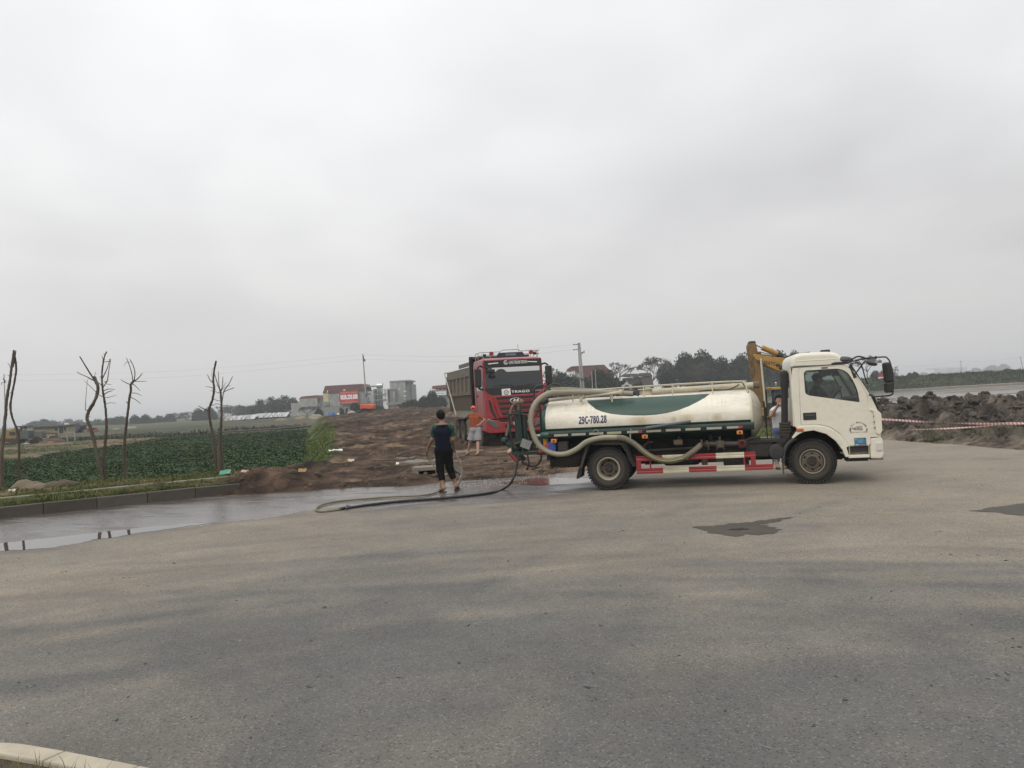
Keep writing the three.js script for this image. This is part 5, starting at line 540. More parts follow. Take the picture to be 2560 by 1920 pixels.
// ---------------------------------------------------------------- red dump truck facing the camera (x forward, front face at x = 0)
const cabRed = M(0.36, 0.022, 0.028, 0.42, { clearcoat: 0.5, clearcoatRoughness: 0.3, map: dirtMap }), bedGrey = M(0.17, 0.14, 0.10, 0.85, { map: dirtMap }), bedDust = M(0.19, 0.165, 0.125, 0.9, { map: dirtMap }), boardGrey = M(0.17, 0.158, 0.13, 0.9, { map: dirtMap }), darkGlass = M(0.028, 0.032, 0.034, 0.08, { clearcoat: 0.6 }), chrome = M(0.55, 0.55, 0.55, 0.2, { metalness: 0.9 });
{
  const o = PZ(1288, 995, 32.2), turn = -76.5 * Math.PI / 180; const t = thing('dump_truck', 'big red dump truck with a grey tipper body facing the yard', 'dump truck', [o.x, -0.05, o.z], turn);
  const cab = new THREE.Group(); cab.name = 'cab'; t.add(cab);
  part(cab, 'cab_body', [ext(poly(round([[-2.05, 1.15], [-2.05, 3.36], [-1.9, 3.46], [-0.6, 3.47], [-0.14, 3.44], [-0.1, 2.3], [-0.06, 1.15]], 0.12)), 2.40, 0.05, -1.2), ext(poly(round([[-1.9, 3.40], [-1.75, 3.50], [-0.7, 3.52], [-0.25, 3.42]], 0.1)), 2.2, 0.06, -1.1)], cabRed);
  part(cab, 'side_window', ext(poly(round([[-1.55, 2.25], [-1.5, 3.0], [-0.45, 3.05], [-0.3, 2.25]], 0.08)), 0.01, 0, 1.197), darkGlass); part(cab, 'side_window', ext(poly(round([[-1.55, 2.25], [-1.5, 3.0], [-0.45, 3.05], [-0.3, 2.25]], 0.08)), 0.01, 0, -1.207), darkGlass); part(cab, 'door_seam', [bx(0.02, 2.0, 0.008, -1.62, 2.2, 1.203), bx(0.02, 1.5, 0.008, -0.25, 1.9, 1.203)], black); part(cab, 'door_handle', bx(0.2, 0.07, 0.03, -1.4, 2.05, 1.21), black);
  // front: points given as [z, y]
  const front = (pts, d, x0, bevel = 0) => { const g = ext(poly(pts), d, bevel); g.rotateY(Math.PI / 2); return g.scale(1, 1, -1).translate(x0, 0, 0); };
  const fr = (name, pts, d, x0, m, bevel = 0, parent = cab) => { const g = ext(poly(pts.map(([z, y]) => [-z, y])), d, bevel); g.rotateY(Math.PI / 2).translate(x0, 0, 0); return part(parent, name, g, m); };
  fr('header_band', round([[1.16, 3.14], [1.15, 3.40], [-1.15, 3.40], [-1.16, 3.14]], 0.03), 0.06, -0.13, black, 0.01);
  fr('windscreen', round([[1.13, 2.32], [1.10, 3.13], [-1.10, 3.13], [-1.13, 2.32]], 0.06), 0.05, -0.12, darkGlass, 0.01);
  fr('screen_strip', [[0.88, 2.99], [0.84, 3.11], [-1.06, 3.11], [-1.06, 2.93], [0.25, 2.93], [0.20, 2.99], [0.05, 3.05], [0.4, 3.06], [0.6, 2.98]].slice(0, 5).concat([[0.30, 2.95], [0.36, 3.03], [0.5, 3.06], [0.64, 3.02], [0.7, 2.96]]), 0.006, -0.065, M(0.62, 0.64, 0.64, 0.4));
  fr('lower_panel', round([[1.16, 2.32], [-1.16, 2.32], [-1.14, 2.12], [-0.98, 2.02], [0.98, 2.02], [1.14, 2.12]], 0.04), 0.07, -0.12, black, 0.015);
  part(cab, 'wiper', [tube([[-0.04, 2.38, 0.85], [-0.04, 2.43, 0.5], [-0.04, 2.40, 0.15], [-0.04, 2.35, 0.02]], 0.018, 6), rod([-0.04, 2.37, -0.1], [-0.04, 2.42, -0.85], 0.018)], black);
  fr('front_panel', round([[1.20, 1.12], [1.19, 1.75], [1.16, 2.25], [1.05, 2.10], [0.9, 2.03], [-0.9, 2.03], [-1.05, 2.10], [-1.16, 2.25], [-1.19, 1.75], [-1.20, 1.12]], 0.05), 0.08, -0.11, cabRed, 0.02);
  fr('grille_panel', round([[0.88, 2.02], [-0.88, 2.02], [-0.82, 1.6], [-0.66, 1.14], [0.66, 1.14], [0.82, 1.6]], 0.06), 0.06, -0.03, cabRed, 0.02);
  [[1.91, 0.78], [1.70, 0.72], [1.50, 0.66], [1.30, 0.60]].forEach(([y, w]) => { fr('grille_slot', round([[w, y + 0.055], [-w, y + 0.055], [-w + 0.05, y - 0.05], [w - 0.05, y - 0.05]], 0.03), 0.008, 0.027, blackMatt); fr('grille_bar', round([[w + 0.03, y - 0.055], [-w - 0.03, y - 0.055], [-w + 0.03, y - 0.10], [w - 0.03, y - 0.10]], 0.02), 0.03, 0.03, cabRed, 0.008); });
  fr('grille_slot', round([[0.78, 1.12], [0.66, 1.03], [-0.66, 1.03], [-0.78, 1.12], [-0.66, 1.10], [0.66, 1.10]], 0.02), 0.02, 0.0, black);
  for (const s of [1, -1]) { fr('corner_vent', round([[s * 1.07, 1.88], [s * 0.99, 1.86], [s * 0.90, 1.5], [s * 0.76, 1.12], [s * 0.82, 1.12], [s * 1.0, 1.42]], 0.03), 0.02, -0.045, black); fr('headlight', round([[s * 1.13, 1.14], [s * 0.80, 1.0], [s * 0.68, 0.76], [s * 1.0, 0.86], [s * 1.11, 0.95]], 0.03), 0.05, -0.01, M(0.10, 0.105, 0.10, 0.15, { clearcoat: 1 }), 0.01); fr('headlight_rim', round([[s * 1.15, 1.17], [s * 0.79, 1.02], [s * 0.65, 0.74], [s * 1.01, 0.84], [s * 1.13, 0.93]], 0.03), 0.03, -0.01, M(0.32, 0.32, 0.31, 0.3), 0.01); fr('header_lamp', round([[s * 0.98, 3.29], [s * 0.58, 3.31], [s * 0.58, 3.275], [s * 0.98, 3.25]], 0.01), 0.02, -0.08, M(0.75, 0.75, 0.72, 0.3)); }
  fr('bumper', round([[1.22, 0.66], [1.21, 1.10], [0.74, 1.08], [0.62, 1.0], [-0.62, 1.0], [-0.74, 1.08], [-1.21, 1.10], [-1.22, 0.66], [-1.1, 0.58], [1.1, 0.58]], 0.06), 0.35, -0.33, cabRed, 0.03);
  part(cab, 'bumper_return', [rb(1.2, 0.5, 0.04, 0.02, -0.75, 0.92, 1.2), rb(1.2, 0.5, 0.04, 0.02, -0.75, 0.92, -1.2)], cabRed);
  fr('bumper_slot', round([[0.48, 0.88], [-0.98, 0.88].map((v, i) => i ? v : -0.48), [-0.46, 0.72], [0.46, 0.72]], 0.02), 0.01, 0.016, blackMatt); fr('bumper_slot', round([[-0.60, 0.88], [-0.98, 0.88], [-0.96, 0.72], [-0.60, 0.72]], 0.02), 0.01, 0.016, blackMatt); fr('number_plate', [[0.12, 0.98], [-0.12, 0.98], [-0.12, 0.86], [0.12, 0.86]], 0.01, 0.03, M(0.6, 0.6, 0.58, 0.5));
  const label = (name, w, h, z, y, x, draw, rx = 0) => { const g = new THREE.PlaneGeometry(w, h); g.rotateZ(rx); g.rotateY(Math.PI / 2).translate(x, y, z); part(cab, name, g, new THREE.MeshPhysicalMaterial({ transparent: true, roughness: 0.45, map: canvas(512, Math.round(512 * h / w), draw) })); };
  label('company_name', 0.98, 0.22, -0.1, 3.30, -0.055, (x, w, h) => { x.fillStyle = '#e9e9e6'; x.textBaseline = 'middle'; x.font = 'bold 74px serif'; x.save(); x.translate(118, h / 2 + 6); const tw = x.measureText('LONG THÀNH TRUNG').width; x.scale(385 / tw, 1.15); x.fillText('LONG THÀNH TRUNG', 0, 0); x.restore(); x.strokeStyle = '#e9e9e6'; x.lineWidth = 13; x.beginPath(); x.arc(56, h / 2, 36, 0.3, 5.4); x.stroke(); x.font = 'bold 44px sans-serif'; x.textAlign = 'center'; x.fillText('G', 58, h / 2 + 3); });
  label('model_name', 0.76, 0.135, -0.24, 2.145, -0.035, (x, w, h) => { x.fillStyle = '#dfe2e2'; x.textBaseline = 'middle'; x.font = 'bold 92px sans-serif'; const tw = x.measureText('TRAGO').width; x.scale(500 / tw, 0.95); x.fillText('TRAGO', 4, h / 2 + 4); });
  label('model_name', 0.46, 0.08, -0.98, 2.15, -0.035, (x, w, h) => { x.textBaseline = 'middle'; x.font = 'bold 86px sans-serif'; const tw = x.measureText('XCIENT').width; x.scale(500 / tw, 0.9); x.fillStyle = '#a01822'; x.fillText('X', 4, h / 2 + 4); x.fillStyle = '#b8bcbc'; x.fillText('CIENT', 4 + x.measureText('X').width, h / 2 + 4); });
  part(cab, 'white_sign', bx(0.008, 0.35, 0.35, 0.002, 2.10, 0.345, [0.04, 0, 0]), M(0.78, 0.77, 0.74, 0.5)); label('sign_print', 0.34, 0.34, 0.345, 2.10, 0.0085, (x, w, h) => { x.strokeStyle = '#3a332f'; x.lineWidth = 40; x.beginPath(); for (let k = 0; k <= 5; k++) { const a = -Math.PI / 2 + k * Math.PI * 0.4; x[k ? 'lineTo' : 'moveTo'](w / 2 + Math.cos(a) * 140, 215 + Math.sin(a) * 140); } x.stroke(); x.fillStyle = '#9a4038'; x.font = 'bold 110px sans-serif'; x.textAlign = 'center'; x.textBaseline = 'middle'; x.fillText('TĐ', w / 2, 225); x.fillStyle = '#2c2a3a'; x.font = 'bold 58px sans-serif'; x.fillText('CÔNG ĐOÀN', w / 2, 450, 440); }, 0);
  { const e = part(cab, 'emblem', new THREE.TorusGeometry(0.16, 0.018, 8, 40).scale(1.3, 0.72, 1).rotateY(Math.PI / 2).translate(0.06, 1.79, 0.0), chrome); part(e, 'emblem_plate', disc(0.15, 0.01, 'z', 40).scale(1.3, 0.72, 1).rotateY(Math.PI / 2).translate(0.052, 1.79, 0.0), M(0.03, 0.035, 0.06, 0.4)); part(e, 'emblem_letter', (() => { const g = ext(poly([[-0.12, -0.075], [-0.07, -0.08], [-0.035, -0.015], [0.045, 0.02], [0.025, -0.06], [0.075, -0.075], [0.13, 0.075], [0.08, 0.08], [0.05, 0.03], [-0.03, -0.0], [-0.01, 0.07], [-0.06, 0.075]]), 0.012, 0.003); return g.rotateY(Math.PI / 2).translate(0.06, 1.79, 0.0); })(), M(0.78, 0.79, 0.8, 0.3)); }
  // roof rack, board and beacons
  part(cab, 'roof_rack', [[1.2, 3.62], [1.2, 3.74]].flatMap(([z, y]) => [tube([[-1.4, y, z], [-0.5, y, z], [-0.38, y, z - 0.12], [-0.36, y, 0.42], [-0.36, y + 0.06, 0.3], [-0.36, y + 0.06, -0.3], [-0.36, y, -0.42], [-0.38, y, -z + 0.12], [-0.5, y, -z], [-1.4, y, -z]], 0.016, 6, 80, 0.1)]).concat([1.1, 0.8, 0.45, -0.45, -0.8, -1.1].map(z => rod([-0.36, 3.48, z], [-0.36, 3.75, z], 0.014)), [-1.4, -0.9].flatMap(x => [rod([x, 3.45, 1.2], [x, 3.75, 1.2], 0.014), rod([x, 3.45, -1.2], [x, 3.75, -1.2], 0.014)])), M(0.42, 0.40, 0.36, 0.35, { metalness: 0.5 }));
  part(cab, 'roof_board', ext(poly(round([[-0.62, 3.50], [-0.48, 3.70], [0.48, 3.70], [0.62, 3.50]], 0.03)), 0.05, 0.01).rotateY(Math.PI / 2).translate(-0.38, 0, 0), M(0.025, 0.022, 0.045, 0.5)); label('roof_board_print', 0.8, 0.13, 0.0, 3.62, -0.325, (x, w, h) => { x.fillStyle = '#a9a5b4'; x.textBaseline = 'middle'; x.textAlign = 'center'; x.font = 'bold 60px sans-serif'; x.fillText('HYUNDAI', w / 2, h / 2 + 4); });
  for (const z of [0.78, -0.82]) part(cab, 'beacon', disc(0.085, 0.06, 'x', 20).translate(-0.3, 3.67, z), M(0.25, 0.015, 0.02, 0.35)); for (const z of [1.05, -0.98]) part(cab, 'work_lamp', rb(0.08, 0.1, 0.12, 0.02, -0.34, 3.62, z), black); part(cab, 'antenna', rod([-0.7, 3.5, -0.45], [-0.75, 4.05, -0.4], 0.006), black);
  for (const s of [1, -1]) { const m = part(cab, 'mirror', [rb(0.16, 0.72, 0.26, 0.05, -0.05, 2.74, s * 1.42)], black); part(m, 'mirror_arm', [tube([[-0.25, 3.14, s * 1.15], [-0.12, 3.20, s * 1.3], [-0.06, 3.12, s * 1.42]], 0.035, 8), tube([[-0.25, 2.30, s * 1.18], [-0.12, 2.30, s * 1.32], [-0.06, 2.4, s * 1.42]], 0.035, 8)], black); part(m, 'mirror_glass', bx(0.01, 0.62, 0.2, -0.135, 2.74, s * 1.42), M(0.4, 0.42, 0.42, 0.1, { metalness: 0.8 })); }
  part(cab, 'front_mirror', [rb(0.12, 0.14, 0.3, 0.04, 0.22, 2.98, 0.95), rod([-0.1, 3.18, 1.12], [0.2, 3.02, 0.95], 0.03), new THREE.SphereGeometry(0.09, 12, 8).scale(0.7, 1.2, 1).translate(0.16, 2.80, 0.86)], black); part(cab, 'side_marker', rb(0.06, 0.28, 0.1, 0.03, -0.02, 2.3, -1.24), M(0.42, 0.05, 0.06, 0.4));
  part(cab, 'seats', [rb(0.2, 0.8, 0.55, 0.08, -1.2, 2.3, 0.55), rb(0.2, 0.8, 0.55, 0.08, -1.2, 2.3, -0.55)], black); part(cab, 'cab_step', [bx(0.5, 0.05, 0.3, -0.9, 0.55, 1.05), bx(0.5, 0.05, 0.3, -0.9, 0.85, 1.08)], black);
  // chassis and wheels
  part(t, 'chassis', [bx(8.4, 0.28, 0.12, -4.4, 1.0, 0.42), bx(8.4, 0.28, 0.12, -4.4, 1.0, -0.42), bx(1.6, 0.7, 1.0, -1.1, 0.85, 0), bx(0.2, 0.3, 2.0, -1.35, 0.6, 0)], chassisMat);
  const dw = M(0.07, 0.06, 0.047, 0.95, { map: dirtMap }), dr = M(0.15, 0.13, 0.1, 0.9, { map: dirtMap });
  for (const [x, z, turnW, dual] of [[-1.35, 1.2, 0, 0], [-1.35, -1.2, 0, 0], [-5.35, 1.2, 0, 1], [-5.35, -1.2, 0, 1], [-6.7, 1.2, 0, 1], [-6.7, -1.2, 0, 1], [-2.9, 1.2, 0, 0].map((v, i) => v)]) { if (x === -2.9) continue; for (const k of dual ? [0, 1] : [0]) { const w = makeWheel(t, x, Math.sign(z) * (1.2 - k * 0.33), 0.53, 0.31, { lugs: 36, tyreMat: dw, rimMat: dr, diskMat: dr, hubMat: dr, dish: dual ? -0.08 : 0.04, rim: 0.3, simple: 1 }); if (z < 0) w.rotation.y = Math.PI; } }
  part(t, 'air_tank', [lathe([[0.001, 0], [0.12, 0.02], [0.13, 0.1], [0.13, 0.8], [0.12, 0.88], [0.001, 0.9]], 18).rotateY(Math.PI / 2).translate(-4.3, 0.95, 1.1)], bedDust); part(t, 'air_tank', lathe([[0.001, 0], [0.12, 0.02], [0.13, 0.1], [0.13, 0.8], [0.12, 0.88], [0.001, 0.9]], 18).rotateY(Math.PI / 2).translate(-4.3, 0.45, 1.1), bedDust); part(t, 'fuel_tank', rb(1.3, 0.6, 0.55, 0.06, -3.5, 0.8, 0.95), bedGrey);
  // tipper body
  const b = new THREE.Group(); b.name = 'tipper_body'; t.add(b); const xf = -2.55, xr = -8.9, L = xf - xr, xm = (xf + xr) / 2;
  const sidePts = s => [[s * 1.22, 2.15], [s * 1.22, 3.05], [s * 1.17, 3.05], [s * 1.17, 2.15], [s * 0.88, 1.38], [s * 0.93, 1.36]];
  for (const s of [1, -1]) { part(b, 'side_wall', extX(sidePts(s), L, xr), bedGrey); part(b, 'side_sill', rb(L, 0.16, 0.06, 0.02, xm, 2.2, s * 1.24), bedGrey); part(b, 'side_top_rail', rb(L, 0.2, 0.07, 0.02, xm, 3.0, s * 1.24), boardGrey); for (let k = 0; k < 7; k++) part(b, 'side_rib', rb(0.17, 0.78, 0.08, 0.02, xf - 0.12 - k * (L - 0.24) / 6, 2.6, s * 1.25), boardGrey);
    for (const [y, h, a, c] of [[3.2, 0.2, 0, 0.42], [3.2, 0.2, 0.44, 0.98], [3.42, 0.17, 0.02, 0.44]]) part(b, 'side_board', rb(L * (c - a), h, 0.05, 0.01, xf - L * (a + c) / 2, y, s * 1.2), boardGrey); part(b, 'mudguard', [rb(4.2, 0.05, 0.65, 0.02, -6.0, 1.18, s * 1.0), extX([[s * 1.3, 1.18], [s * 0.95, 1.45], [s * 0.9, 1.43], [s * 1.25, 1.16]], 4.2, -8.1)], bedDust); }
  part(b, 'headboard', [bx(0.08, 2.3, 2.4, xf + 0.04, 2.55, 0), rb(0.7, 0.08, 2.3, 0.02, xf + 0.35, 3.62, 0)], M(0.045, 0.048, 0.048, 0.8, { map: dirtMap })); part(b, 'headboard_frame', [rb(0.12, 2.4, 0.12, 0.02, xf + 0.1, 2.5, 1.22), rb(0.12, 2.4, 0.12, 0.02, xf + 0.1, 2.5, -1.22)], blackMatt); part(b, 'tailgate', bx(0.08, 1.7, 2.3, xr, 2.25, 0), bedGrey); part(b, 'bed_floor', bx(L, 0.08, 1.8, xm, 1.4, 0), bedGrey); part(b, 'load', bx(L - 0.2, 0.5, 2.2, xm, 2.7, 0), M(0.10, 0.075, 0.05, 0.95, { map: dirtMap }));
  part(b, 'tarp_arm', [rod([-5.9, 1.25, 1.36], [-8.7, 3.3, 1.36], 0.03), rod([-8.7, 3.3, 1.36], [-8.85, 3.32, 1.0], 0.03)], M(0.36, 0.34, 0.3, 0.5)); part(b, 'air_intake', [rod([-2.3, 1.3, 1.1], [-2.3, 3.3, 1.1], 0.06), rod([-2.35, 1.2, 1.25], [-2.35, 2.6, 1.25], 0.03)], blackMatt);
}
// ---------------------------------------------------------------- yellow excavator beyond the tanker
{
  const D = 40, o = PZ(1985, 1150, D), yel = M(0.47, 0.27, 0.045, 0.5, { clearcoat: 0.2, map: dirtMap }), yelDirty = M(0.25, 0.15, 0.05, 0.75, { map: dirtMap });
  const t = thing('excavator', 'yellow excavator with its boom raised, standing behind the tanker cab', 'excavator', [o.x, -1.28, o.z]); const q = (u, v) => { const p = PZ(1640 + u / 3.568, 840 + v / 3.568, D); return [p.x - o.x, p.y + 1.28]; };
  const arm = [[812, 95], [822, 70], [880, 60], [898, 140], [915, 250], [938, 420], [950, 640], [905, 650], [862, 430], [850, 330], [828, 190]].map(a => q(...a));
  part(t, 'arm', ext(poly(round(arm, 0.08)), 0.4, 0.02, -0.2), yelDirty); part(t, 'arm_head', [ext(poly(round([[818, 75], [830, 48], [880, 46], [890, 95], [850, 110]].map(a => q(...a)), 0.03)), 0.26, 0.01, -0.13)], black); part(t, 'arm_plate', ext(poly(round([[868, 215], [900, 240], [905, 640], [872, 430]].map(a => q(...a)), 0.05)), 0.44, 0.01, -0.22), yelDirty);
  const boom = [[852, 175], [870, 160], [1000, 185], [1120, 195], [1200, 225], [1240, 300], [1250, 460], [1215, 640], [1150, 660], [1165, 480], [1160, 370], [1130, 335], [1000, 280], [872, 212]].map(a => q(...a));
  const bm = part(t, 'boom', ext(poly(round(boom, 0.12)), 0.5, 0.03, -0.25), yel); { const a = q(925, 205), b = q(1045, 285); const w = 1.05, g = new THREE.PlaneGeometry(w, 0.30).rotateZ(-0.20); const c = q(985, 243); g.translate(c[0], c[1], 0.254); part(bm, 'maker_name', g, new THREE.MeshPhysicalMaterial({ transparent: true, roughness: 0.6, map: canvas(512, 146, (x, W, H) => { x.fillStyle = '#262530'; x.font = 'bold 104px sans-serif'; x.textBaseline = 'middle'; const tw = x.measureText('KOMATSU').width; x.scale(500 / tw, 1.1); x.fillText('KOMATSU', 3, 68); }) })); part(bm, 'grease_stain', ext(poly(round([[1100, 270], [1130, 225], [1150, 290], [1130, 330]].map(e => q(...e)), 0.1)), 0.006, 0, 0.25), M(0.05, 0.035, 0.02, 0.8)); part(bm, 'boom_boss', [disc(0.1, 0.1).translate(...q(1103, 288), 0.28), rb(0.2, 0.1, 0.08, 0.03, ...q(1072, 262), 0.28)], black); }
  const rd = (a, b, r, z) => rod([...q(...a), z], [...q(...b), z], r, r, 14);
  part(t, 'arm_cylinder', [rd([945, 103], [1085, 160], 0.13, 0), rd([1020, 134], [1035, 140], 0.15, 0)], yel); part(t, 'arm_cylinder_rod', rd([868, 68], [948, 104], 0.045, 0), M(0.6, 0.6, 0.6, 0.2, { metalness: 0.8 })); part(t, 'cylinder_clevis', rd([1080, 158], [1130, 185], 0.14, 0), black); part(t, 'boom_cylinder', rd([1112, 290], [1150, 560], 0.05, 0.35), M(0.55, 0.55, 0.55, 0.25, { metalness: 0.8 })); part(t, 'boom_cylinder_body', rd([1128, 400], [1155, 640], 0.1, 0.35), yel);
  part(t, 'hydraulic_hose', [[[848, 170], [832, 230], [850, 300], [838, 360]], [[860, 180], [845, 240], [868, 290], [858, 350], [842, 380]], [[880, 160], [930, 150], [1000, 165], [1100, 172]], [[1130, 190], [1170, 215], [1210, 290]], [[1150, 180], [1200, 205], [1225, 260]]].map((p, k) => tube(p.map(a => [...q(...a), 0.18 + 0.03 * k]), 0.022, 6)), M(0.06, 0.045, 0.03, 0.7)); part(t, 'pipe_line', [rd([870, 158], [1010, 176], 0.03, 0.1), rd([900, 150], [930, 150], 0.06, 0.1), rd([1000, 172], [1200, 205], 0.03, -0.1)], yelDirty);
  // house, cab, tracks
  const c0 = q(965, 470), c1 = q(1190, 470), cb = q(965, 700); const cw = c1[0] - c0[0] + 0.35, cx = c0[0] + cw / 2, ch = c0[1] - cb[1]; const cab = new THREE.Group(); cab.name = 'operator_cab'; t.add(cab);
  part(cab, 'cab_roof', rb(cw - 0.1, 0.13, 1.1, 0.04, cx, c0[1] - 0.02, 0.6), yel); part(cab, 'cab_frame', [0, 0.33, 0.66, 1].flatMap(k => [bx(0.08, ch, 0.06, cx - cw / 2 + 0.04 + k * (cw - 0.08), c0[1] - 0.08 - ch / 2, 1.12), bx(0.08, ch, 0.06, cx - cw / 2 + 0.04 + k * (cw - 0.08), c0[1] - 0.08 - ch / 2, 0.1)]).concat([bx(cw, 0.1, 0.06, cx, c0[1] - 0.12, 1.12), bx(cw, 0.12, 0.06, cx, cb[1] + 0.55, 1.12)]), black); part(cab, 'cab_glass', [bx(cw - 0.1, ch - 0.1, 0.01, cx, c0[1] - 0.1 - ch / 2, 1.10)], M(0.05, 0.075, 0.075, 0.1, { clearcoat: 0.5 })); part(cab, 'cab_lower', bx(cw - 0.06, 0.6, 1.0, cx, cb[1] + 0.25, 0.6), M(0.05, 0.055, 0.05, 0.7)); part(cab, 'beacon', [disc(0.03, 0.16, 'y').translate(...q(1040, 430), 0.5), new THREE.SphereGeometry(0.05, 10, 8).translate(...q(1040, 420), 0.5)], chrome);
  const lb = q(1040, 840); part(t, 'engine_house', [rb(3.4, 1.2, 2.6, 0.08, cx + 1.1, lb[1] + 0.5, -0.3), rb(2.2, 0.5, 2.7, 0.06, cx + 0.2, lb[1] + 0.15, -0.1)], yel); part(t, 'counterweight', rb(0.8, 1.3, 2.7, 0.2, cx + 3.0, lb[1] + 0.55, -0.3), yel); part(t, 'house_skirt', bx(1.6, 0.12, 0.04, cx - 0.2, lb[1] + 0.12, 1.27), yelDirty);
  part(t, 'slew_ring', disc(0.8, 0.3, 'y').translate(cx + 0.9, lb[1] - 0.2, -0.3), black); for (const z of [0.75, -1.35]) part(t, 'track', [ext(poly(round([[cx - 1.1, 0.02], [cx - 1.1, 0.8], [cx + 2.9, 0.8], [cx + 2.9, 0.02]], 0.38, 6)), 0.55, 0.02, z - 0.27), ...range(-1.0, 2.8, 0.19).flatMap(x => [bx(0.1, 0.03, 0.56, cx + x, 0.81, z), bx(0.1, 0.03, 0.56, cx + x, 0.015, z)])], M(0.035, 0.03, 0.025, 0.9, { map: dirtMap }));
}
// ---------------------------------------------------------------- people: one smooth body each, with hair, clothes and footwear as parts
function surfaceNets(f, lo, hi, cell) {
  const n = [0, 1, 2].map(k => Math.ceil((hi[k] - lo[k]) / cell) + 2), N = n[0] * n[1] * n[2], F = new Float32Array(N), id = new Int32Array(N).fill(-1), pos = [], ix = [];
  let o = 0; for (let k = 0; k < n[2]; k++) for (let j = 0; j < n[1]; j++) for (let i = 0; i < n[0]; i++) F[o++] = f(lo[0] + i * cell, lo[1] + j * cell, lo[2] + k * cell);
  const S = [1, n[0], n[0] * n[1]];
  for (let k = 0; k < n[2] - 1; k++) for (let j = 0; j < n[1] - 1; j++) for (let i = 0; i < n[0] - 1; i++) { const b = i + j * S[1] + k * S[2]; let m = 0; for (let c = 0; c < 8; c++) if (F[b + (c & 1) + ((c >> 1) & 1) * S[1] + (c >> 2) * S[2]] < 0) m |= 1 << c; if (m === 0 || m === 255) continue; let x = 0, y = 0, z = 0, q = 0;
    for (let a = 0; a < 8; a++) for (let e = 0; e < 3; e++) { if (a & (1 << e)) continue; const c = a | (1 << e), fa = F[b + (a & 1) + ((a >> 1) & 1) * S[1] + (a >> 2) * S[2]], fc = F[b + (c & 1) + ((c >> 1) & 1) * S[1] + (c >> 2) * S[2]]; if ((fa < 0) === (fc < 0)) continue; const t = fa / (fa - fc); x += (a & 1) + (e === 0 ? t : 0); y += ((a >> 1) & 1) + (e === 1 ? t : 0); z += (a >> 2) + (e === 2 ? t : 0); q++; }
    id[b] = pos.length / 3; pos.push(lo[0] + (i + x / q) * cell, lo[1] + (j + y / q) * cell, lo[2] + (k + z / q) * cell); }
  for (let k = 1; k < n[2] - 1; k++) for (let j = 1; j < n[1] - 1; j++) for (let i = 1; i < n[0] - 1; i++) { const b = i + j * S[1] + k * S[2]; for (let e = 0; e < 3; e++) { const c = b + S[e]; if ((F[b] < 0) === (F[c] < 0)) continue; const u = S[(e + 1) % 3], v = S[(e + 2) % 3], A = id[b], B = id[b - u], C = id[b - u - v], D = id[b - v]; if (A < 0 || B < 0 || C < 0 || D < 0) continue; if (F[b] < 0) ix.push(A, B, C, A, C, D); else ix.push(A, C, B, A, D, C); } }
  const g = new THREE.BufferGeometry(); g.setAttribute('position', new THREE.Float32BufferAttribute(pos, 3)); g.setIndex(ix); g.computeVertexNormals(); return g;
}
const smin = (a, b, k) => { const h = Math.max(k - Math.abs(a - b), 0) / k; return Math.min(a, b) - h * h * k * 0.25; };
function cap(a, b, r0, r1) { const ax = a[0], ay = a[1], az = a[2], dx = b[0] - ax, dy = b[1] - ay, dz = b[2] - az, L = dx * dx + dy * dy + dz * dz || 1e-9; return (x, y, z, g = 0) => { const px = x - ax, py = y - ay, pz = z - az, t = Math.min(1, Math.max(0, (px * dx + py * dy + pz * dz) / L)), qx = px - dx * t, qy = py - dy * t, qz = pz - dz * t; return Math.sqrt(qx * qx + qy * qy + qz * qz) - (r0 + (r1 - r0) * t) - g; }; }
const union = (fs, k, g = 0) => (x, y, z) => { let d = 9; for (const f of fs) d = smin(d, f(x, y, z, g), k); return d; };
const v3 = { add: (a, b) => [a[0] + b[0], a[1] + b[1], a[2] + b[2]], sub: (a, b) => [a[0] - b[0], a[1] - b[1], a[2] - b[2]], mul: (a, s) => [a[0] * s, a[1] * s, a[2] * s], mix: (a, b, t) => [0, 1, 2].map(k => a[k] + (b[k] - a[k]) * t), norm: a => { const l = Math.hypot(...a) || 1; return a.map(c => c / l); }, cross: (a, b) => [a[1] * b[2] - a[2] * b[1], a[2] * b[0] - a[0] * b[2], a[0] * b[1] - a[1] * b[0]], off: (o, ...ps) => ps.reduce((s, [v, k]) => v3.add(s, v3.mul(v, k)), o) };
const bounds = (pts, m) => [[0, 1, 2].map(k => Math.min(...pts.map(p => p[k])) - m), [0, 1, 2].map(k => Math.max(...pts.map(p => p[k])) + m)];
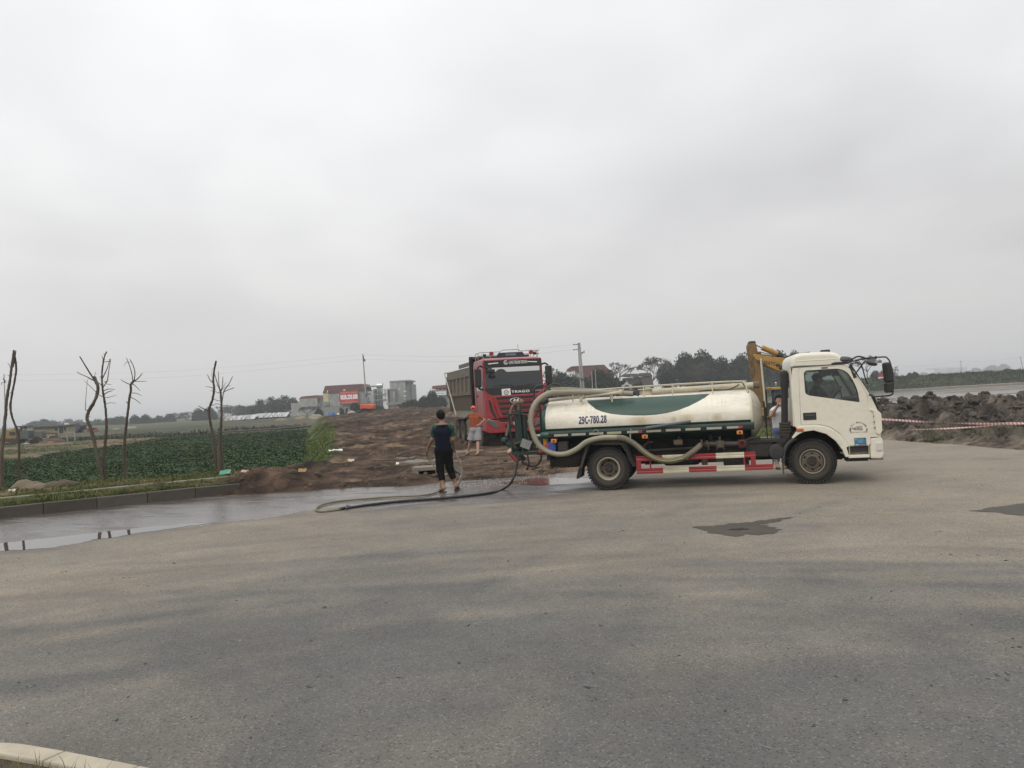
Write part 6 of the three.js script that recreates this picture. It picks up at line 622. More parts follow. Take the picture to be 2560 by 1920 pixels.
// J: joints in metres round the person's own base; face: where the face looks; S: look of the clothes
function person(label, base, J, face, S) {
  const t = thing('person', label, 'person', base); const k = S.size ?? 1, skin = S.skin, f = v3.norm(face), up = v3.norm(v3.sub(J.head, J.neck)), r = v3.norm(v3.cross(f, up)), u = v3.norm(v3.cross(r, f));
  const H = J.head, arms = [], hands = [], C = v3.mix(J.neck, v3.mix(J.hipL, J.hipR, 0.5), 0.28), pel = v3.mix(J.hipL, J.hipR, 0.5), sh = v3.norm(v3.sub(J.shR, J.shL)), back = v3.norm(v3.cross(sh, v3.sub(J.neck, pel)));
  const chestL = v3.off(C, [sh, -0.065 * k]), chestR = v3.off(C, [sh, 0.065 * k]);
  const torso = [cap(chestL, v3.off(pel, [sh, -0.05 * k]), 0.108 * k, 0.1 * k), cap(chestR, v3.off(pel, [sh, 0.05 * k]), 0.108 * k, 0.1 * k), cap(v3.off(J.shL, [sh, 0.03 * k], [[0, -1, 0], 0.02]), v3.off(J.shR, [sh, -0.03 * k], [[0, -1, 0], 0.02]), 0.062 * k, 0.062 * k), cap(v3.mix(J.shL, J.neck, 0.35), J.neck, 0.055 * k, 0.05 * k), cap(v3.mix(J.shR, J.neck, 0.35), J.neck, 0.055 * k, 0.05 * k)];
  const neck = [cap(v3.off(J.neck, [[0, -1, 0], 0.03]), v3.off(H, [u, -0.05]), 0.056 * k, 0.05 * k)];
  const uArm = { L: cap(J.shL, J.elL, 0.054 * k, 0.042 * k), R: cap(J.shR, J.elR, 0.054 * k, 0.042 * k) }, fArm = { L: cap(J.elL, J.haL, 0.042 * k, 0.028 * k), R: cap(J.elR, J.haR, 0.042 * k, 0.028 * k) };
  const thigh = { L: cap(J.hipL, J.knL, 0.088 * k, 0.06 * k), R: cap(J.hipR, J.knR, 0.088 * k, 0.06 * k) }, shin = {}, foot = {}, toes = {};
  for (const q of ['L', 'R']) { const kn = J['kn' + q], an = J['an' + q], cf = v3.mix(kn, an, 0.3); shin[q] = union([cap(kn, an, 0.055 * k, 0.036 * k), cap(v3.off(cf, [f, -0.018]), v3.off(v3.mix(kn, an, 0.5), [f, -0.012]), 0.05 * k, 0.044 * k)], 0.03); toes[q] = J['to' + q]; const heel = v3.off(an, [v3.norm(v3.sub(an, toes[q])), 0.035], [[0, -1, 0], 0.04]); foot[q] = union([cap(heel, v3.mix(heel, toes[q], 0.5), 0.032 * k, 0.036 * k), cap(v3.mix(heel, toes[q], 0.4), toes[q], 0.037 * k, 0.026 * k), cap(an, heel, 0.036 * k, 0.034 * k)], 0.03); }
  const gr = (fn) => (x, y, z, g = 0) => fn(x, y, z) - g;
  const bodyF = union([...torso, ...neck, uArm.L, uArm.R, fArm.L, fArm.R, thigh.L, thigh.R, gr(shin.L), gr(shin.R), gr(foot.L), gr(foot.R)], 0.035);
  const all = [J.neck, J.shL, J.shR, J.elL, J.elR, J.haL, J.haR, J.hipL, J.hipR, J.knL, J.knR, J.anL, J.anR, J.toL, J.toR];
  const geos = [surfaceNets(bodyF, ...bounds(all, 0.14), 0.013)];
  // head with brow, nose, cheeks, jaw and ears
  const at = (a, b, c) => v3.off(H, [r, a * k], [u, b * k], [f, c * k]); const ell = (c, ra, rb_, rc) => { const q = at(...c); return (x, y, z) => { const d = [x - q[0], y - q[1], z - q[2]], a = (d[0] * r[0] + d[1] * r[1] + d[2] * r[2]) / (ra * k), b = (d[0] * u[0] + d[1] * u[1] + d[2] * u[2]) / (rb_ * k), e = (d[0] * f[0] + d[1] * f[1] + d[2] * f[2]) / (rc * k), l = Math.sqrt(a * a + b * b + e * e); return l < 1e-6 ? -0.05 : (l - 1) * Math.min(ra, rb_, rc) * k; }; };
  const skull = ell([0, 0.025, -0.012], 0.077, 0.088, 0.096), face_ = ell([0, -0.035, 0.022], 0.062, 0.082, 0.068);
  const headF = (x, y, z) => { let d = smin(skull(x, y, z), face_(x, y, z), 0.03); d = smin(d, ell([0, -0.098, 0.05], 0.03, 0.022, 0.03)(x, y, z), 0.02); d = smin(d, cap(at(0, 0.0, 0.085), at(0, -0.035, 0.103), 0.008 * k, 0.013 * k)(x, y, z), 0.012); d = smin(d, cap(at(-0.04, 0.018, 0.075), at(0.04, 0.018, 0.075), 0.011 * k, 0.011 * k)(x, y, z), 0.014); for (const s of [-1, 1]) { d = smin(d, ell([s * 0.078, -0.015, -0.008], 0.009, 0.031, 0.018)(x, y, z), 0.006); const eye = ell([s * 0.031, -0.002, 0.091], 0.017, 0.010, 0.012)(x, y, z); d = Math.max(d, -eye * 0.8 - 0.002); } d = smin(d, cap(at(-0.016, -0.066, 0.082), at(0.016, -0.066, 0.082), 0.008 * k, 0.008 * k)(x, y, z), 0.01); d = smin(d, neck[0](x, y, z), 0.03); return d; };
  geos.push(surfaceNets((x, y, z) => Math.max(headF(x, y, z), v3.norm([0, 1, 0]) && (J.neck[1] - 0.02 - y)), ...bounds([at(0, 0.13, 0), at(0, -0.15, 0), at(0.1, 0, 0), at(-0.1, 0, 0), at(0, 0, 0.13), at(0, 0, -0.12)], 0.01), 0.0055));
  // hands: palm, four unequal bent fingers and a thumb that closes against them
  for (const q of ['L', 'R']) { const w = J['ha' + q], d = v3.norm(v3.sub(w, J['el' + q])), pn = v3.norm(S['palm' + q] ?? [q === 'L' ? 1 : -1, 0, 0]), side0 = v3.norm(v3.cross(d, pn)), side = q === 'L' ? side0 : v3.mul(side0, -1), nrm = v3.norm(v3.cross(side, d)), N = (nrm[0] * pn[0] + nrm[1] * pn[1] + nrm[2] * pn[2]) < 0 ? v3.mul(nrm, -1) : nrm, curl = S['curl' + q] ?? 0.5, fs = [], pts = [w];
    const P0 = (a, b, c) => v3.off(w, [d, a * k], [side, b * k], [N, c * k]); fs.push(cap(P0(0.0, 0, 0), P0(0.085, 0.022, 0.0), 0.026 * k, 0.017 * k), cap(P0(0.02, -0.01, 0), P0(0.083, -0.026, 0), 0.024 * k, 0.015 * k), cap(P0(0.03, 0, 0), P0(0.085, 0, 0), 0.02 * k, 0.018 * k));
    [[0.029, 0.068, 0], [0.010, 0.076, 0.05], [-0.010, 0.071, 0.1], [-0.029, 0.056, 0.16]].forEach(([b, L, e]) => { const c1 = curl * 0.75 + e * curl, c2 = c1 + curl * 1.15, c3 = c2 + curl * 0.8; let p = P0(0.086, b, 0.002); [[c1, 0.45], [c2, 0.32], [c3, 0.25]].forEach(([c, s], i) => { const nx = v3.off(p, [d, Math.cos(c) * L * s * k], [N, Math.sin(c) * L * s * k], [side, b * 0.12]); fs.push(cap(p, nx, (0.0098 - i * 0.0008) * k, (0.0092 - i * 0.0010) * k)); p = nx; pts.push(nx); }); });
    { let p = P0(0.022, 0.024, 0.006), m = P0(0.055, 0.052, 0.022 + curl * 0.012), e = P0(0.082, 0.046, 0.035 + curl * 0.03); fs.push(cap(p, m, 0.014 * k, 0.011 * k), cap(m, e, 0.0108 * k, 0.0085 * k)); pts.push(m, e); }
    geos.push(surfaceNets(union([...fs, fArm[q]], 0.007), ...bounds(pts, 0.045), 0.005)); }
  const clip = geos.map(g => { g.setAttribute('uv', new THREE.BufferAttribute(new Float32Array(g.attributes.position.count * 2), 2)); return g; });
  const body = part(t, 'body', mergeGeometries(clip), skin);
  part(t, 'eye', [-1, 1].map(s => new THREE.SphereGeometry(0.0105 * k, 10, 8).translate(...at(s * 0.031, -0.003, 0.078))).slice(0, 1), M(0.03, 0.02, 0.015, 0.3)); part(t, 'eye', new THREE.SphereGeometry(0.0105 * k, 10, 8).translate(...at(0.031, -0.003, 0.078)), M(0.03, 0.02, 0.015, 0.3));
  const browG = s => tube([at(s * 0.014, 0.021, 0.0885), at(s * 0.032, 0.026, 0.0835), at(s * 0.047, 0.020, 0.071)], 0.0042 * k, 5); part(t, 'eyebrow', browG(1), hairMat); part(t, 'eyebrow', browG(-1), hairMat);
  part(t, 'mouth', S.openMouth ? new THREE.SphereGeometry(0.014 * k, 12, 8).scale(1.3, 0.8, 0.5).translate(...at(0, -0.067, 0.088)) : tube([at(-0.019, -0.066, 0.085), at(0, -0.068, 0.0915), at(0.019, -0.066, 0.085)], 0.0036 * k, 5), M(0.13, 0.045, 0.035, 0.6));
  // hair or cap
  if (S.cap) { const capF = (x, y, z) => { const d = skull(x, y, z) - 0.012, h = (x - H[0]) * u[0] + (y - H[1]) * u[1] + (z - H[2]) * u[2]; return Math.max(d, 0.035 * k - h); }; const c = part(t, 'cap', surfaceNets(capF, ...bounds([at(0, 0.14, 0), at(0.1, 0, 0), at(-0.1, 0, 0), at(0, 0, 0.12), at(0, 0, -0.13)], 0.012), 0.006), S.cap); const br = disc(0.078 * k, 0.006, 'y', 24).scale(0.85, 1, 1.0); const m4 = new THREE.Matrix4().makeBasis(V(...r), V(...u), V(...f)); br.applyMatrix4(m4); br.translate(...at(0, 0.044, 0.085)); part(c, 'cap_peak', br, S.cap); part(c, 'cap_mark', tube([at(-0.018, 0.083, 0.082), at(-0.005, 0.077, 0.088), at(0.02, 0.088, 0.083)], 0.004, 5), black); }
  part(t, 'hair', surfaceNets((x, y, z) => { const h = ((x - H[0]) * u[0] + (y - H[1]) * u[1] + (z - H[2]) * u[2]) / k, e = ((x - H[0]) * f[0] + (y - H[1]) * f[1] + (z - H[2]) * f[2]) / k, n = fbm(x * 60 + y * 30, z * 60 - y * 40, 3, 7); const d = skull(x, y, z) - (0.010 + 0.016 * (n - 0.3) + 0.010 * ss(0.02, 0.09, h)) * (S.cap ? 0.4 : 1); const line = Math.max((e > 0.02 ? 0.062 : e > -0.03 ? lerp(0.0, 0.062, ss(-0.03, 0.02, e)) : lerp(-0.07, 0.0, ss(-0.09, -0.03, e))) - h, -0.5); return Math.max(d, line, S.cap ? h - 0.04 : -1); }, ...bounds([at(0, 0.14, 0), at(0, -0.09, -0.1), at(0.1, 0, 0), at(-0.1, 0, 0), at(0, 0, 0.12), at(0, 0, -0.13)], 0.02), 0.0055), hairMat);
  // clothes, a little outside the body
  const wr = (x, y, z, s) => 0.014 * (fbm(x * 9 + z * 5 + s, y * 13 - z * 4, 3, s) - 0.5);
  const sl = S.sleeve ?? 0.6, slv = q => cap(J['sh' + q], v3.mix(J['sh' + q], J['el' + q], sl), 0.062 * k, 0.060 * k); const sT = union([...torso.map(c => (x, y, z, g) => c(x, y, z, g)), slv('L'), slv('R')], 0.03, 0.012); const hem = pel[1] + (S.hem ?? -0.02), col = J.neck[1] + 0.012;
  const ended = (x, y, z, q) => { const a = J['sh' + q], b = J['el' + q], dx = v3.sub(b, a), L2 = dx[0] ** 2 + dx[1] ** 2 + dx[2] ** 2; return ((x - a[0]) * dx[0] + (y - a[1]) * dx[1] + (z - a[2]) * dx[2]) / L2; };
  const shirtF = (x, y, z) => { let d = sT(x, y, z) + wr(x, y, z, 3); const L = ended(x, y, z, 'L'), R = ended(x, y, z, 'R'), nl = uArm.L(x, y, z), nr = uArm.R(x, y, z), len = 0.27; if (nl < 0.05) d = Math.max(d, (L - sl) * len); if (nr < 0.05) d = Math.max(d, (R - sl) * len); d = Math.max(d, hem - y, y - col); return d; };
  let sg = surfaceNets(shirtF, ...bounds([v3.off(J.neck, [[0, 1, 0], 0.06]), J.shL, J.shR, v3.mix(J.shL, J.elL, sl), v3.mix(J.shR, J.elR, sl), pel, v3.off(pel, [[0, 1, 0], S.hem ?? -0.02])], 0.17), 0.0105); if (S.shirtColor) setColors(sg, (x, y, z, c) => { const a = Math.min(slv('L')(x, y, z), slv('R')(x, y, z)), b = Math.min(...torso.slice(0, 2).map(q => q(x, y, z))); c.splice(0, 3, ...S.shirtColor(a < b - 0.012, x, y, z, Math.max(ended(x, y, z, 'L'), ended(x, y, z, 'R')))); });
  sg.setAttribute('uv', new THREE.BufferAttribute(new Float32Array(sg.attributes.position.count * 2), 2)); part(t, 'shirt', sg, S.shirt);
  const pl = S.leg ?? 1.6, legP = [], loose = S.loose ?? 0.014; for (const q of ['L', 'R']) { legP.push(cap(J['hip' + q], J['kn' + q], 0.095 * k, 0.066 * k + (S.wideHem ?? 0))); if (pl > 1) legP.push(cap(J['kn' + q], v3.mix(J['kn' + q], J['an' + q], pl - 1), 0.066 * k, 0.052 * k)); } legP.push(cap(v3.off(pel, [sh, -0.06 * k], [[0, 1, 0], 0.0]), v3.off(pel, [sh, 0.06 * k]), 0.105 * k, 0.105 * k), cap(v3.off(pel, [sh, -0.05], [[0, 1, 0], 0.12]), v3.off(pel, [sh, 0.05], [[0, 1, 0], 0.12]), 0.098 * k, 0.098 * k));
  const pT = union(legP, 0.03, loose), legEnd = (x, y, z, q) => { const a = pl > 1 ? J['kn' + q] : J['hip' + q], b = pl > 1 ? J['an' + q] : J['kn' + q], dx = v3.sub(b, a), L2 = dx[0] ** 2 + dx[1] ** 2 + dx[2] ** 2; return (((x - a[0]) * dx[0] + (y - a[1]) * dx[1] + (z - a[2]) * dx[2]) / L2 - (pl > 1 ? pl - 1 : pl)) * Math.sqrt(L2); };
  const trF = (x, y, z) => { let d = pT(x, y, z) + wr(x, y, z, 9) * 1.2; const a = legP[0](x, y, z), b = legP[pl > 1 ? 2 : 1](x, y, z), cl = pl > 1 ? Math.min(a, legP[1](x, y, z)) : a, cr = pl > 1 ? Math.min(b, legP[3](x, y, z)) : b; d = Math.max(d, cl < cr ? legEnd(x, y, z, 'L') : legEnd(x, y, z, 'R'), y - pel[1] - 0.10); return d; };
  const lower = ['L', 'R'].map(q => pl > 1 ? v3.mix(J['kn' + q], J['an' + q], Math.min(1, pl - 0.95)) : J['kn' + q]); const tg = surfaceNets(trF, ...bounds([v3.off(pel, [[0, 1, 0], 0.1]), J.hipL, J.hipR, J.knL, J.knR, ...lower], 0.15), 0.0105); tg.setAttribute('uv', new THREE.BufferAttribute(new Float32Array(tg.attributes.position.count * 2), 2)); part(t, S.leg && S.leg < 1.2 ? 'shorts' : 'trousers', tg, S.trousers);
  for (const q of ['L', 'R']) if (S.sandal) { const an = J['an' + q], to = J['to' + q], dd = v3.norm(v3.sub([to[0], 0, to[2]], [an[0], 0, an[2]])), heel = v3.off(an, [dd, -0.06]), yb = Math.min(to[1], an[1] - 0.07) - 0.030; const g = surfaceNets((x, y, z) => Math.max(cap([heel[0], yb, heel[2]], [to[0] + dd[0] * 0.02, yb, to[2] + dd[2] * 0.02], 0.040 * k, 0.046 * k)(x, y, z), Math.abs(y - yb) - 0.011), ...bounds([heel, v3.off(to, [dd, 0.02]), [to[0], yb, to[2]], [heel[0], yb, heel[2]]], 0.06), 0.007); const s = part(t, 'sandal', g, S.sandal); const m = v3.mix(an, to, 0.72), sd = v3.cross(dd, [0, 1, 0]); part(s, 'strap', tube([v3.off([m[0], yb, m[2]], [sd, 0.046]), v3.off([m[0], yb + 0.052, m[2]], [sd, 0.025]), v3.off([m[0], yb + 0.06, m[2]], [sd, 0]), v3.off([m[0], yb + 0.052, m[2]], [sd, -0.025]), v3.off([m[0], yb, m[2]], [sd, -0.046])], 0.009, 6), S.sandal); }
  return t;
}
const hairMat = M(0.007, 0.006, 0.0055, 0.6, { specularIntensity: 0.25 }), clothBump = { specularIntensity: 0.15 };
const skinA = M(0.24, 0.135, 0.085, 0.55), skinB = M(0.30, 0.175, 0.115, 0.55), skinC = M(0.36, 0.215, 0.15, 0.55);
// joints given as photo pixel and depth, turned into metres round a base point
const joints = (base, o) => { const J = {}; for (const k in o) { const p = PZ(o[k][0], o[k][1], o[k][2]); J[k] = [p.x - base[0], p.y - base[1], p.z - base[2]]; } return J; };
{ // man with the hose, seen from behind
  const D = 17.15, base = [-1.44, 0, -17.2], j = (x, y, dz = 0) => [x, y, D + dz];
  const J = joints(base, { head: j(1102, 1041), neck: j(1106, 1063, -0.03), shL: j(1089, 1071), shR: j(1126, 1070), elL: j(1081, 1099, 0.05), elR: j(1131, 1098, 0.0), haL: j(1070, 1119, 0.28), haR: j(1134.5, 1119, 0.14), hipL: j(1099, 1127), hipR: j(1118.5, 1126), knL: j(1100.5, 1174, 0.02), knR: j(1124, 1170, 0.13), anL: j(1108.5, 1217, -0.06), anR: j(1140, 1212, 0.14), toL: j(1101, 1227, 0.05), toR: j(1144, 1219, 0.33) });
  J.toL[1] = 0.045; J.toR[1] = 0.045; J.anL[1] = 0.105; J.anR[1] = 0.115;
  person('barefoot looking man with his back turned, in navy shirt and rolled black trousers, spraying water'.replace('barefoot looking man', 'man'), base, J, [-0.25, 0.0, -1], { skin: skinA, shirt: M(1, 1, 1, 0.8, { vertexColors: true, ...clothBump }), shirtColor: (arm, x, y, z, e) => arm ? (e > 0.5 || fbm(x * 14, y * 16 + z * 9, 3, 4) > 0.55 ? [0.016, 0.085, 0.036] : [0.014, 0.032, 0.05]) : [0.007, 0.0085, 0.018], sleeve: 0.72, hem: 0.03, trousers: M(0.006, 0.0063, 0.0075, 0.9, clothBump), leg: 1.62, sandal: M(0.03, 0.022, 0.02, 0.7), palmL: [0.6, -0.3, 0], palmR: [-1, 0, -0.2], curlL: 0.95, curlR: 1.0 });
}
{ // man in orange in front of the dump truck
  const D = 28.2, base = [-1.5, -0.02, -28.3], j = (x, y, dz = 0) => [x, y, D + dz], q = (u, v, dz = 0) => j(1080 + u / 7.21, 1010 + v / 7.21, dz);
  const J = joints(base, { head: q(745, 95), neck: q(752, 170), shL: q(715, 195, -0.05), shR: q(835, 205, 0.08), elL: q(700, 300, 0.2), elR: q(950, 290, 0.12), haL: q(735, 380, 0.2), haR: q(850, 375, -0.05), hipL: q(745, 470), hipR: q(820, 465), knL: q(695, 660, 0.0), knR: q(825, 665, -0.08), anL: q(650, 835, 0.1), anR: q(828, 875, -0.45), toL: q(615, 870, -0.05), toR: q(800, 925, -0.65) });
  for (const s of ['L', 'R']) { const g = dirtH(base[0] + J['to' + s][0], base[2] + J['to' + s][2]) - base[1]; J['to' + s][1] = g + 0.05; J['an' + s][1] = g + 0.12; }
  person('man in red cap, orange T-shirt and grey shorts, hand on hip before the dump truck', base, J, [-0.05, -0.05, 1], { skin: skinB, cap: M(0.75, 0.06, 0.045, 0.6), shirt: M(0.29, 0.08, 0.042, 0.85, clothBump), sleeve: 0.62, hem: 0.02, trousers: M(0.27, 0.27, 0.28, 0.85, clothBump), leg: 0.98, loose: 0.028, wideHem: 0.03, sandal: M(0.07, 0.05, 0.05, 0.7), palmR: [-0.6, 0, -0.6], curlR: 0.5, palmL: [1, 0, 0] });
}
{ // man in the white T-shirt behind the tanker
  const D = 17.8, base = [5.72, 0, -17.9], q = (u, v, dz = 0) => [1860 + u / 5.182, 840 + v / 5.182, D + dz];
  const J = joints(base, { head: q(462, 835), neck: q(462, 912), shL: q(385, 965, 0.02), shR: q(535, 955, 0.02), elL: q(352, 1030, -0.16), elR: q(580, 1035, -0.12), haL: q(430, 918, -0.28), haR: q(540, 925, -0.26), hipL: q(440, 1215), hipR: q(505, 1215) });
  Object.assign(J, { knL: [J.hipL[0] - 0.02, 0.46, 0.02], knR: [J.hipR[0] + 0.02, 0.46, 0.02], anL: [J.hipL[0] - 0.04, 0.10, 0], anR: [J.hipR[0] + 0.05, 0.10, 0], toL: [J.hipL[0] - 0.06, 0.045, 0.16], toR: [J.hipR[0] + 0.08, 0.045, 0.16] });
  person('smiling man in white T-shirt and blue jeans holding hands up, behind tank and cab', base, J, [0.05, 0.02, 1], { skin: skinC, size: 0.97, openMouth: true, shirt: M(0.56, 0.57, 0.59, 0.85, clothBump), sleeve: 0.52, hem: 0.0, trousers: M(0.12, 0.15, 0.27, 0.85, clothBump), leg: 1.85, sandal: M(0.03, 0.03, 0.03, 0.7), palmL: [0.5, 0.2, 0.6], palmR: [-0.8, 0.1, 0.3], curlL: 0.9, curlR: 0.9 });
}
{ // driver behind the far side window
  const W = TW(4.0, 1.3, -1.45), base = [W.x, W.y, W.z], a = tkTurn, F = [Math.cos(a), 0, -Math.sin(a)], Sd = [Math.sin(a), 0, Math.cos(a)], l = (x, y, z) => [F[0] * x + Sd[0] * z, y, F[2] * x + Sd[2] * z];
  person('driver in dark clothes and cap at the wheel, seen through the tanker cab window', base, { head: l(0.0, 0.58, 0.05), neck: l(-0.03, 0.44, 0.03), shL: l(-0.03, 0.38, -0.17), shR: l(-0.03, 0.38, 0.2), elL: l(0.16, 0.18, -0.2), elR: l(0.16, 0.18, 0.24), haL: l(0.3, 0.32, -0.13), haR: l(0.3, 0.33, 0.15), hipL: l(-0.1, -0.05, -0.09), hipR: l(-0.1, -0.05, 0.09), knL: l(0.3, 0.0, -0.11), knR: l(0.3, 0.0, 0.12), anL: l(0.36, -0.18, -0.1), anR: l(0.36, -0.18, 0.1), toL: l(0.48, -0.2, -0.1), toR: l(0.48, -0.2, 0.1) }, F, { skin: skinA, size: 0.95, cap: M(0.016, 0.016, 0.018, 0.8), shirt: M(0.04, 0.04, 0.043, 0.85), sleeve: 0.8, hem: 0.0, trousers: M(0.03, 0.03, 0.035, 0.85), leg: 1.7, sandal: M(0.03, 0.03, 0.03, 0.7), palmL: [0, -1, 0], palmR: [0, -1, 0], curlL: 1, curlR: 1 });
}
// ---------------------------------------------------------------- hose on the ground, water jet, splashes
{
  const h = thing('water_hose', 'long hose, black then dirty yellow, looping over the wet road from the tanker', 'hose'); const end = TW(-1.8, 0.72, -0.3), L = TW(-1.86, 0.45, -0.26);
  const g = (px, py, y = 0.024) => { const p = G(px, py, y); return [p.x, y, p.z]; };
  part(h, 'black_hose', tube([[end.x, end.y, end.z], [L.x, L.y, L.z], [TW(-1.95, 0.2, -0.2).x, 0.2, TW(-1.95, 0.2, -0.2).z], g(1258, 1222), g(1225, 1232), g(1150, 1241), g(1080, 1247), g(1000, 1253), g(920, 1262), g(862, 1271)], 0.024, 10, 120), M(0.022, 0.021, 0.02, 0.5));
  const hl = PZ(1068, 1125, 17.45), hr = PZ(1136, 1126, 17.35);
  part(h, 'yellow_hose', tube([g(862, 1271), g(835, 1276), g(805, 1279), g(790, 1275), g(800, 1264), g(840, 1254), g(900, 1248), g(980, 1242), g(1050, 1239), g(1088, 1232), g(1100, 1222, 0.06), [PZ(1100, 1200, 17.3).x, 0.25, PZ(1100, 1200, 17.3).z], [PZ(1085, 1170, 17.55).x, 0.5, PZ(1085, 1170, 17.55).z], [PZ(1068, 1142, 17.6).x, PZ(1068, 1142, 17.6).y, PZ(1068, 1142, 17.6).z], [hl.x, hl.y, hl.z], [PZ(1072, 1117, 17.6).x, PZ(1072, 1117, 17.6).y, -17.6], [PZ(1085, 1117, 17.75).x, PZ(1085, 1117, 17.75).y, -17.75], [PZ(1120, 1116, 17.6).x, PZ(1120, 1116, 17.6).y, -17.6], [hr.x, hr.y, hr.z], [PZ(1139, 1132, 17.35).x, PZ(1139, 1132, 17.35).y, -17.35]], 0.017, 9, 220), M(0.20, 0.165, 0.085, 0.6, { map: dirtMap }));
  part(h, 'hose_coupling', [rod(g(875, 1268), g(850, 1273), 0.034), rod(g(868, 1264, 0.05), g(866, 1272, 0.05), 0.02)], black);
  const P0 = PZ(1139, 1132, 17.35), P1 = PZ(1154, 1170, 17.6), P2 = PZ(1154.5, 1185, 17.7), P3 = PZ(1145, 1213, 17.85), jm = new THREE.MeshPhysicalMaterial({ color: lin(0.72, 0.68, 0.58), roughness: 0.25, transmission: 0.35, thickness: 0.02, ior: 1.33 });
  const jet = thing('water_jet', 'arc of water pouring from the hose in the hand of the man in navy', 'water jet', [P0.x, P0.y, P0.z]); const rel = p => [p.x - P0.x, p.y - P0.y, p.z - P0.z];
  part(jet, 'stream', taper([rel(P0), rel(PZ(1147, 1148, 17.45)), rel(P1), rel(P2), rel(PZ(1151, 1200, 17.78)), rel(P3)], 0.011, 0.02, 8, 50, 0.9, 5), jm);
  const r = rng(19), drops = []; for (let k = 0; k < 90; k++) { const t = r(), p = PZ(1154 - 10 * t * t + (r() - 0.5) * 6 * t, 1172 + 42 * t, 17.6 + 0.25 * t + (r() - 0.5) * 0.1), s = 0.004 + 0.008 * r(); drops.push(new THREE.IcosahedronGeometry(s, 1).scale(1, 1.6, 1).translate(...rel(p))); } const dm = part(jet, 'water_drops', drops, jm); dm.userData.kind = 'stuff';
  const sp = []; for (let k = 0; k < 260; k++) { const a = r() * 6.28, q = Math.pow(r(), 0.7) * 0.9, x = P3.x + Math.cos(a) * q * 1.2 + 0.1, z = P3.z + Math.sin(a) * q * 0.6, y = 0.01 + 0.16 * r() * r() * (1 - q), s = 0.003 + 0.007 * r(); sp.push([x, y, z, s, r() * 6]); } for (let k = 0; k < 110; k++) { const x = -0.9 + r() * 2.2, z = -19.4 + r() * 1.6; sp.push([x, 0.012, z, 0.004 + 0.009 * r() * r(), r() * 6]); }
  scatter('water_splash', new THREE.IcosahedronGeometry(1, 1), jm, sp, 'splashing drops where the water jet meets the road', 'splash');
}
// ---------------------------------------------------------------- things lying and standing round the yard
const concrete = [M(0.22, 0.205, 0.17, 0.9, { map: grainMap, bumpMap: grainMap, bumpScale: 0.004 }), M(0.16, 0.14, 0.11, 0.95, { map: dirtMap, bumpMap: lumpBump, bumpScale: 0.01 })];
const paleSoil = M(0.23, 0.18, 0.125, 0.95, { map: dirtMap, bumpMap: lumpBump, bumpScale: 0.02 });
function rough(geo, amp, f, seed) { const g = mergeVertices((geo.deleteAttribute('normal'), geo.deleteAttribute('uv'), geo)), p = g.attributes.position; for (let i = 0; i < p.count; i++) { const x = p.getX(i), y = p.getY(i), z = p.getZ(i); p.setXYZ(i, x + amp * (fbm(x * f + 5, y * f + z * f, 4, seed) - 0.5) * 2, y + amp * (fbm(z * f + 9, x * f - y * f, 4, seed + 1) - 0.5) * 2, z + amp * (fbm(y * f + 2, z * f + x * f, 4, seed + 2) - 0.5) * 2); } const uv = new Float32Array(p.count * 2); for (let i = 0; i < p.count; i++) { uv[i * 2] = (p.getX(i) + 0.5 * p.getZ(i)) / 1.7; uv[i * 2 + 1] = (p.getY(i) + 0.5 * p.getZ(i)) / 1.7; } g.setAttribute('uv', new THREE.BufferAttribute(uv, 2)); g.computeVertexNormals(); return g; }
const slab = (w, h, d, seed) => rough(new THREE.BoxGeometry(w, h, d, 14, 4, 10), 0.05, 4, seed);
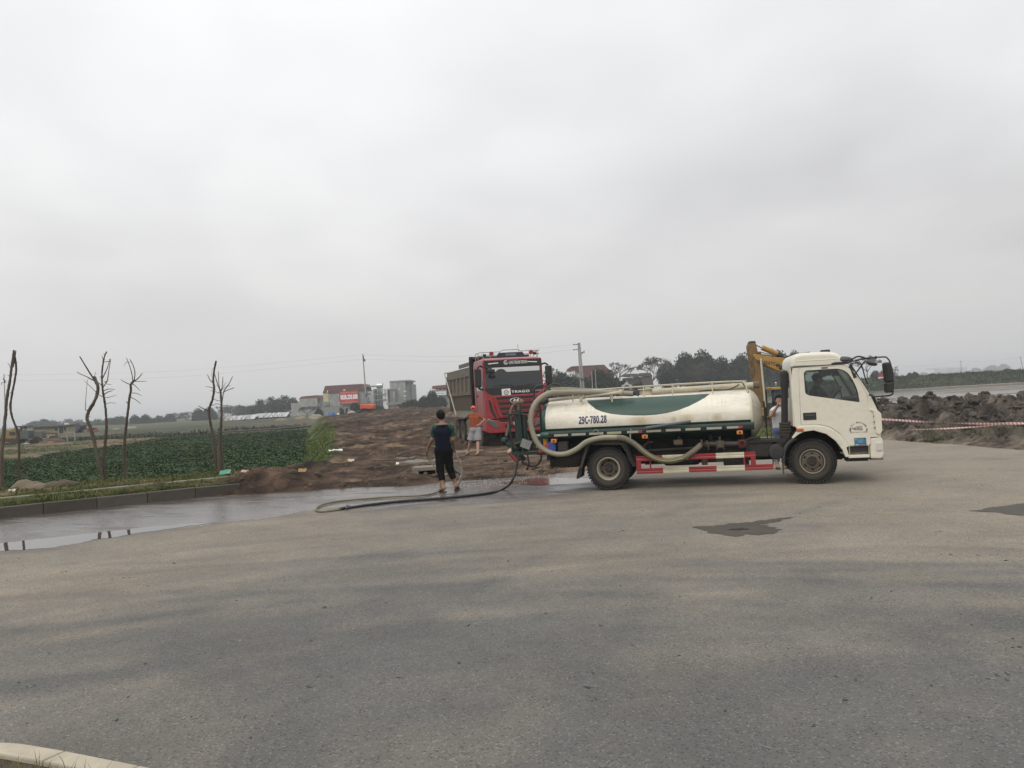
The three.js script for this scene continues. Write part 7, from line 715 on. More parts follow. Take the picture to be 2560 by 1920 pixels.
{
  const a = G(1065, 1197, 0.0); const t = thing('drain_inlet', 'pale concrete drain block with a dark slot behind the man in navy', 'drain inlet', [a.x, 0, a.z]); part(t, 'top_slab', rb(0.66, 0.1, 0.5, 0.02, 0, 0.24, -0.25), concrete[0]); part(t, 'side_block', rb(0.16, 0.2, 0.5, 0.02, -0.25, 0.1, -0.25), concrete[0]); part(t, 'side_block', rb(0.1, 0.2, 0.5, 0.02, 0.29, 0.1, -0.25), concrete[0]); part(t, 'opening', bx(0.42, 0.17, 0.3, 0.03, 0.09, -0.3), M(0.006, 0.006, 0.006, 0.9));
  const s1 = G(1045, 1160, 0.15); solo('broken_slab', slab(1.1, 0.12, 0.5, 3).rotateY(0.2).translate(s1.x, 0.18, s1.z), concrete[0], 'long broken concrete slab lying in the earth left of the man in navy', 'slab');
  const s2 = G(1140, 1178, 0.1); solo('broken_slab', slab(0.5, 0.14, 0.5, 9).rotateZ(-0.8).rotateY(0.3).translate(s2.x, 0.16, s2.z), concrete[0], 'tilted pale concrete slab right of the legs of the man in navy', 'slab');
  const s3 = G(1162, 1132, 0.0); solo('broken_slab', slab(1.3, 0.14, 1.0, 15).translate(s3.x, 0.0, s3.z), paleSoil, 'flat sandy slab under the feet of the man in the red cap', 'slab');
  const s4 = G(1010, 1150, 0.1); solo('broken_slab', slab(0.6, 0.1, 0.4, 19).rotateY(-0.3).translate(s4.x, 0.12, s4.z), concrete[1], 'small brown broken slab half sunk in the churned earth', 'slab');
  const rk = G(88, 1226, 0.2); solo('boulder', rough(new THREE.IcosahedronGeometry(0.42, 5).scale(1.0, 0.55, 0.7), 0.16, 2.4, 5).translate(rk.x - 0.15, 0.25, rk.z), M(0.19, 0.155, 0.105, 0.95, { map: dirtMap, bumpMap: lumpBump, bumpScale: 0.03 }), 'pale brown boulder on the verge near the leftmost bare trees', 'boulder'); solo('soil_heap', rough(new THREE.IcosahedronGeometry(0.5, 5).scale(1.1, 0.38, 0.7), 0.14, 3, 8).translate(rk.x + 0.4, 0.22, rk.z - 0.15), M(0.10, 0.075, 0.05, 0.95, { map: dirtMap, bumpMap: lumpBump, bumpScale: 0.03 }), 'low heap of soil beside the pale boulder on the verge', 'soil heap');
  const gs = PZ(562, 1187, 22.4); solo('plastic_sheet', rough(new THREE.PlaneGeometry(0.27, 0.16, 18, 12).rotateX(-0.9).rotateZ(0.1), 0.05, 7, 4).translate(gs.x, gs.y + 0.06, gs.z), M(0.09, 0.33, 0.22, 0.5, { transmission: 0.15 }), 'crumpled mint green plastic sheet at the foot of the bare trees', 'plastic sheet');
  const ws = G(838, 1137, 0.15); solo('paper_scrap', rough(new THREE.PlaneGeometry(0.5, 0.16, 16, 6).rotateX(-1.2), 0.08, 6, 14).translate(ws.x, dirtH(ws.x, ws.z) + 0.06, ws.z), M(0.72, 0.70, 0.66, 0.8), 'torn white sheet on the brown earth by the grassy bank', 'litter');
  const lp = G(757, 1212, 0.05); solo('leaf_litter', rough(new THREE.PlaneGeometry(0.16, 0.11, 8, 8).rotateX(-0.9), 0.04, 12, 24).translate(lp.x, dirtH(lp.x, lp.z) + 0.05, lp.z), M(0.28, 0.18, 0.07, 0.8), 'crumpled yellow brown wrapper at the muddy road edge', 'litter');
  [[612, 1178, 'small pinkish rag right of the green plastic sheet', [0.38, 0.26, 0.2], 22.3], [350, 1209, 'small white scrap on the verge between the bare trees', [0.6, 0.58, 0.52], 21.4], [28, 1226, 'small white scrap on the verge by the leftmost trunk', [0.6, 0.58, 0.52], 20.6], [696, 1184, 'pale flat scrap on the earth behind the soil heap at the kerb end', [0.4, 0.36, 0.28], 0], [1000, 1167, 'white scrap near the broken slabs', [0.55, 0.53, 0.48], 0], [878, 1154, 'pale scrap in the middle of the churned earth', [0.45, 0.4, 0.33], 0]].forEach(([x, y, l, c, d], k) => { const p = d ? PZ(x, y, d) : G(x, y, 0.12); const yy = d ? p.y : dirtH(p.x, p.z) + 0.04; solo('paper_scrap', rough(new THREE.PlaneGeometry(0.2, 0.12, 8, 6).rotateX(-1.1), 0.035, 10, 30 + k).translate(p.x, yy, p.z), M(...c, 0.8), l, 'litter'); });
  // barrier tape on thin posts
  const stripes = canvas(512, 32, (x, w, h) => { x.fillStyle = '#d9cfca'; x.fillRect(0, 0, w, h); x.fillStyle = '#bd6068'; for (let k = -1; k < 9; k++) { x.beginPath(); x.moveTo(k * 64, 0); x.lineTo(k * 64 + 22, 0); x.lineTo(k * 64 + 40, h); x.lineTo(k * 64 + 18, h); x.fill(); } }); stripes.wrapS = THREE.RepeatWrapping; stripes.repeat.set(12, 1); const tm = new THREE.MeshPhysicalMaterial({ map: stripes, roughness: 0.5, side: THREE.DoubleSide });
  const tapeGeo = (pts, w, tw) => { const c = new THREE.CatmullRomCurve3(pts), n = 160, pos = [], uv = [], ix = []; for (let i = 0; i <= n; i++) { const p = c.getPointAt(i / n), a = 0.5 + 0.75 * Math.sin(i / n * tw) + 0.3 * Math.sin(i / n * tw * 2.7), dy = Math.cos(a) * w / 2, dz = Math.sin(a) * w / 2; pos.push(p.x, p.y - dy, p.z - dz, p.x, p.y + dy, p.z + dz); uv.push(i / n, 0, i / n, 1); if (i < n) { const q = i * 2; ix.push(q, q + 2, q + 1, q + 1, q + 2, q + 3); } } const g = new THREE.BufferGeometry(); g.setAttribute('position', new THREE.Float32BufferAttribute(pos, 3)); g.setAttribute('uv', new THREE.Float32BufferAttribute(uv, 2)); g.setIndex(ix); g.computeVertexNormals(); return g; };
  const e1 = PZ(2790, 1052, 15.4), e0 = PZ(1926, 1046, 18.9), e2 = PZ(1926, 1080, 18.9);
  solo('barrier_tape', tapeGeo([e0, PZ(2060, 1046, 18.6), PZ(2200, 1048, 18.2), PZ(2320, 1055, 17.6), PZ(2440, 1059, 17), PZ(2560, 1058, 16.4), e1], 0.045, 14), tm, 'upper red and white barrier tape strung in front of the mud bank', 'barrier tape'); solo('barrier_tape', tapeGeo([e2, PZ(2060, 1078, 18.6), PZ(2200, 1075, 18.2), PZ(2320, 1073, 17.6), PZ(2440, 1067, 17), PZ(2560, 1056, 16.4), V(e1.x, e1.y - 0.03, e1.z)], 0.028, 19), tm, 'lower red and white barrier tape, converging with the upper one at the right', 'barrier tape');
  const pm = M(0.06, 0.045, 0.035, 0.8); solo('barrier_post', rod([e0.x, 0, e0.z], [e0.x, e0.y + 0.06, e0.z], 0.014), pm, 'thin rusty post holding the barrier tape behind the tanker', 'post'); solo('barrier_post', rod([e1.x, 0, e1.z], [e1.x, e1.y + 0.15, e1.z], 0.014), pm, 'thin rusty post holding the barrier tape at the far right', 'post');
}
// ---------------------------------------------------------------- trees of the background
const leafCols = (g, base, seed) => setColors(g, (x, y, z, c, i) => { const n = fbm(x * 0.35 + seed, y * 0.35 + z * 0.3, 3, seed), k = (0.55 + 0.9 * n) * (0.8 + 0.4 * hash2(i / 3 | 0, 3, seed)); c[0] = base[0] * k * (0.85 + 0.4 * hash2(i / 3 | 0, 5, seed)); c[1] = base[1] * k; c[2] = base[2] * k; });
function crown(lobes, n, size, seed) { const r = rng(seed), pos = []; let V0 = lobes.map(l => l[3] * l[4] * l[3]), tot = V0.reduce((a, b) => a + b); lobes.forEach((l, q) => { const m = Math.round(n * V0[q] / tot); for (let k = 0; k < m; k++) { const a = r() * 6.283, c = 2 * r() - 1, s = Math.sqrt(1 - c * c), rad = Math.pow(r(), 0.38) * (0.75 + 0.5 * fbm(a * 1.1 + q * 3, c * 2.2, 3, seed)); const p = [l[0] + Math.cos(a) * s * l[3] * rad, l[1] + c * l[4] * rad, l[2] + Math.sin(a) * s * l[3] * rad]; const e = size * (0.5 + r()); for (let t = 0; t < 1; t++) { const u = V(r() - 0.5, r() - 0.5, r() - 0.5).normalize(), w = V(r() - 0.5, (r() - 0.5) * 0.6, r() - 0.5).normalize(), A = V(...p), B = A.clone().addScaledVector(u, e), C = A.clone().addScaledVector(u, e * 0.5).addScaledVector(w, e * 0.8); pos.push(A.x, A.y, A.z, B.x, B.y, B.z, C.x, C.y, C.z); } } }); const g = new THREE.BufferGeometry(); g.setAttribute('position', new THREE.Float32BufferAttribute(pos, 3)); g.computeVertexNormals(); return g; }
const foliage = new THREE.MeshPhysicalMaterial({ vertexColors: true, roughness: 0.85, side: THREE.DoubleSide, specularIntensity: 0.15 }), barkFar = M(0.09, 0.075, 0.06, 0.95);
// prototypes, 10 m tall
const protos = {};
function proto(key, lobes, n, size, col, trunk, limbs, seed) { const c = leafCols(crown(lobes, n, size, seed), col, seed), t = [taper(trunk, 0.28, 0.1, 7, 12)]; limbs.forEach(l => t.push(taper(l, 0.14, 0.04, 5, 8))); protos[key] = { crown: c, trunk: merge(t) }; }
proto('dense', [[0, 5.5, 0, 3.4, 3.2], [-1.8, 4.2, 0.5, 2.4, 2.4], [2, 4.6, -0.3, 2.5, 2.6], [0.4, 7.6, 0.2, 2.3, 2.1], [-1.4, 6.6, -0.6, 1.9, 1.8], [1.6, 6.9, 0.8, 1.7, 1.6], [0, 3.0, 1, 2.6, 1.8]], 7600, 0.56, [0.023, 0.033, 0.018], [[0, 0, 0], [0.1, 2, 0], [0, 5, 0], [0.2, 7, 0]], [[[0, 3, 0], [-1.2, 4.5, 0.3], [-2, 5.8, 0.4]], [[0, 3.4, 0], [1.3, 5, -0.2], [2, 6.4, -0.2]]], 11);
proto('round', [[0, 6, 0, 2.8, 2.6], [-1.2, 7.4, 0.4, 1.8, 1.7], [1.3, 7.2, 0, 1.7, 1.8], [0, 8.4, 0, 1.4, 1.4], [1.9, 5.4, 0.5, 1.6, 1.5], [-2.0, 5.2, 0, 1.6, 1.4]], 3400, 0.52, [0.027, 0.038, 0.023], [[0, 0, 0], [0.1, 3, 0], [0, 6, 0]], [[[0, 3, 0], [-1.2, 5.2, 0.3]], [[0, 3.4, 0], [1.3, 5.6, -0.2]]], 21);
proto('tall', [[0, 6.4, 0, 1.5, 3.2], [0.3, 8.4, 0.2, 1.0, 1.4], [-0.9, 5.2, 0.2, 1.3, 1.8], [0.9, 5.6, -0.2, 1.2, 1.9], [0, 3.6, 0, 1.6, 1.6]], 2000, 0.45, [0.032, 0.043, 0.026], [[0, 0, 0], [0, 4, 0], [0.1, 8.5, 0]], [[[0, 3, 0], [-0.8, 5, 0]]], 31);
proto('bush', [[0, 2.6, 0, 3.2, 2.4], [-2.4, 1.9, 0, 2.2, 1.8], [2.4, 2.0, 0.2, 2.3, 1.9], [0.8, 4.4, 0, 1.8, 1.5], [-1.2, 3.9, 0.3, 1.7, 1.4]], 3200, 0.54, [0.025, 0.036, 0.02], [[0, 0, 0], [0, 1.5, 0], [0.2, 3, 0]], [[[0, 1, 0], [-1, 2.4, 0]], [[0, 1, 0], [1.1, 2.6, 0]]], 41);
function branchy(seed, sparse) { const r = rng(seed), limbs = [], leaves = []; const go = (p, d, L, rad, lev) => { const q = p.clone().addScaledVector(d, L), m = p.clone().lerp(q, 0.5).add(V((r() - 0.5) * 0.2 * L, 0.05 * L, (r() - 0.5) * 0.2 * L)); limbs.push(taper([p.toArray(), m.toArray(), q.toArray()], rad, rad * 0.6, 5, 5)); if (lev >= 4) { leaves.push(q); return; } const n = lev ? 2 + (r() < 0.6 ? 1 : 0) : 5; for (let k = 0; k < n; k++) { const a = r() * 6.283, sp = lev ? 0.55 + 0.25 * r() : 0.75 + 0.3 * r(), e = d.clone().add(V(Math.cos(a) * sp, (r() - 0.45) * 0.3, Math.sin(a) * sp)).normalize(); e.y = Math.max(e.y, -0.05) * 0.9; go(q, e.normalize(), L * (0.68 + 0.2 * r()), rad * 0.58, lev + 1); } }; go(V(0, 0, 0), V(0.03, 1, 0).normalize(), 3.0, 0.26, 0); const lobes = leaves.map(l => [l.x, l.y + 0.05, l.z, sparse ? 0.35 : 0.6, sparse ? 0.3 : 0.34]); return { crown: leafCols(crown(lobes, leaves.length * (sparse ? 9 : 20), sparse ? 0.34 : 0.36, seed), sparse ? [0.06, 0.058, 0.045] : [0.07, 0.068, 0.052], seed), trunk: merge(limbs) }; }
protos.umbrella = branchy(5, false); protos.twiggy = branchy(12, true);
function farTree(kind, px, pyTop, pyBase, D, label, group, widthK = 1, turn = 0) { const b = PZ(px, pyBase, D), a = PZ(px, pyTop, D), h = a.y - b.y; const t = thing(kind === 'bush' ? 'bush' : 'tree', label, kind === 'bush' ? 'bush' : 'tree', [b.x, b.y, b.z], turn, group), pr = protos[kind], top = kind === 'bush' ? 5.4 : kind === 'umbrella' ? (pr.h ??= (pr.crown.computeBoundingBox(), pr.crown.boundingBox.max.y)) : kind === 'twiggy' ? (pr.h ??= (pr.crown.computeBoundingBox(), pr.crown.boundingBox.max.y)) : 9.7; const s = h / top; part(t, 'crown', pr.crown, foliage); part(t, 'trunk', pr.trunk, barkFar); t.scale.set(s * widthK, s, s * widthK); return t; }
{
  const R = 'big dark trees in the row right of the house with the long red roof';
  farTree('dense', 1668, 905, 985, 200, 'leftmost and lowest of the big dark trees above the tank', R, 0.9, 1); farTree('dense', 1718, 880, 985, 210, 'tall dark tree with the highest crown, above the swoosh of the tank', R, 0.85, 2.2); farTree('dense', 1765, 878, 985, 212, 'second of the two highest dark trees above the tank', R, 0.9, 4); farTree('dense', 1808, 892, 985, 205, 'dark tree just left of the arm of the excavator', R, 0.9, 5.1); farTree('dense', 1858, 886, 985, 208, 'dark tree seen partly behind the excavator arm', R, 0.95, 0.4); farTree('dense', 1905, 898, 985, 214, 'dark tree seen under the excavator boom', R, 0.9, 3.0); farTree('dense', 1958, 880, 985, 220, 'dark tree between excavator boom and tanker cab roof', R, 0.9, 3.9);
  farTree('dense', 1990, 878, 960, 226, 'dark tree mostly hidden behind the tanker cab', R, 0.8, 1.3); farTree('umbrella', 1632, 889, 985, 190, 'wide bare branching tree with thin leaves above the tank hatch', 'thin leaved trees above the tank', 0.95, 0.7); farTree('twiggy', 1545, 903, 985, 180, 'slim tree with scattered large leaves right of the red roofed house', 'thin leaved trees above the tank', 0.8, 2); farTree('umbrella', 1762, 905, 990, 170, 'brownish thin tree in front of the dark trees', 'thin leaved trees above the tank', 0.8, 3.3);
  [[1400, 935, 1000, 'bush left of the twin power pole'], [1455, 948, 1000, 'bush at the foot of the twin power pole'], [1505, 928, 1000, 'bush in front of the long red roof'], [1545, 948, 1000, 'bush below the slim tree with large leaves'], [1600, 960, 1000, 'low bush left of the wide bare branching tree'], [1430, 945, 1000, 'bush between the house front and the twin power pole']].forEach(([x, a, b, l], k) => farTree('bush', x, a, b, 165 + k * 3, l, null, 1.0, k)); farTree('twiggy', 1382, 918, 1000, 150, 'small twiggy tree right of the mirror of the dump truck', null, 0.7, 5);
  const L = 'hazy trees of the left skyline'; const skyline = ['lowest hazy tree at the left end of the skyline, behind the bulldozer cab', 'first of three joined hazy crowns above the cream site hut', 'middle and highest of three joined hazy crowns above the site hut', 'last of three joined hazy crowns above the site hut', 'pale far bush right of the three joined crowns', 'pale far bush left of the tipped truck body', 'pale far bush just behind the tipped truck body', 'bush behind the cab of the distant tipper truck', 'bush between tipper truck and the slim bare tree', 'round tree just left of the slim bare tree, above the sand piles', 'round tree directly behind the slim bare tree', 'first of two big hazy trees right of the slim bare tree', 'second of two big hazy trees right of the slim bare tree', 'low bush midway between the slim tree and the two stemmed tree', 'round tree beside the thin smoke coloured tree of the skyline', 'thin leaved tree second left of the leaning trunk', 'thin leaved tree first left of the leaning trunk', 'big hazy tree just left of the leaning trunk', 'big hazy tree directly behind the leaning trunk', 'thin leaved skyline tree behind the two stemmed bare tree', 'thin leaved skyline tree just right of the two stemmed bare tree', 'round skyline tree above the first long shed', 'second round skyline tree above the first long shed', 'skyline tree over the gap between the two long sheds'];
  [[70, 1060, 1085, 420, 'bush', 1.1], [90, 1052, 1085, 430, 'round', 1.6], [110, 1047, 1085, 430, 'round', 1.5], [128, 1050, 1085, 440, 'round', 1.4], [150, 1056, 1085, 520, 'bush', 1.3], [172, 1050, 1082, 520, 'bush', 1.2], [195, 1052, 1082, 500, 'bush', 1.2], [222, 1054, 1082, 430, 'bush', 1.2], [245, 1050, 1080, 400, 'bush', 1.2], [275, 1044, 1080, 380, 'round', 1.5], [300, 1040, 1078, 360, 'round', 1.5], [340, 1038, 1078, 330, 'dense', 1.1], [365, 1036, 1078, 330, 'dense', 1.1], [395, 1042, 1076, 350, 'bush', 1.2], [425, 1034, 1074, 340, 'round', 1.4], [448, 1030, 1074, 380, 'umbrella', 1], [475, 1028, 1072, 360, 'umbrella', 1], [500, 1022, 1070, 320, 'dense', 1.1], [525, 1018, 1068, 320, 'dense', 1.1], [550, 1014, 1066, 330, 'umbrella', 1], [575, 1012, 1066, 340, 'umbrella', 1], [600, 1012, 1064, 350, 'round', 1.2], [618, 1014, 1062, 340, 'round', 1.2], [635, 1012, 1062, 330, 'round', 1.2]].forEach(([x, a, b, D, k, w], i) => farTree(k, x, a, b, D, skyline[i], L, w, i));
  const E = 'tall trees left of the gabled grey house'; [[652, 998, 1050, 'tall', 1.6, 'leftmost of the tall trees beside the gabled grey house'], [678, 992, 1050, 'tall', 1.5, 'second of the tall trees beside the gabled grey house'], [697, 995, 1050, 'tall', 1.4, 'middle one of the tall trees beside the gabled grey house'], [716, 988, 1048, 'tall', 1.6, 'highest of the tall trees beside the gabled grey house'], [735, 993, 1046, 'round', 1.0, 'tree just behind the gabled grey house']].forEach(([x, a, b, k, w, l], i) => farTree(k, x, a, b, 290, l, E, w, i * 1.3)); farTree('bush', 640, 1022, 1056, 280, 'hazy bush left of the tall trees', null, 1.2, 2); farTree('bush', 690, 1024, 1054, 275, 'hazy bush under the tall trees', null, 1.3, 3);
  farTree('twiggy', 768, 1015, 1048, 200, 'thin dark tree in front of the gabled grey house', null, 1.1, 1); farTree('bush', 798, 1022, 1046, 195, 'bush at the corner of the house with the red banner', null, 0.9, 2); farTree('round', 888, 1006, 1040, 180, 'dark tree in front of the lower corner of the red banner', null, 1.1, 3); farTree('bush', 905, 1012, 1040, 185, 'dark bush at the foot of the concrete power pole', null, 1.1, 5); farTree('bush', 932, 1012, 1036, 190, 'dark bush below the house with the teal glass', null, 1.3, 4); farTree('bush', 950, 1016, 1036, 192, 'low dark bush right of the power pole', null, 1.3, 1); farTree('twiggy', 858, 1016, 1045, 150, 'small dark sapling before the house with the banner', null, 0.6, 1);
  [[1035, 998, 1032, 'round', 1.2, 'dark tree right of the tall grey house'], [1060, 990, 1030, 'dense', 1.0, 'dark tree left of the house behind the dump truck'], [1082, 976, 1028, 'dense', 0.9, 'dark tree directly below the far red roof'], [1105, 990, 1026, 'dense', 1.0, 'dark tree beside the tailgate of the dump truck'], [1020, 1004, 1034, 'bush', 1.0, 'bush at the corner of the tall grey house'], [1048, 1006, 1032, 'bush', 1.2, 'bush at the edge of the building site']].forEach(([x, a, b, k, w, l], i) => farTree(k, x, a, b, 200, l, null, w, i));
  // right distance
  [[2218, 922, 950, 'bush', 'bush seen left of the mirrors beyond the flooded flats'], [2190, 928, 952, 'bush', 'bush beyond the flats nearest the windscreen'], [2275, 932, 942, 'bush', 'first of two dark little trees on the far dike'], [2288, 930, 942, 'bush', 'second of two dark little trees on the far dike'], [2170, 888, 950, 'umbrella', 'thin tree seen through the mirror bars'], [2235, 917, 948, 'twiggy', 'sapling right of the mirrors']].forEach(([x, a, b, k, l], i) => farTree(k, x, a, b, 230, l, null, 1, i)); [[2330, 934, 'low scrub on the far dike'], [2420, 929, 'low scrub on the right part of the dike'], [2520, 922, 'low scrub at the right end of the dike']].forEach(([x, a, l], i) => farTree('bush', x, a, a + 12, 210, l, null, 1.6, i)); [[2480, 908, 928, 'hazy tree in the right distance below the power line'], [2510, 905, 926, 'hazy tree in the right distance near the last pole'], [2310, 925, 940, 'hazy tree left of the far warehouse'], [2440, 914, 930, 'hazy tree right of the far warehouse']].forEach(([x, a, b, l], i) => farTree('bush', x, a + 6, b + 3, 1300, l, null, 1.5, i));
}
// ---------------------------------------------------------------- houses
const wallGrey = M(0.36, 0.37, 0.365, 0.9, { map: dirtMap }), wallGrey2 = M(0.27, 0.28, 0.285, 0.9, { map: dirtMap }), wallWhite = M(0.64, 0.64, 0.62, 0.85), wallYellow = M(0.48, 0.45, 0.27, 0.85), roofRed = M(0.155, 0.05, 0.045, 0.85, { map: dirtMap }), roofRed2 = M(0.22, 0.055, 0.05, 0.8, { map: dirtMap }), glassDark = M(0.03, 0.035, 0.04, 0.2), teal = M(0.10, 0.24, 0.21, 0.2), trimDark = M(0.05, 0.05, 0.05, 0.8);
function house(label, D, bx0, by0, draw) { const b = PZ(bx0, by0, D), t = thing('house', label, 'house', [b.x, b.y - 1.2, b.z]); const q = (px, py) => { const p = PZ(px, py, D); return [p.x - b.x, p.y - b.y + 1.2]; }; const c = (u, v) => q(760 + u / 6.144, 860 + v / 6.144), e = (u, v) => q(1380 + u / 4.254, 840 + v / 4.254), r5 = (u, v) => q(600 + u / 4.148, 860 + v / 4.148);
  // straight walls between two photo corners, down to the ground
  const pt = (name, pts, depth, z, m, parent = t) => part(parent, name, ext(poly(pts), depth, 0.02, z - depth), m); const box = (name, a, b2, depth, z, m, parent = t) => { const x0 = Math.min(a[0], b2[0]), x1 = Math.max(a[0], b2[0]), y0 = Math.min(a[1], b2[1]), y1 = Math.max(a[1], b2[1]); return part(parent, name, bx(x1 - x0, y1 - y0, depth, (x0 + x1) / 2, (y0 + y1) / 2, z - depth / 2), m); };
  const win = (a, b2, z, m = glassDark) => { const w = box('window', a, b2, 0.14, z + 0.06, wallWhite), x0 = Math.min(a[0], b2[0]), x1 = Math.max(a[0], b2[0]), y0 = Math.min(a[1], b2[1]), y1 = Math.max(a[1], b2[1]), f = 0.10; part(w, 'pane', bx((x1 - x0) - 2 * f, (y1 - y0) - 2 * f, 0.04, (x0 + x1) / 2, (y0 + y1) / 2, z + 0.07), m); part(w, 'mullion', bx(0.07, y1 - y0, 0.05, (x0 + x1) / 2, (y0 + y1) / 2, z + 0.085), wallWhite); return w; };
  draw({ t, q, c, e, r5, pt, box, win }); return t; }
house('grey gabled house with a red roof, left of the house with the banner', 275, 760, 1046, ({ t, r5, pt, box, win }) => { const a = r5(525, 615), b = r5(800, 560), n = r5(612, 572); box('annex_wall', [a[0], 0], [n[0] + 0.4, a[1]], 8, -0.4, wallGrey); box('wall', [n[0], 0], [b[0], r5(700, 566)[1]], 10, 0, wallGrey); pt('roof', [[n[0] - 0.3, r5(612, 572)[1]], [n[0] + 0.7, r5(625, 545)[1]], [b[0] - 0.3, r5(800, 530)[1]], [b[0] + 0.4, r5(800, 562)[1]]], 9, -0.6, roofRed); box('front_bay', [b[0], 0], [r5(832, 0)[0], r5(815, 575)[1]], 8, -1.5, wallGrey2); pt('front_gable', [[b[0] - 0.2, r5(800, 570)[1]], [b[0] + 0.5, r5(808, 532)[1]], [r5(835, 575)[0], r5(835, 575)[1]]], 7, -1, roofRed); win(r5(803, 615), r5(815, 645), -0.02 - 1.5); box('ledge', r5(640, 655), r5(830, 661), 0.5, 0.3, trimDark); win(r5(595, 720), r5(605, 740), -0.36); });
house('long grey house with maroon roof and yellow corner carrying the big banner', 262, 830, 1046, ({ t, c, pt, box, win }) => { const x0 = c(285, 0)[0], x1 = c(868, 0)[0], yt = c(580, 722)[1]; box('wall', [x0, 0], [x1, yt], 14, 0, wallGrey); pt('roof', [[x0 - 0.7, yt - 0.35], [x0 + 0.2, yt + 1.9], [x1 - 0.3, yt + 1.9], [x1 + 0.4, yt - 0.2]], 15, 0.5, roofRed); pt('gable', [[x1 - 0.6, yt - 0.3], [x1 - 0.2, yt + 1.7], [x1 + 0.5, yt - 0.3]], 0.3, 0.85, trimDark); box('yellow_wall', c(297, 752), c(384, 885), 0.3, 0.32, wallYellow); const bl = box('balcony', c(300, 892), c(400, 940), 0.8, 0.9, wallGrey2); part(bl, 'balcony_rail', bx(c(400, 0)[0] - c(300, 0)[0], 0.1, 0.06, (c(400, 0)[0] + c(300, 0)[0]) / 2, c(0, 890)[1] + 1.2, 0.85), trimDark); win(c(388, 775), c(408, 825), 0.02); win(c(388, 868), c(410, 935), 0.02); win(c(528, 770), c(546, 808), 0.02); win(c(535, 890), c(553, 925), 0.02); box('white_stub', c(362, 712), c(375, 748), 0.8, 1.0, wallWhite); box('ledge', c(290, 965), c(700, 972), 0.4, 0.35, wallGrey2); box('roof_box', c(615, 700), c(645, 716), 0.6, 1.2, wallWhite); box('roof_plants', c(735, 672), c(860, 690), 1.5, -4, M(0.05, 0.05, 0.04, 0.9)); box('boundary_wall', c(300, 985), c(760, 1085), 0.3, 8, wallGrey2); });
{ const D = 260.5, p0 = PZ(760 + 545 / 6.144, 860 + 735 / 6.144, D), p1 = PZ(760 + 828 / 6.144, 860 + 712 / 6.144, D), p2 = PZ(760 + 560 / 6.144, 860 + 924 / 6.144, D), w = p1.x - p0.x, h = (p0.y + p1.y) / 2 - p2.y; const t = thing('banner', 'big red banner with a white phone number on the grey house wall', 'banner', [(p0.x + p1.x) / 2, p2.y + h / 2, -D]); part(t, 'frame', bx(w + 0.3, h + 0.3, 0.2, 0, 0, -0.18), trimDark); part(t, 'banner_sheet', bx(w, h, 0.06, 0, 0, 0), M(1, 1, 1, 0.6, { map: canvas(1024, 704, (x, W, H) => { x.fillStyle = '#a3242f'; x.fillRect(0, 0, W, H); x.textAlign = 'center'; x.textBaseline = 'middle'; const line = (s, y, size, col, width, st) => { x.save(); x.font = `bold ${size}px sans-serif`; x.fillStyle = col; x.translate(W / 2, y); x.scale(width / x.measureText(s).width, 1); if (st) { x.lineWidth = 18; x.strokeStyle = '#e9e6ea'; x.strokeText(s, 0, 0); } x.fillText(s, 0, 0); x.restore(); }; line('CHO THUÊ NHÀ Ở ĐẸP - GIÁ HẤP DẪN', 92, 92, '#e2a24a', 930); line('0838.230.888', 330, 330, '#f1eef2', 950, 1); line('PHỤC VỤ 24/7', 545, 56, '#dd9a86', 470); line('CÔNG TY XÂY DỰNG VÀ NỘI THẤT', 632, 66, '#e0a257', 900); }) })); }
house('narrow white house with a roof terrace, right of the banner', 268, 912, 1038, ({ c, box, win, t }) => { const x0 = c(870, 0)[0], x1 = c(1026, 0)[0]; box('wall', [x0, 0], [x1, c(0, 785)[1]], 10, 0, wallWhite); box('terrace_slab', [x0 - 0.2, c(0, 712)[1]], [x1 + 0.3, c(0, 700)[1]], 9, 0.3, wallGrey); [875, 925, 975, 1020].forEach(u => box('terrace_post', c(u - 4, 712), c(u + 4, 785), 0.4, 0, wallWhite)); box('terrace_back', c(872, 720), c(1024, 780), 0.3, -6, trimDark); box('terrace_rail', c(872, 768), c(1024, 773), 0.1, 0.1, trimDark); for (const [v0, v1] of [[812, 865], [915, 950]]) { win(c(882, v0), c(932, v1), 0.02, M(0.25, 0.26, 0.26, 0.3)); win(c(975, v0), c(1008, v1), 0.02, M(0.25, 0.26, 0.26, 0.3)); } box('ledge', c(870, 882), c(1026, 890), 0.5, 0.5, wallGrey); });
house('tall narrow house with a teal glass strip and a steel water tank on top', 266, 945, 1038, ({ c, box, win, t }) => { box('left_wall', [c(1022, 0)[0], 0], c(1082, 688), 10, -0.3, wallGrey2); box('white_strip', [c(1082, 0)[0], 0], c(1118, 684), 10, 0, wallWhite); box('glass_strip', [c(1118, 0)[0], 0], c(1166, 684), 9.6, -0.2, teal); box('right_wall', [c(1166, 0)[0], 0], c(1270, 682), 10, 0, wallWhite); for (const v of [770, 855]) box('ledge', c(1082, v), c(1270, v + 5), 0.4, 0.35, wallGrey2); [[1180, 690, 1215, 738], [1232, 690, 1262, 765], [1235, 788, 1260, 850]].forEach(a => win(c(a[0], a[1]), c(a[2], a[3]), 0.02, M(0.10, 0.11, 0.11, 0.3))); [720, 800, 880].forEach(v => box('glass_mullion', c(1118, v), c(1166, v + 4), 0.1, 0, wallGrey)); const p = c(1140, 636); const k = part(t, 'water_tank', disc(0.95, 1.9, 'x', 18).translate(p[0], p[1], -3), M(0.5, 0.5, 0.5, 0.3, { metalness: 0.7 })); part(k, 'tank_stand', [[-0.7, 0], [0.7, 0]].map(([x]) => bx(0.12, 2.2, 1.2, p[0] + x, p[1] - 1.5, -3)), wallGrey2); });
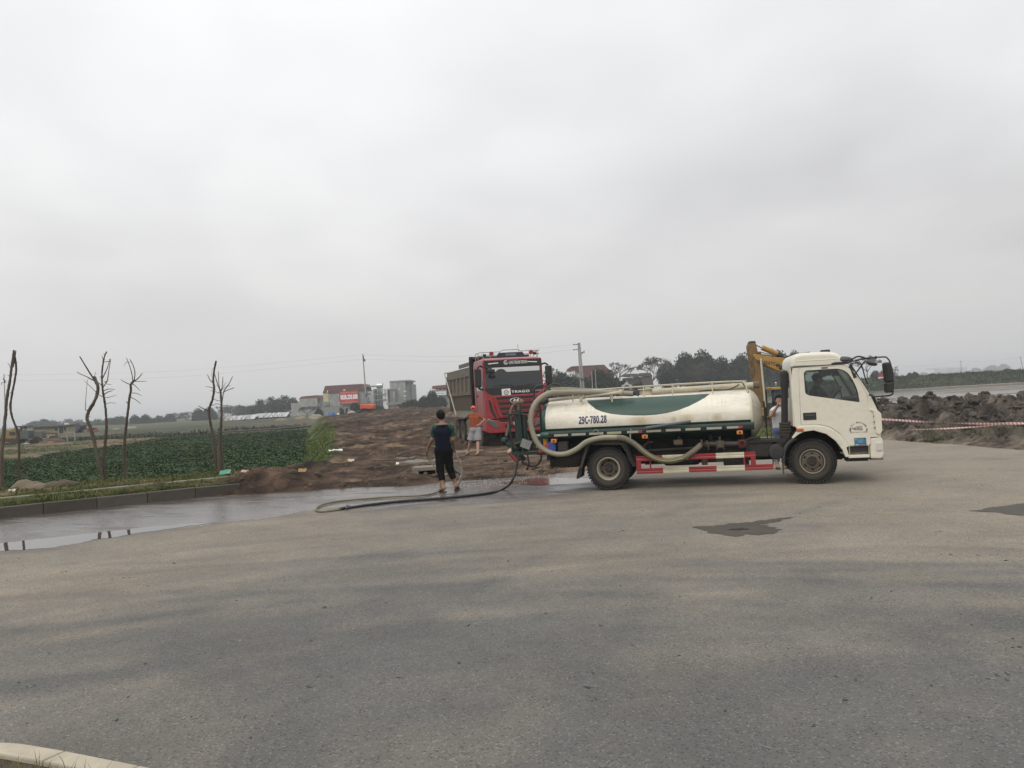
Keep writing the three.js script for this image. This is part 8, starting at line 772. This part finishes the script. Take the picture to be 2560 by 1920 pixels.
house('tallest grey house with balconies on its right edge', 270, 995, 1036, ({ c, box, win, t, pt }) => { const x0 = c(1268, 0)[0], x1 = c(1508, 0)[0]; box('wall', [x0, 0], [x1, c(0, 658)[1]], 16, -2, wallGrey); box('parapet', [x0, c(0, 660)[1]], [x1 + 1.6, c(0, 640)[1]], 16, -1.8, wallGrey); box('lower_block', [c(1285, 0)[0], 0], c(1402, 702), 6, 2, wallGrey2); box('lower_roof', c(1280, 706), c(1408, 698), 6.4, 2.3, trimDark); win(c(1440, 674), c(1460, 706), -1.98); box('front_bay', [x1, 0], [c(1552, 0)[0], c(0, 640)[1]], 14, -3, wallGrey2); box('side_bay', [c(1552, 0)[0], 0], [c(1592, 0)[0], c(0, 705)[1]], 12, -5, wallGrey2); [665, 738, 825].forEach(v => { const b = box('balcony', c(1512, v + 52), c(1560, v + 66), 1.2, -1.9, wallWhite); box('balcony_rail', c(1512, v + 42), c(1560, v + 45), 0.1, -1.95, trimDark, b); win(c(1515, v), c(1545, v + 45), -2.98); }); box('white_column', c(1390, 740), c(1402, 825), 0.4, 2.3, wallWhite); box('antenna', c(1412, 600), c(1415, 655), 0.1, -3, trimDark); box('gutter', c(1555, 700), c(1596, 712), 4, -4, roofRed); });
house('dark low shop front with a red awning under the tall grey house', 235, 985, 1034, ({ c, box, t, pt }) => { box('shop_roof', c(1275, 905), c(1560, 918), 6, 1, wallGrey2); box('shop_wall', [c(1290, 0)[0], 0], c(1550, 918), 5, 0.5, trimDark); pt('awning', [c(1330, 935), c(1425, 930), c(1435, 955), c(1335, 962)], 1.2, 2.4, roofRed2); [1355, 1412].forEach(u => box('shop_post', [c(u - 3, 0)[0], 0], c(u + 3, 960), 0.2, 2, wallGrey)); [[1105, 1120], [1130, 1150], [1158, 1180]].forEach(([a, b]) => box('white_sheet', c(a, 995), c(b, 1020), 0.1, 1.5, wallWhite)); });
house('white house with open red roof terrace behind the tail of the dump truck', 230, 1100, 1026, ({ c, box, t, pt }) => { pt('roof', [c(1965, 688), c(1975, 645), c(2300, 615), c(2320, 668)], 12, 0.5, roofRed2); [2000, 2060, 2120, 2190].forEach(u => box('roof_post', c(u - 7, 680), c(u + 7, 715), 0.5, 0, wallWhite)); box('parapet', c(1985, 708), c(2300, 738), 11, 0, wallGrey); box('terrace_floor', c(1985, 735), c(2300, 745), 11, 0.6, wallWhite); box('wall', [c(2010, 0)[0], 0], c(2300, 772), 10, -0.5, wallGrey2); box('terrace_back', c(1990, 680), c(2300, 710), 0.3, -8, trimDark); });
house('house with a long hipped red tile roof behind the twin power pole', 225, 1470, 985, ({ e, box, win, pt, t }) => { pt('roof', [e(200, 328), e(212, 322), e(555, 304), e(600, 350), e(668, 385), e(665, 440), e(330, 440)], 7, 0, M(0.17, 0.065, 0.055, 0.85, { map: dirtMap })); pt('roof_gable', [e(160, 372), e(172, 345), e(205, 325), e(235, 362)], 6, 1, roofRed); box('ridge', e(205, 330), e(555, 307), 0.01, 0.2, roofRed); box('wall', [e(225, 0)[0], 0], e(330, 368), 8, -0.2, wallGrey); box('porch_wall', [e(168, 0)[0], 0], e(228, 400), 6, -0.8, wallGrey2); [172, 190, 222].forEach(u => box('porch_column', [e(u - 3, 0)[0], 0], e(u + 3, 370), 0.5, 0.8, wallWhite)); box('porch_lintel', e(165, 368), e(235, 378), 5, 0.8, wallWhite); win(e(272, 405), e(290, 440), -0.18); box('rear_wall', [e(330, 0)[0], 0], e(660, 430), 6, -0.5, M(0.15, 0.08, 0.07, 0.9)); });
house('low house with grey tiled hip roofs left of the wide bare tree', 215, 1600, 985, ({ e, box, pt, t }) => { pt('roof', [e(735, 425), e(790, 402), e(900, 400), e(930, 440)], 6, 0, M(0.09, 0.075, 0.07, 0.9)); pt('roof', [e(930, 420), e(950, 392), e(1060, 388), e(1085, 425)], 6, -2, M(0.08, 0.06, 0.055, 0.9)); pt('gable', [e(815, 450), e(845, 422), e(872, 450)], 0.4, 0.4, wallGrey); box('wall', [e(750, 0)[0], 0], e(920, 438), 5, -0.4, trimDark); box('wall', [e(935, 0)[0], 0], e(1080, 424), 5, -2.4, M(0.09, 0.07, 0.06, 0.9)); });
{ const D = 120, p = PZ(1567, 972, D), u = px => px * D / 2071; const t = thing('shrine_top', 'small white ornate gate top just above the tank, below the grey roofs', 'gate', [p.x, p.y, p.z]); part(t, 'gable', ext(poly([[u(-12), 0], [u(-11), u(6)], [u(-14), u(7)], [u(-9), u(11)], [u(-6), u(10)], [u(-4), u(15)], [u(-1), u(16)], [0, u(20)], [u(1), u(16)], [u(4), u(15)], [u(6), u(10)], [u(9), u(11)], [u(14), u(7)], [u(11), u(6)], [u(12), 0], [u(8), 0], [u(7), u(6)], [0, u(10)], [u(-7), u(6)], [u(-8), 0]]), 0.3, 0.03), M(0.42, 0.42, 0.42, 0.8)); part(t, 'panel', ext(poly([[u(-7), 0], [u(-7), u(6)], [0, u(10)], [u(7), u(6)], [u(7), 0]]), 0.1, 0), M(0.12, 0.13, 0.15, 0.7)); part(t, 'gate_post', [bx(0.3, p.y + 0.7, 0.3, u(-10), -(p.y + 0.7) / 2, 0), bx(0.3, p.y + 0.7, 0.3, u(10), -(p.y + 0.7) / 2, 0)], wallWhite); }
house('far hazy warehouse at the horizon on the right', 2000, 2368, 935, ({ q, box, t }) => { box('wall', [q(2357, 0)[0], 0], q(2380, 920), 20, 0, wallGrey); box('roof', q(2356, 921), q(2381, 918), 21, 0.4, M(0.3, 0.31, 0.33, 0.7)); [2361, 2366, 2371, 2376].forEach(x => box('door', q(x - 1, 934), q(x + 1, 928), 0.3, 0.2, trimDark)); });
house('second far hazy warehouse, lower and left of the first', 2100, 2335, 938, ({ q, box }) => { box('wall', [q(2325, 0)[0], 0], q(2345, 923), 20, 0, wallGrey); box('roof', q(2324, 924), q(2346, 920), 21, 0.4, wallGrey2); });
{ // long low sheds on the left
  [[566, 642, 1052, 1042, 215, 'long low shed with pale sheet roof under the left skyline trees', 0], [640, 722, 1046, 1036, 225, 'long low shed with patched pale roof left of the gabled grey house', 1]].forEach(([x0, x1, yb, yt, D, l, k]) => { const a = PZ(x0, yb + 4, D), b = PZ(x1, yb, D), n = 14, t = thing('long_shed', l, 'shed', [a.x, a.y - 0.6, a.z]), w = (b.x - a.x) / n, h = (yb - yt) / 2071 * D + 0.6; const r = rng(40 + k); for (let i = 0; i < n; i++) { const m = part(t, 'roof_sheet', bx(w * 0.97, 0.06, 3.4, w * (i + 0.5), h + (r() - 0.5) * 0.12 + 0.6 * k * 0, 0.4, [0.34, 0, 0]), [M(0.42, 0.44, 0.46, 0.6), M(0.33, 0.34, 0.35, 0.6), M(0.26, 0.24, 0.24, 0.7)][r() * 3 | 0]); if (i % 2 === 0) part(t, 'shed_post', bx(0.12, h, 0.12, w * i, h / 2, 1.8), trimDark); } part(t, 'back_wall', bx(w * n, h, 0.15, w * n / 2, h / 2, -1.2), M(0.13, 0.12, 0.11, 0.9)); });
}
// ---------------------------------------------------------------- power poles and lines
{
  const poleM = M(0.33, 0.33, 0.31, 0.85, { map: grainMap }), ins = M(0.06, 0.055, 0.05, 0.6);
  const pole = (label, top, bot, D, r0, arms, lean) => { const a = PZ(...bot, D), b = PZ(...top, D); const t = thing('power_pole', label, 'power pole', [a.x, a.y - 1.5, a.z]); const R = p => [p.x - a.x, p.y - a.y + 1.5, p.z - a.z]; part(t, 'pole', rod([0, 0, 0], R(b), r0, r0 * 0.6, 10), poleM); arms.forEach(([x0, y0, x1, y1, r = 0.05]) => part(t, 'cross_arm', rod(R(PZ(x0, y0, D)), R(PZ(x1, y1, D)), r), ins)); return b; };
  pole('tall concrete power pole between the banner and the house with the teal glass', [907, 886], [918.5, 1032], 170, 0.17, [[907, 886, 906.8, 884], [908, 898, 913.5, 900, 0.08], [908, 890, 909.5, 903, 0.13], [912, 898, 912.5, 904, 0.1], [914, 988, 917, 988, 0.35]]);
  { const D = 150; const t = thing('power_pole', 'twin concrete power pole with brackets above the tank', 'power pole', PZ(1455, 985, D).toArray().map((v, i) => i === 1 ? v - 0.5 : v)); const o = t.position, R = (x, y) => { const p = PZ(x, y, D); return [p.x - o.x, p.y - o.y, 0]; }; part(t, 'pole', rod(R(1453.5, 985), R(1445.5, 857), 0.2, 0.12), poleM); part(t, 'pole', rod(R(1460, 985), R(1449, 857), 0.2, 0.12), poleM); [[1433.5, 862, 1446, 861], [1434, 875, 1447, 872.5], [1451, 882, 1460, 880], [1460, 876, 1460.5, 883], [1451, 888, 1457, 882], [1434, 860, 1434, 863], [1434, 873, 1434, 876], [1450, 870, 1453, 871]].forEach(a => part(t, 'cross_arm', rod(R(a[0], a[1]), R(a[2], a[3]), 0.07), ins)); part(t, 'clamp', rod(R(1451, 947), R(1459, 948), 0.3), ins); }
  pole('short power pole left of the cabinet behind the tank', [1479, 928], [1482, 985], 160, 0.12, [[1477, 925, 1487, 922]]); pole('thin power pole right of the twin power pole', [1488, 922], [1491, 985], 160, 0.10, [[1482, 924, 1496, 923]]); pole('power pole left of the leftmost bare trunk', [10, 935], [15, 1095], 190, 0.17, [[3, 957, 12, 956, 0.06], [3, 957, 4, 963, 0.06], [12, 950, 15, 956, 0.08], [9, 945, 12, 958, 0.14]]);
  const a = pole('leaning thin pole just right of the mirrors in the distance', [2242, 915], [2248, 949], 300, 0.14, [[2239, 917, 2246, 916]]), b = pole('upright thin pole on the far dike in the middle of the right distance', [2402, 902], [2403.5, 932], 300, 0.14, [[2399, 904, 2405, 903.5]]), c = pole('strongly leaning thin pole near the right picture edge', [2551, 892], [2558, 921], 300, 0.14, [[2548, 894, 2555, 893]]);
  const line = (name, label, p, q, sag, r = 0.014) => { const m = p.clone().lerp(q, 0.5); m.y -= sag; solo(name, tube([p.toArray(), m.toArray(), q.toArray()], r, 5, 40), ins, label, 'power line'); }; line('power_line', 'power line between the first two poles of the right distance', a, b, 0.8); line('power_line', 'power line between the last two poles of the right distance', b, c, 0.8);
  const p1 = PZ(907, 887, 170), p2 = PZ(1434, 861, 150), p0 = PZ(10, 938, 190); line('power_line', 'upper power line from the concrete pole to the twin pole', p1, p2, 1.2, 0.009); line('power_line', 'lower power line from the concrete pole to the twin pole', PZ(909, 898, 170), PZ(1434, 874, 150), 1.3, 0.009); line('power_line', 'upper power line from the concrete pole to the left picture edge', p1, p0, 1.2, 0.009); line('power_line', 'lower power line from the concrete pole to the left picture edge', PZ(909, 898, 170), PZ(12, 952, 190), 1.4, 0.009);
}
// ---------------------------------------------------------------- far machines, sand and site clutter
{
  const sandA = M(0.33, 0.30, 0.22, 0.95, { map: dirtMap }), sandB = M(0.26, 0.21, 0.15, 0.95, { map: dirtMap });
  const pile = (label, px, py, w, h, D, m, seed) => { const p = PZ(px, py, D), W = w * D / 2071, H = h * D / 2071; const g = new THREE.SphereGeometry(1, 40, 18, 0, 6.2832, 0, 1.57).scale(W / 2, H, W / 3.2); solo('sand_pile', rough(g, H * 0.22, 2.2 / H, seed).translate(p.x, p.y - 0.1, p.z), m, label, 'sand pile', 'sand piles on the far building site'); };
  pile('left one of two pale sand piles over the field', 290, 1084, 36, 14, 175, sandA, 3); pile('right one of two pale sand piles over the field', 326, 1082, 50, 18, 178, sandA, 5); pile('small sand pile below the gabled grey house, leftmost', 703, 1053, 34, 9, 160, sandB, 7); pile('wide sand pile before the gabled grey house', 752, 1048, 34, 8, 160, sandB, 9); pile('sand pile right below the bush at the banner house', 790, 1046, 38, 12, 150, sandA, 11); pile('flat pale sand pile right of the orange tarpaulin', 974, 1037, 36, 9, 130, sandB, 13); pile('highest pale sand pile left of the head of the man in navy', 1018, 1036, 52, 16, 125, sandB, 15); pile('pale rubble pile right of the head of the man in navy', 1106, 1030, 44, 14, 110, sandA, 17);
  // orange and blue tarpaulin shelter with pump
  const D = 92, q = (u, v) => { const p = PZ(760 + u / 6.144, 860 + v / 6.144, D); return p; }, b = q(970, 1135), t = thing('tarpaulin_shelter', 'small shelter with blue sides under an orange tarpaulin on the earth mound', 'shelter', b.toArray()); const L = (u, v) => { const p = q(u, v); return [p.x - b.x, p.y - b.y]; };
  const w = L(1050, 0)[0] - L(888, 0)[0], h = L(0, 1035)[1]; part(t, 'blue_side', rough(new THREE.BoxGeometry(w, h + 0.4, 1.2, 14, 10, 6), 0.05, 2, 3).translate(0, h / 2 - 0.2, -0.6), M(0.018, 0.026, 0.085, 0.6)); part(t, 'orange_cover', rough(new THREE.BoxGeometry(w + 0.3, 0.5, 1.5, 16, 5, 8), 0.09, 1.6, 6).rotateZ(-0.05).translate(0.0, h + 0.12, -0.6), M(0.62, 0.12, 0.04, 0.55)); [990, 1045].forEach(u => part(t, 'shelter_pole', rod([L(u, 0)[0], -0.3, 0.2], [L(u + 8, 0)[0], h, 0.2], 0.05), trimDark)); part(t, 'ground_sheet', bx(w + 2.2, 0.05, 1.5, -1.0, 0.0, 0.2), M(0.3, 0.28, 0.23, 0.8));
  const pb = q(820, 1110), pump = thing('water_pump', 'pump frame with a curved black hose left of the orange tarpaulin', 'pump', pb.toArray()); const PL = (u, v, z = 0) => { const p = q(u, v); return [p.x - pb.x, p.y - pb.y, z]; }; part(pump, 'black_hose', tube([PL(890, 1035), PL(850, 1040), PL(805, 1055), PL(775, 1078), PL(770, 1110)], 0.11, 8), black); part(pump, 'pump_body', rb(0.55, 0.6, 0.5, 0.08, PL(785, 1110)[0], 0.05, 0), M(0.04, 0.045, 0.06, 0.6)); part(pump, 'pump_drum', rough(new THREE.IcosahedronGeometry(0.6, 4), 0.1, 2, 9).translate(PL(725, 1100)[0], 0.05, 0), M(0.28, 0.25, 0.22, 0.8)); [620, 655, 690].forEach(u => part(pump, 'frame_post', bx(0.1, 1.2, 0.1, PL(u, 0)[0], 0.1, 0), wallGrey2)); part(pump, 'frame_rail', bx(PL(690, 0)[0] - PL(620, 0)[0], 0.1, 0.1, (PL(690, 0)[0] + PL(620, 0)[0]) / 2, 0.6, 0), wallGrey2);
  const br = q(430, 1165); const brl = thing('barrel', 'blue barrel with dark tools beside it on the mound left of the pump', 'barrel', br.toArray()); part(brl, 'barrel_body', lathe([[0.001, 0], [0.4, 0], [0.42, 0.4], [0.4, 0.85], [0.001, 0.85]], 20).rotateX(-Math.PI / 2), M(0.04, 0.12, 0.26, 0.5)); part(brl, 'tool_heap', [rod([0.9, 0, 0], [1.1, 1.2, 0], 0.14), rod([1.3, 0, 0], [1.2, 1.1, 0], 0.16), rod([0.7, 0.5, 0], [1.6, 0.6, 0], 0.12), rod([1.5, 0, 0], [1.75, 1.25, 0], 0.1)], trimDark); part(brl, 'white_jar', new THREE.SphereGeometry(0.16, 10, 8).translate(0.78, 0.55, 0.3), wallWhite); part(brl, 'stone_block', rough(new THREE.IcosahedronGeometry(0.5, 3).scale(1.4, 0.6, 1), 0.1, 2, 5).translate(1.5, -0.1, 0.5), sandB);
  const st = PZ(792, 1056, 88), sb = PZ(792, 1070, 88); solo('marker_stake', rod([sb.x, sb.y - 0.3, sb.z], [st.x, st.y, st.z], 0.05), wallWhite, 'white marker stake at the corner of the field', 'stake');
  solo('pipeline', tube([PZ(520, 1082, 96).toArray(), PZ(600, 1077, 95).toArray(), PZ(700, 1071, 93).toArray(), PZ(790, 1062, 92).toArray(), PZ(850, 1050, 91).toArray()], 0.08, 8), M(0.08, 0.08, 0.075, 0.8), 'thin grey pipe running along the far rim of the field', 'pipe');
  const bh = PZ(582, 1083, 99); const hut = thing('brick_hut', 'tiny brown hut between pale blocks on the far rim of the field', 'hut', [bh.x, bh.y - 0.4, bh.z]); part(hut, 'hut_wall', bx(1.3, 1.0, 1, 0, 0.5, 0), M(0.10, 0.05, 0.035, 0.9)); part(hut, 'pale_block', bx(0.5, 0.6, 0.6, -1.1, 0.5, 0), sandA); part(hut, 'pale_block', bx(0.5, 0.7, 0.6, 1.0, 0.5, 0), sandA);
}
{ // bulldozer
  const D = 98, z = (u, v) => PZ(u / 7.373, 1030 + v / 7.373, D), b = z(300, 650), yel = M(0.30, 0.20, 0.07, 0.75, { map: dirtMap }), dk = M(0.05, 0.04, 0.035, 0.9, { map: dirtMap }), gr = M(0.07, 0.08, 0.075, 0.7); const t = thing('bulldozer', 'old muddy yellow bulldozer parked on the waste ground by the leftmost trees', 'bulldozer', b.toArray()); const L = (u, v) => { const p = z(u, v); return [p.x - b.x, p.y - b.y]; };
  const B = (name, u0, v0, u1, v1, dz, zz, m) => { const a = L(u0, v0), c = L(u1, v1); return part(t, name, rb(Math.abs(c[0] - a[0]), Math.abs(c[1] - a[1]), dz, 0.06, (a[0] + c[0]) / 2, (a[1] + c[1]) / 2, zz), m); };
  for (const zz of [0.8, -0.9]) { const a = L(40, 500), c = L(420, 655); part(t, 'track', [ext(poly(round([[a[0], c[1]], [a[0], a[1]], [c[0], a[1]], [c[0], c[1]]], 0.35, 6)), 0.5, 0.02, zz - 0.25), ...range(a[0] + 0.2, c[0] - 0.2, 0.2).flatMap(x => [bx(0.1, 0.05, 0.52, x, a[1], zz), bx(0.1, 0.05, 0.52, x, c[1], zz)])], dk); part(t, 'track_wheel', [80, 180, 280, 370].map(u => disc(0.22, 0.06).translate(L(u, 600)[0], L(u, 590)[1], zz + 0.27)), M(0.12, 0.08, 0.06, 0.9)); }
  B('engine_hood', 150, 330, 400, 500, 1.1, 0, yel); B('engine_vent', 225, 365, 335, 425, 0.06, 0.56, dk); B('hood_top', 205, 315, 260, 335, 0.8, 0, yel); B('operator_cab', 420, 345, 590, 490, 1.3, 0, gr); const roof = B('cab_roof', 333, 258, 548, 272, 1.5, 0, gr); B('cab_post', 345, 270, 362, 480, 0.1, 0.6, gr); B('cab_post', 430, 270, 460, 480, 0.1, 0.6, gr); B('cab_post', 505, 270, 535, 400, 0.1, 0.6, gr); B('cab_window', 460, 280, 510, 350, 0.06, 0.5, M(0.2, 0.24, 0.23, 0.2)); B('cab_back', 345, 275, 455, 320, 0.06, -0.5, M(0.22, 0.23, 0.2, 0.6)); part(t, 'blade', rough(new THREE.BoxGeometry(0.35, 1.1, 3.2, 4, 6, 12), 0.04, 2, 3).translate(L(15, 0)[0], L(0, 560)[1], 0), dk); part(t, 'push_arm', rod([L(40, 0)[0], L(0, 560)[1], 1.2], [L(260, 0)[0], L(0, 580)[1], 1.2], 0.09), yel); B('exhaust', 262, 285, 275, 330, 0.1, 0, dk);
  const t2 = thing('motor_grader', 'worn yellow road grader half hidden behind the bulldozer', 'grader', z(800, 560).toArray()); const o2 = z(800, 560), L2 = (u, v) => { const p = z(u, v); return [p.x - o2.x, p.y - o2.y]; }; part(t2, 'frame', [beam([...L2(600, 440), -0.6], [...L2(760, 395), -0.6], 0.22, 0.22), beam([...L2(760, 395), -0.6], [...L2(985, 400), -0.6], 0.22, 0.22), beam([...L2(985, 390), -0.6], [...L2(1000, 500), -0.6], 0.2, 0.2), beam([...L2(660, 420), -0.5], [...L2(700, 500), -0.5], 0.12, 0.12)], M(0.14, 0.10, 0.05, 0.85, { map: dirtMap })); part(t2, 'cab_hood', rb(1.1, 0.9, 1.0, 0.1, L2(640, 0)[0], L2(0, 460)[1], -0.8), M(0.12, 0.12, 0.11, 0.8)); for (const u of [640, 930]) part(t2, 'wheel', [disc(0.48, 0.3, 'z', 20).translate(L2(u, 0)[0], 0.25, -0.3), disc(0.2, 0.32, 'z', 14).translate(L2(u, 0)[0], 0.25, -0.3)], dk); part(t2, 'blade_bar', rod([...L2(470, 555), 0.4], [...L2(620, 545), 0.4], 0.06), M(0.3, 0.3, 0.28, 0.6));
  solo('soil_heap', rough(new THREE.SphereGeometry(1, 30, 14, 0, 6.283, 0, 1.57).scale(1.7, 0.75, 1.2), 0.22, 1.8, 5).translate(z(1050, 560).x, z(1050, 560).y - 0.2, -D + 1), M(0.085, 0.065, 0.045, 0.95, { map: dirtMap }), 'dark soil heap in front of the long cream site hut', 'soil heap'); const fr = z(1320, 520), t3 = thing('metal_frame', 'low pale metal frame right of the dark soil heap', 'frame', fr.toArray()); part(t3, 'frame_bars', [bx(0.08, 1.1, 0.08, 0.4, 0.4, 0), bx(0.08, 1.1, 0.08, -0.5, 0.4, 0), bx(1.0, 0.08, 0.08, -0.05, 0.95, 0)], sandy2()); function sandy2() { return M(0.3, 0.28, 0.23, 0.8); }
  [[575, 690, 'pale rubble lump on the waste ground, the largest'], [815, 655, 'pale rubble lump on the waste ground, in the middle'], [1150, 660, 'pale rubble lump on the waste ground at the field edge'], [640, 580, 'white rubble lump close to the bulldozer track'], [1100, 555, 'reddish rubble lump below the soil heap']].forEach(([u, v, l], k) => { const p = z(u, v); solo('rubble', rough(new THREE.IcosahedronGeometry(0.3, 3).scale(1.8, 0.5, 1), 0.1, 3, k + 3).translate(p.x, p.y, p.z + 2), k === 4 ? M(0.25, 0.09, 0.06, 0.9) : M(0.34, 0.31, 0.25, 0.9), l, 'rubble'); });
}
{ // site hut and tipping truck further off
  const D = 118, z = (u, v) => PZ(u / 7.373, 1030 + v / 7.373, D), b = z(900, 520), t = thing('site_hut', 'long cream site hut with dark flat roof behind the bulldozer', 'site hut', b.toArray()), L = (u, v) => { const p = z(u, v); return [p.x - b.x, p.y - b.y]; }; const cream2 = M(0.36, 0.33, 0.24, 0.85, { map: dirtMap }); const x0 = L(600, 0)[0], x1 = L(1200, 0)[0], yt = L(0, 325)[1];
  part(t, 'wall', bx(x1 - x0, yt + 0.6, 2.4, (x0 + x1) / 2, yt / 2 - 0.3, -1.2), cream2); for (let k = 0; k < 14; k++) part(t, 'wall_panel', bx(0.05, yt + 0.5, 0.05, lerp(x0, x1, (k + 0.5) / 14), yt / 2 - 0.25, 0.03), M(0.27, 0.24, 0.17, 0.85)); part(t, 'roof', bx(x1 - x0 + 0.5, 0.16, 3.0, (x0 + x1) / 2, yt + 0.06, -1.1), M(0.10, 0.09, 0.07, 0.85)); const w = part(t, 'window', bx(0.85, 1.15, 0.1, L(1120, 0)[0], L(0, 395)[1], 0.06), M(0.33, 0.32, 0.28, 0.8)); part(w, 'pane', bx(0.62, 0.95, 0.06, L(1120, 0)[0], L(0, 395)[1], 0.1), glassDark); part(t, 'window', bx(0.3, 0.35, 0.1, L(1020, 0)[0], L(0, 378)[1], 0.06), trimDark); part(t, 'window', bx(0.3, 0.5, 0.1, L(1205, 0)[0] - 0.15, L(0, 375)[1], 0.06), trimDark); part(t, 'roof_tank', rb(0.5, 0.25, 0.5, 0.05, L(1180, 0)[0], yt + 0.28, -0.6), wallWhite);
  const D2 = 150, y = (u, v) => PZ(u / 7.373, 1030 + v / 7.373, D2), o = y(1500, 430), tk = thing('tipper_truck', 'distant red truck with its dark body tipped up, left of the sand piles', 'tipper truck', o.toArray()), T = (u, v) => { const p = y(u, v); return [p.x - o.x, p.y - o.y]; }; part(tk, 'tipped_body', ext(poly(round([T(1330, 400), T(1370, 330), T(1480, 190), T(1560, 240), T(1540, 285), T(1440, 385)], 0.1)), 2.2, 0.04, -1.1), M(0.06, 0.062, 0.062, 0.85)); for (let k = 0; k < 4; k++) { const a = [lerp(T(1390, 330)[0], T(1500, 205)[0], k / 3), lerp(T(1390, 330)[1], T(1500, 205)[1], k / 3)]; part(tk, 'body_rib', beam([a[0], a[1], 1.13], [a[0] + 0.65, a[1] - 0.6, 1.13], 0.12, 0.06), M(0.09, 0.09, 0.09, 0.85)); } part(tk, 'ram', rod([...T(1500, 290), 0], [...T(1560, 400), 0], 0.12), steel); part(tk, 'chassis', bx(T(1740, 0)[0] - T(1320, 0)[0], 0.25, 1.0, (T(1740, 0)[0] + T(1320, 0)[0]) / 2, T(0, 405)[1], 0), chassisMat); const cb = part(tk, 'cab', ext(poly(round([T(1655, 400), T(1660, 290), T(1735, 295), T(1762, 350), T(1760, 400)], 0.12)), 2.2, 0.06, -1.1), M(0.22, 0.03, 0.035, 0.6)); part(cb, 'window', ext(poly([T(1690, 345), T(1692, 305), T(1730, 308), T(1745, 345)]), 0.02, 0, 1.1), glassDark); for (const u of [1370, 1430, 1690]) part(tk, 'wheel', [disc(0.5, 0.3, 'z', 20).translate(T(u, 0)[0], -0.15, 1.0), disc(0.22, 0.32, 'z', 14).translate(T(u, 0)[0], -0.15, 1.0)], trimDark);
  const p = PZ(2206, 946, 140), rt = thing('small_vehicle', 'tiny red and white vehicle in the distance left of the truck mirrors', 'vehicle', p.toArray()); part(rt, 'body', rb(0.9, 0.5, 1.2, 0.1, 0, 0.5, 0), M(0.3, 0.03, 0.04, 0.6)); part(rt, 'base', rb(1.0, 0.3, 1.2, 0.08, 0.05, 0.1, 0), wallWhite); part(rt, 'wheel', [disc(0.2, 0.2).translate(-0.3, -0.1, 0.6), disc(0.2, 0.2).translate(0.3, -0.1, 0.6)], trimDark);
}
renderer.render(scene, camera);
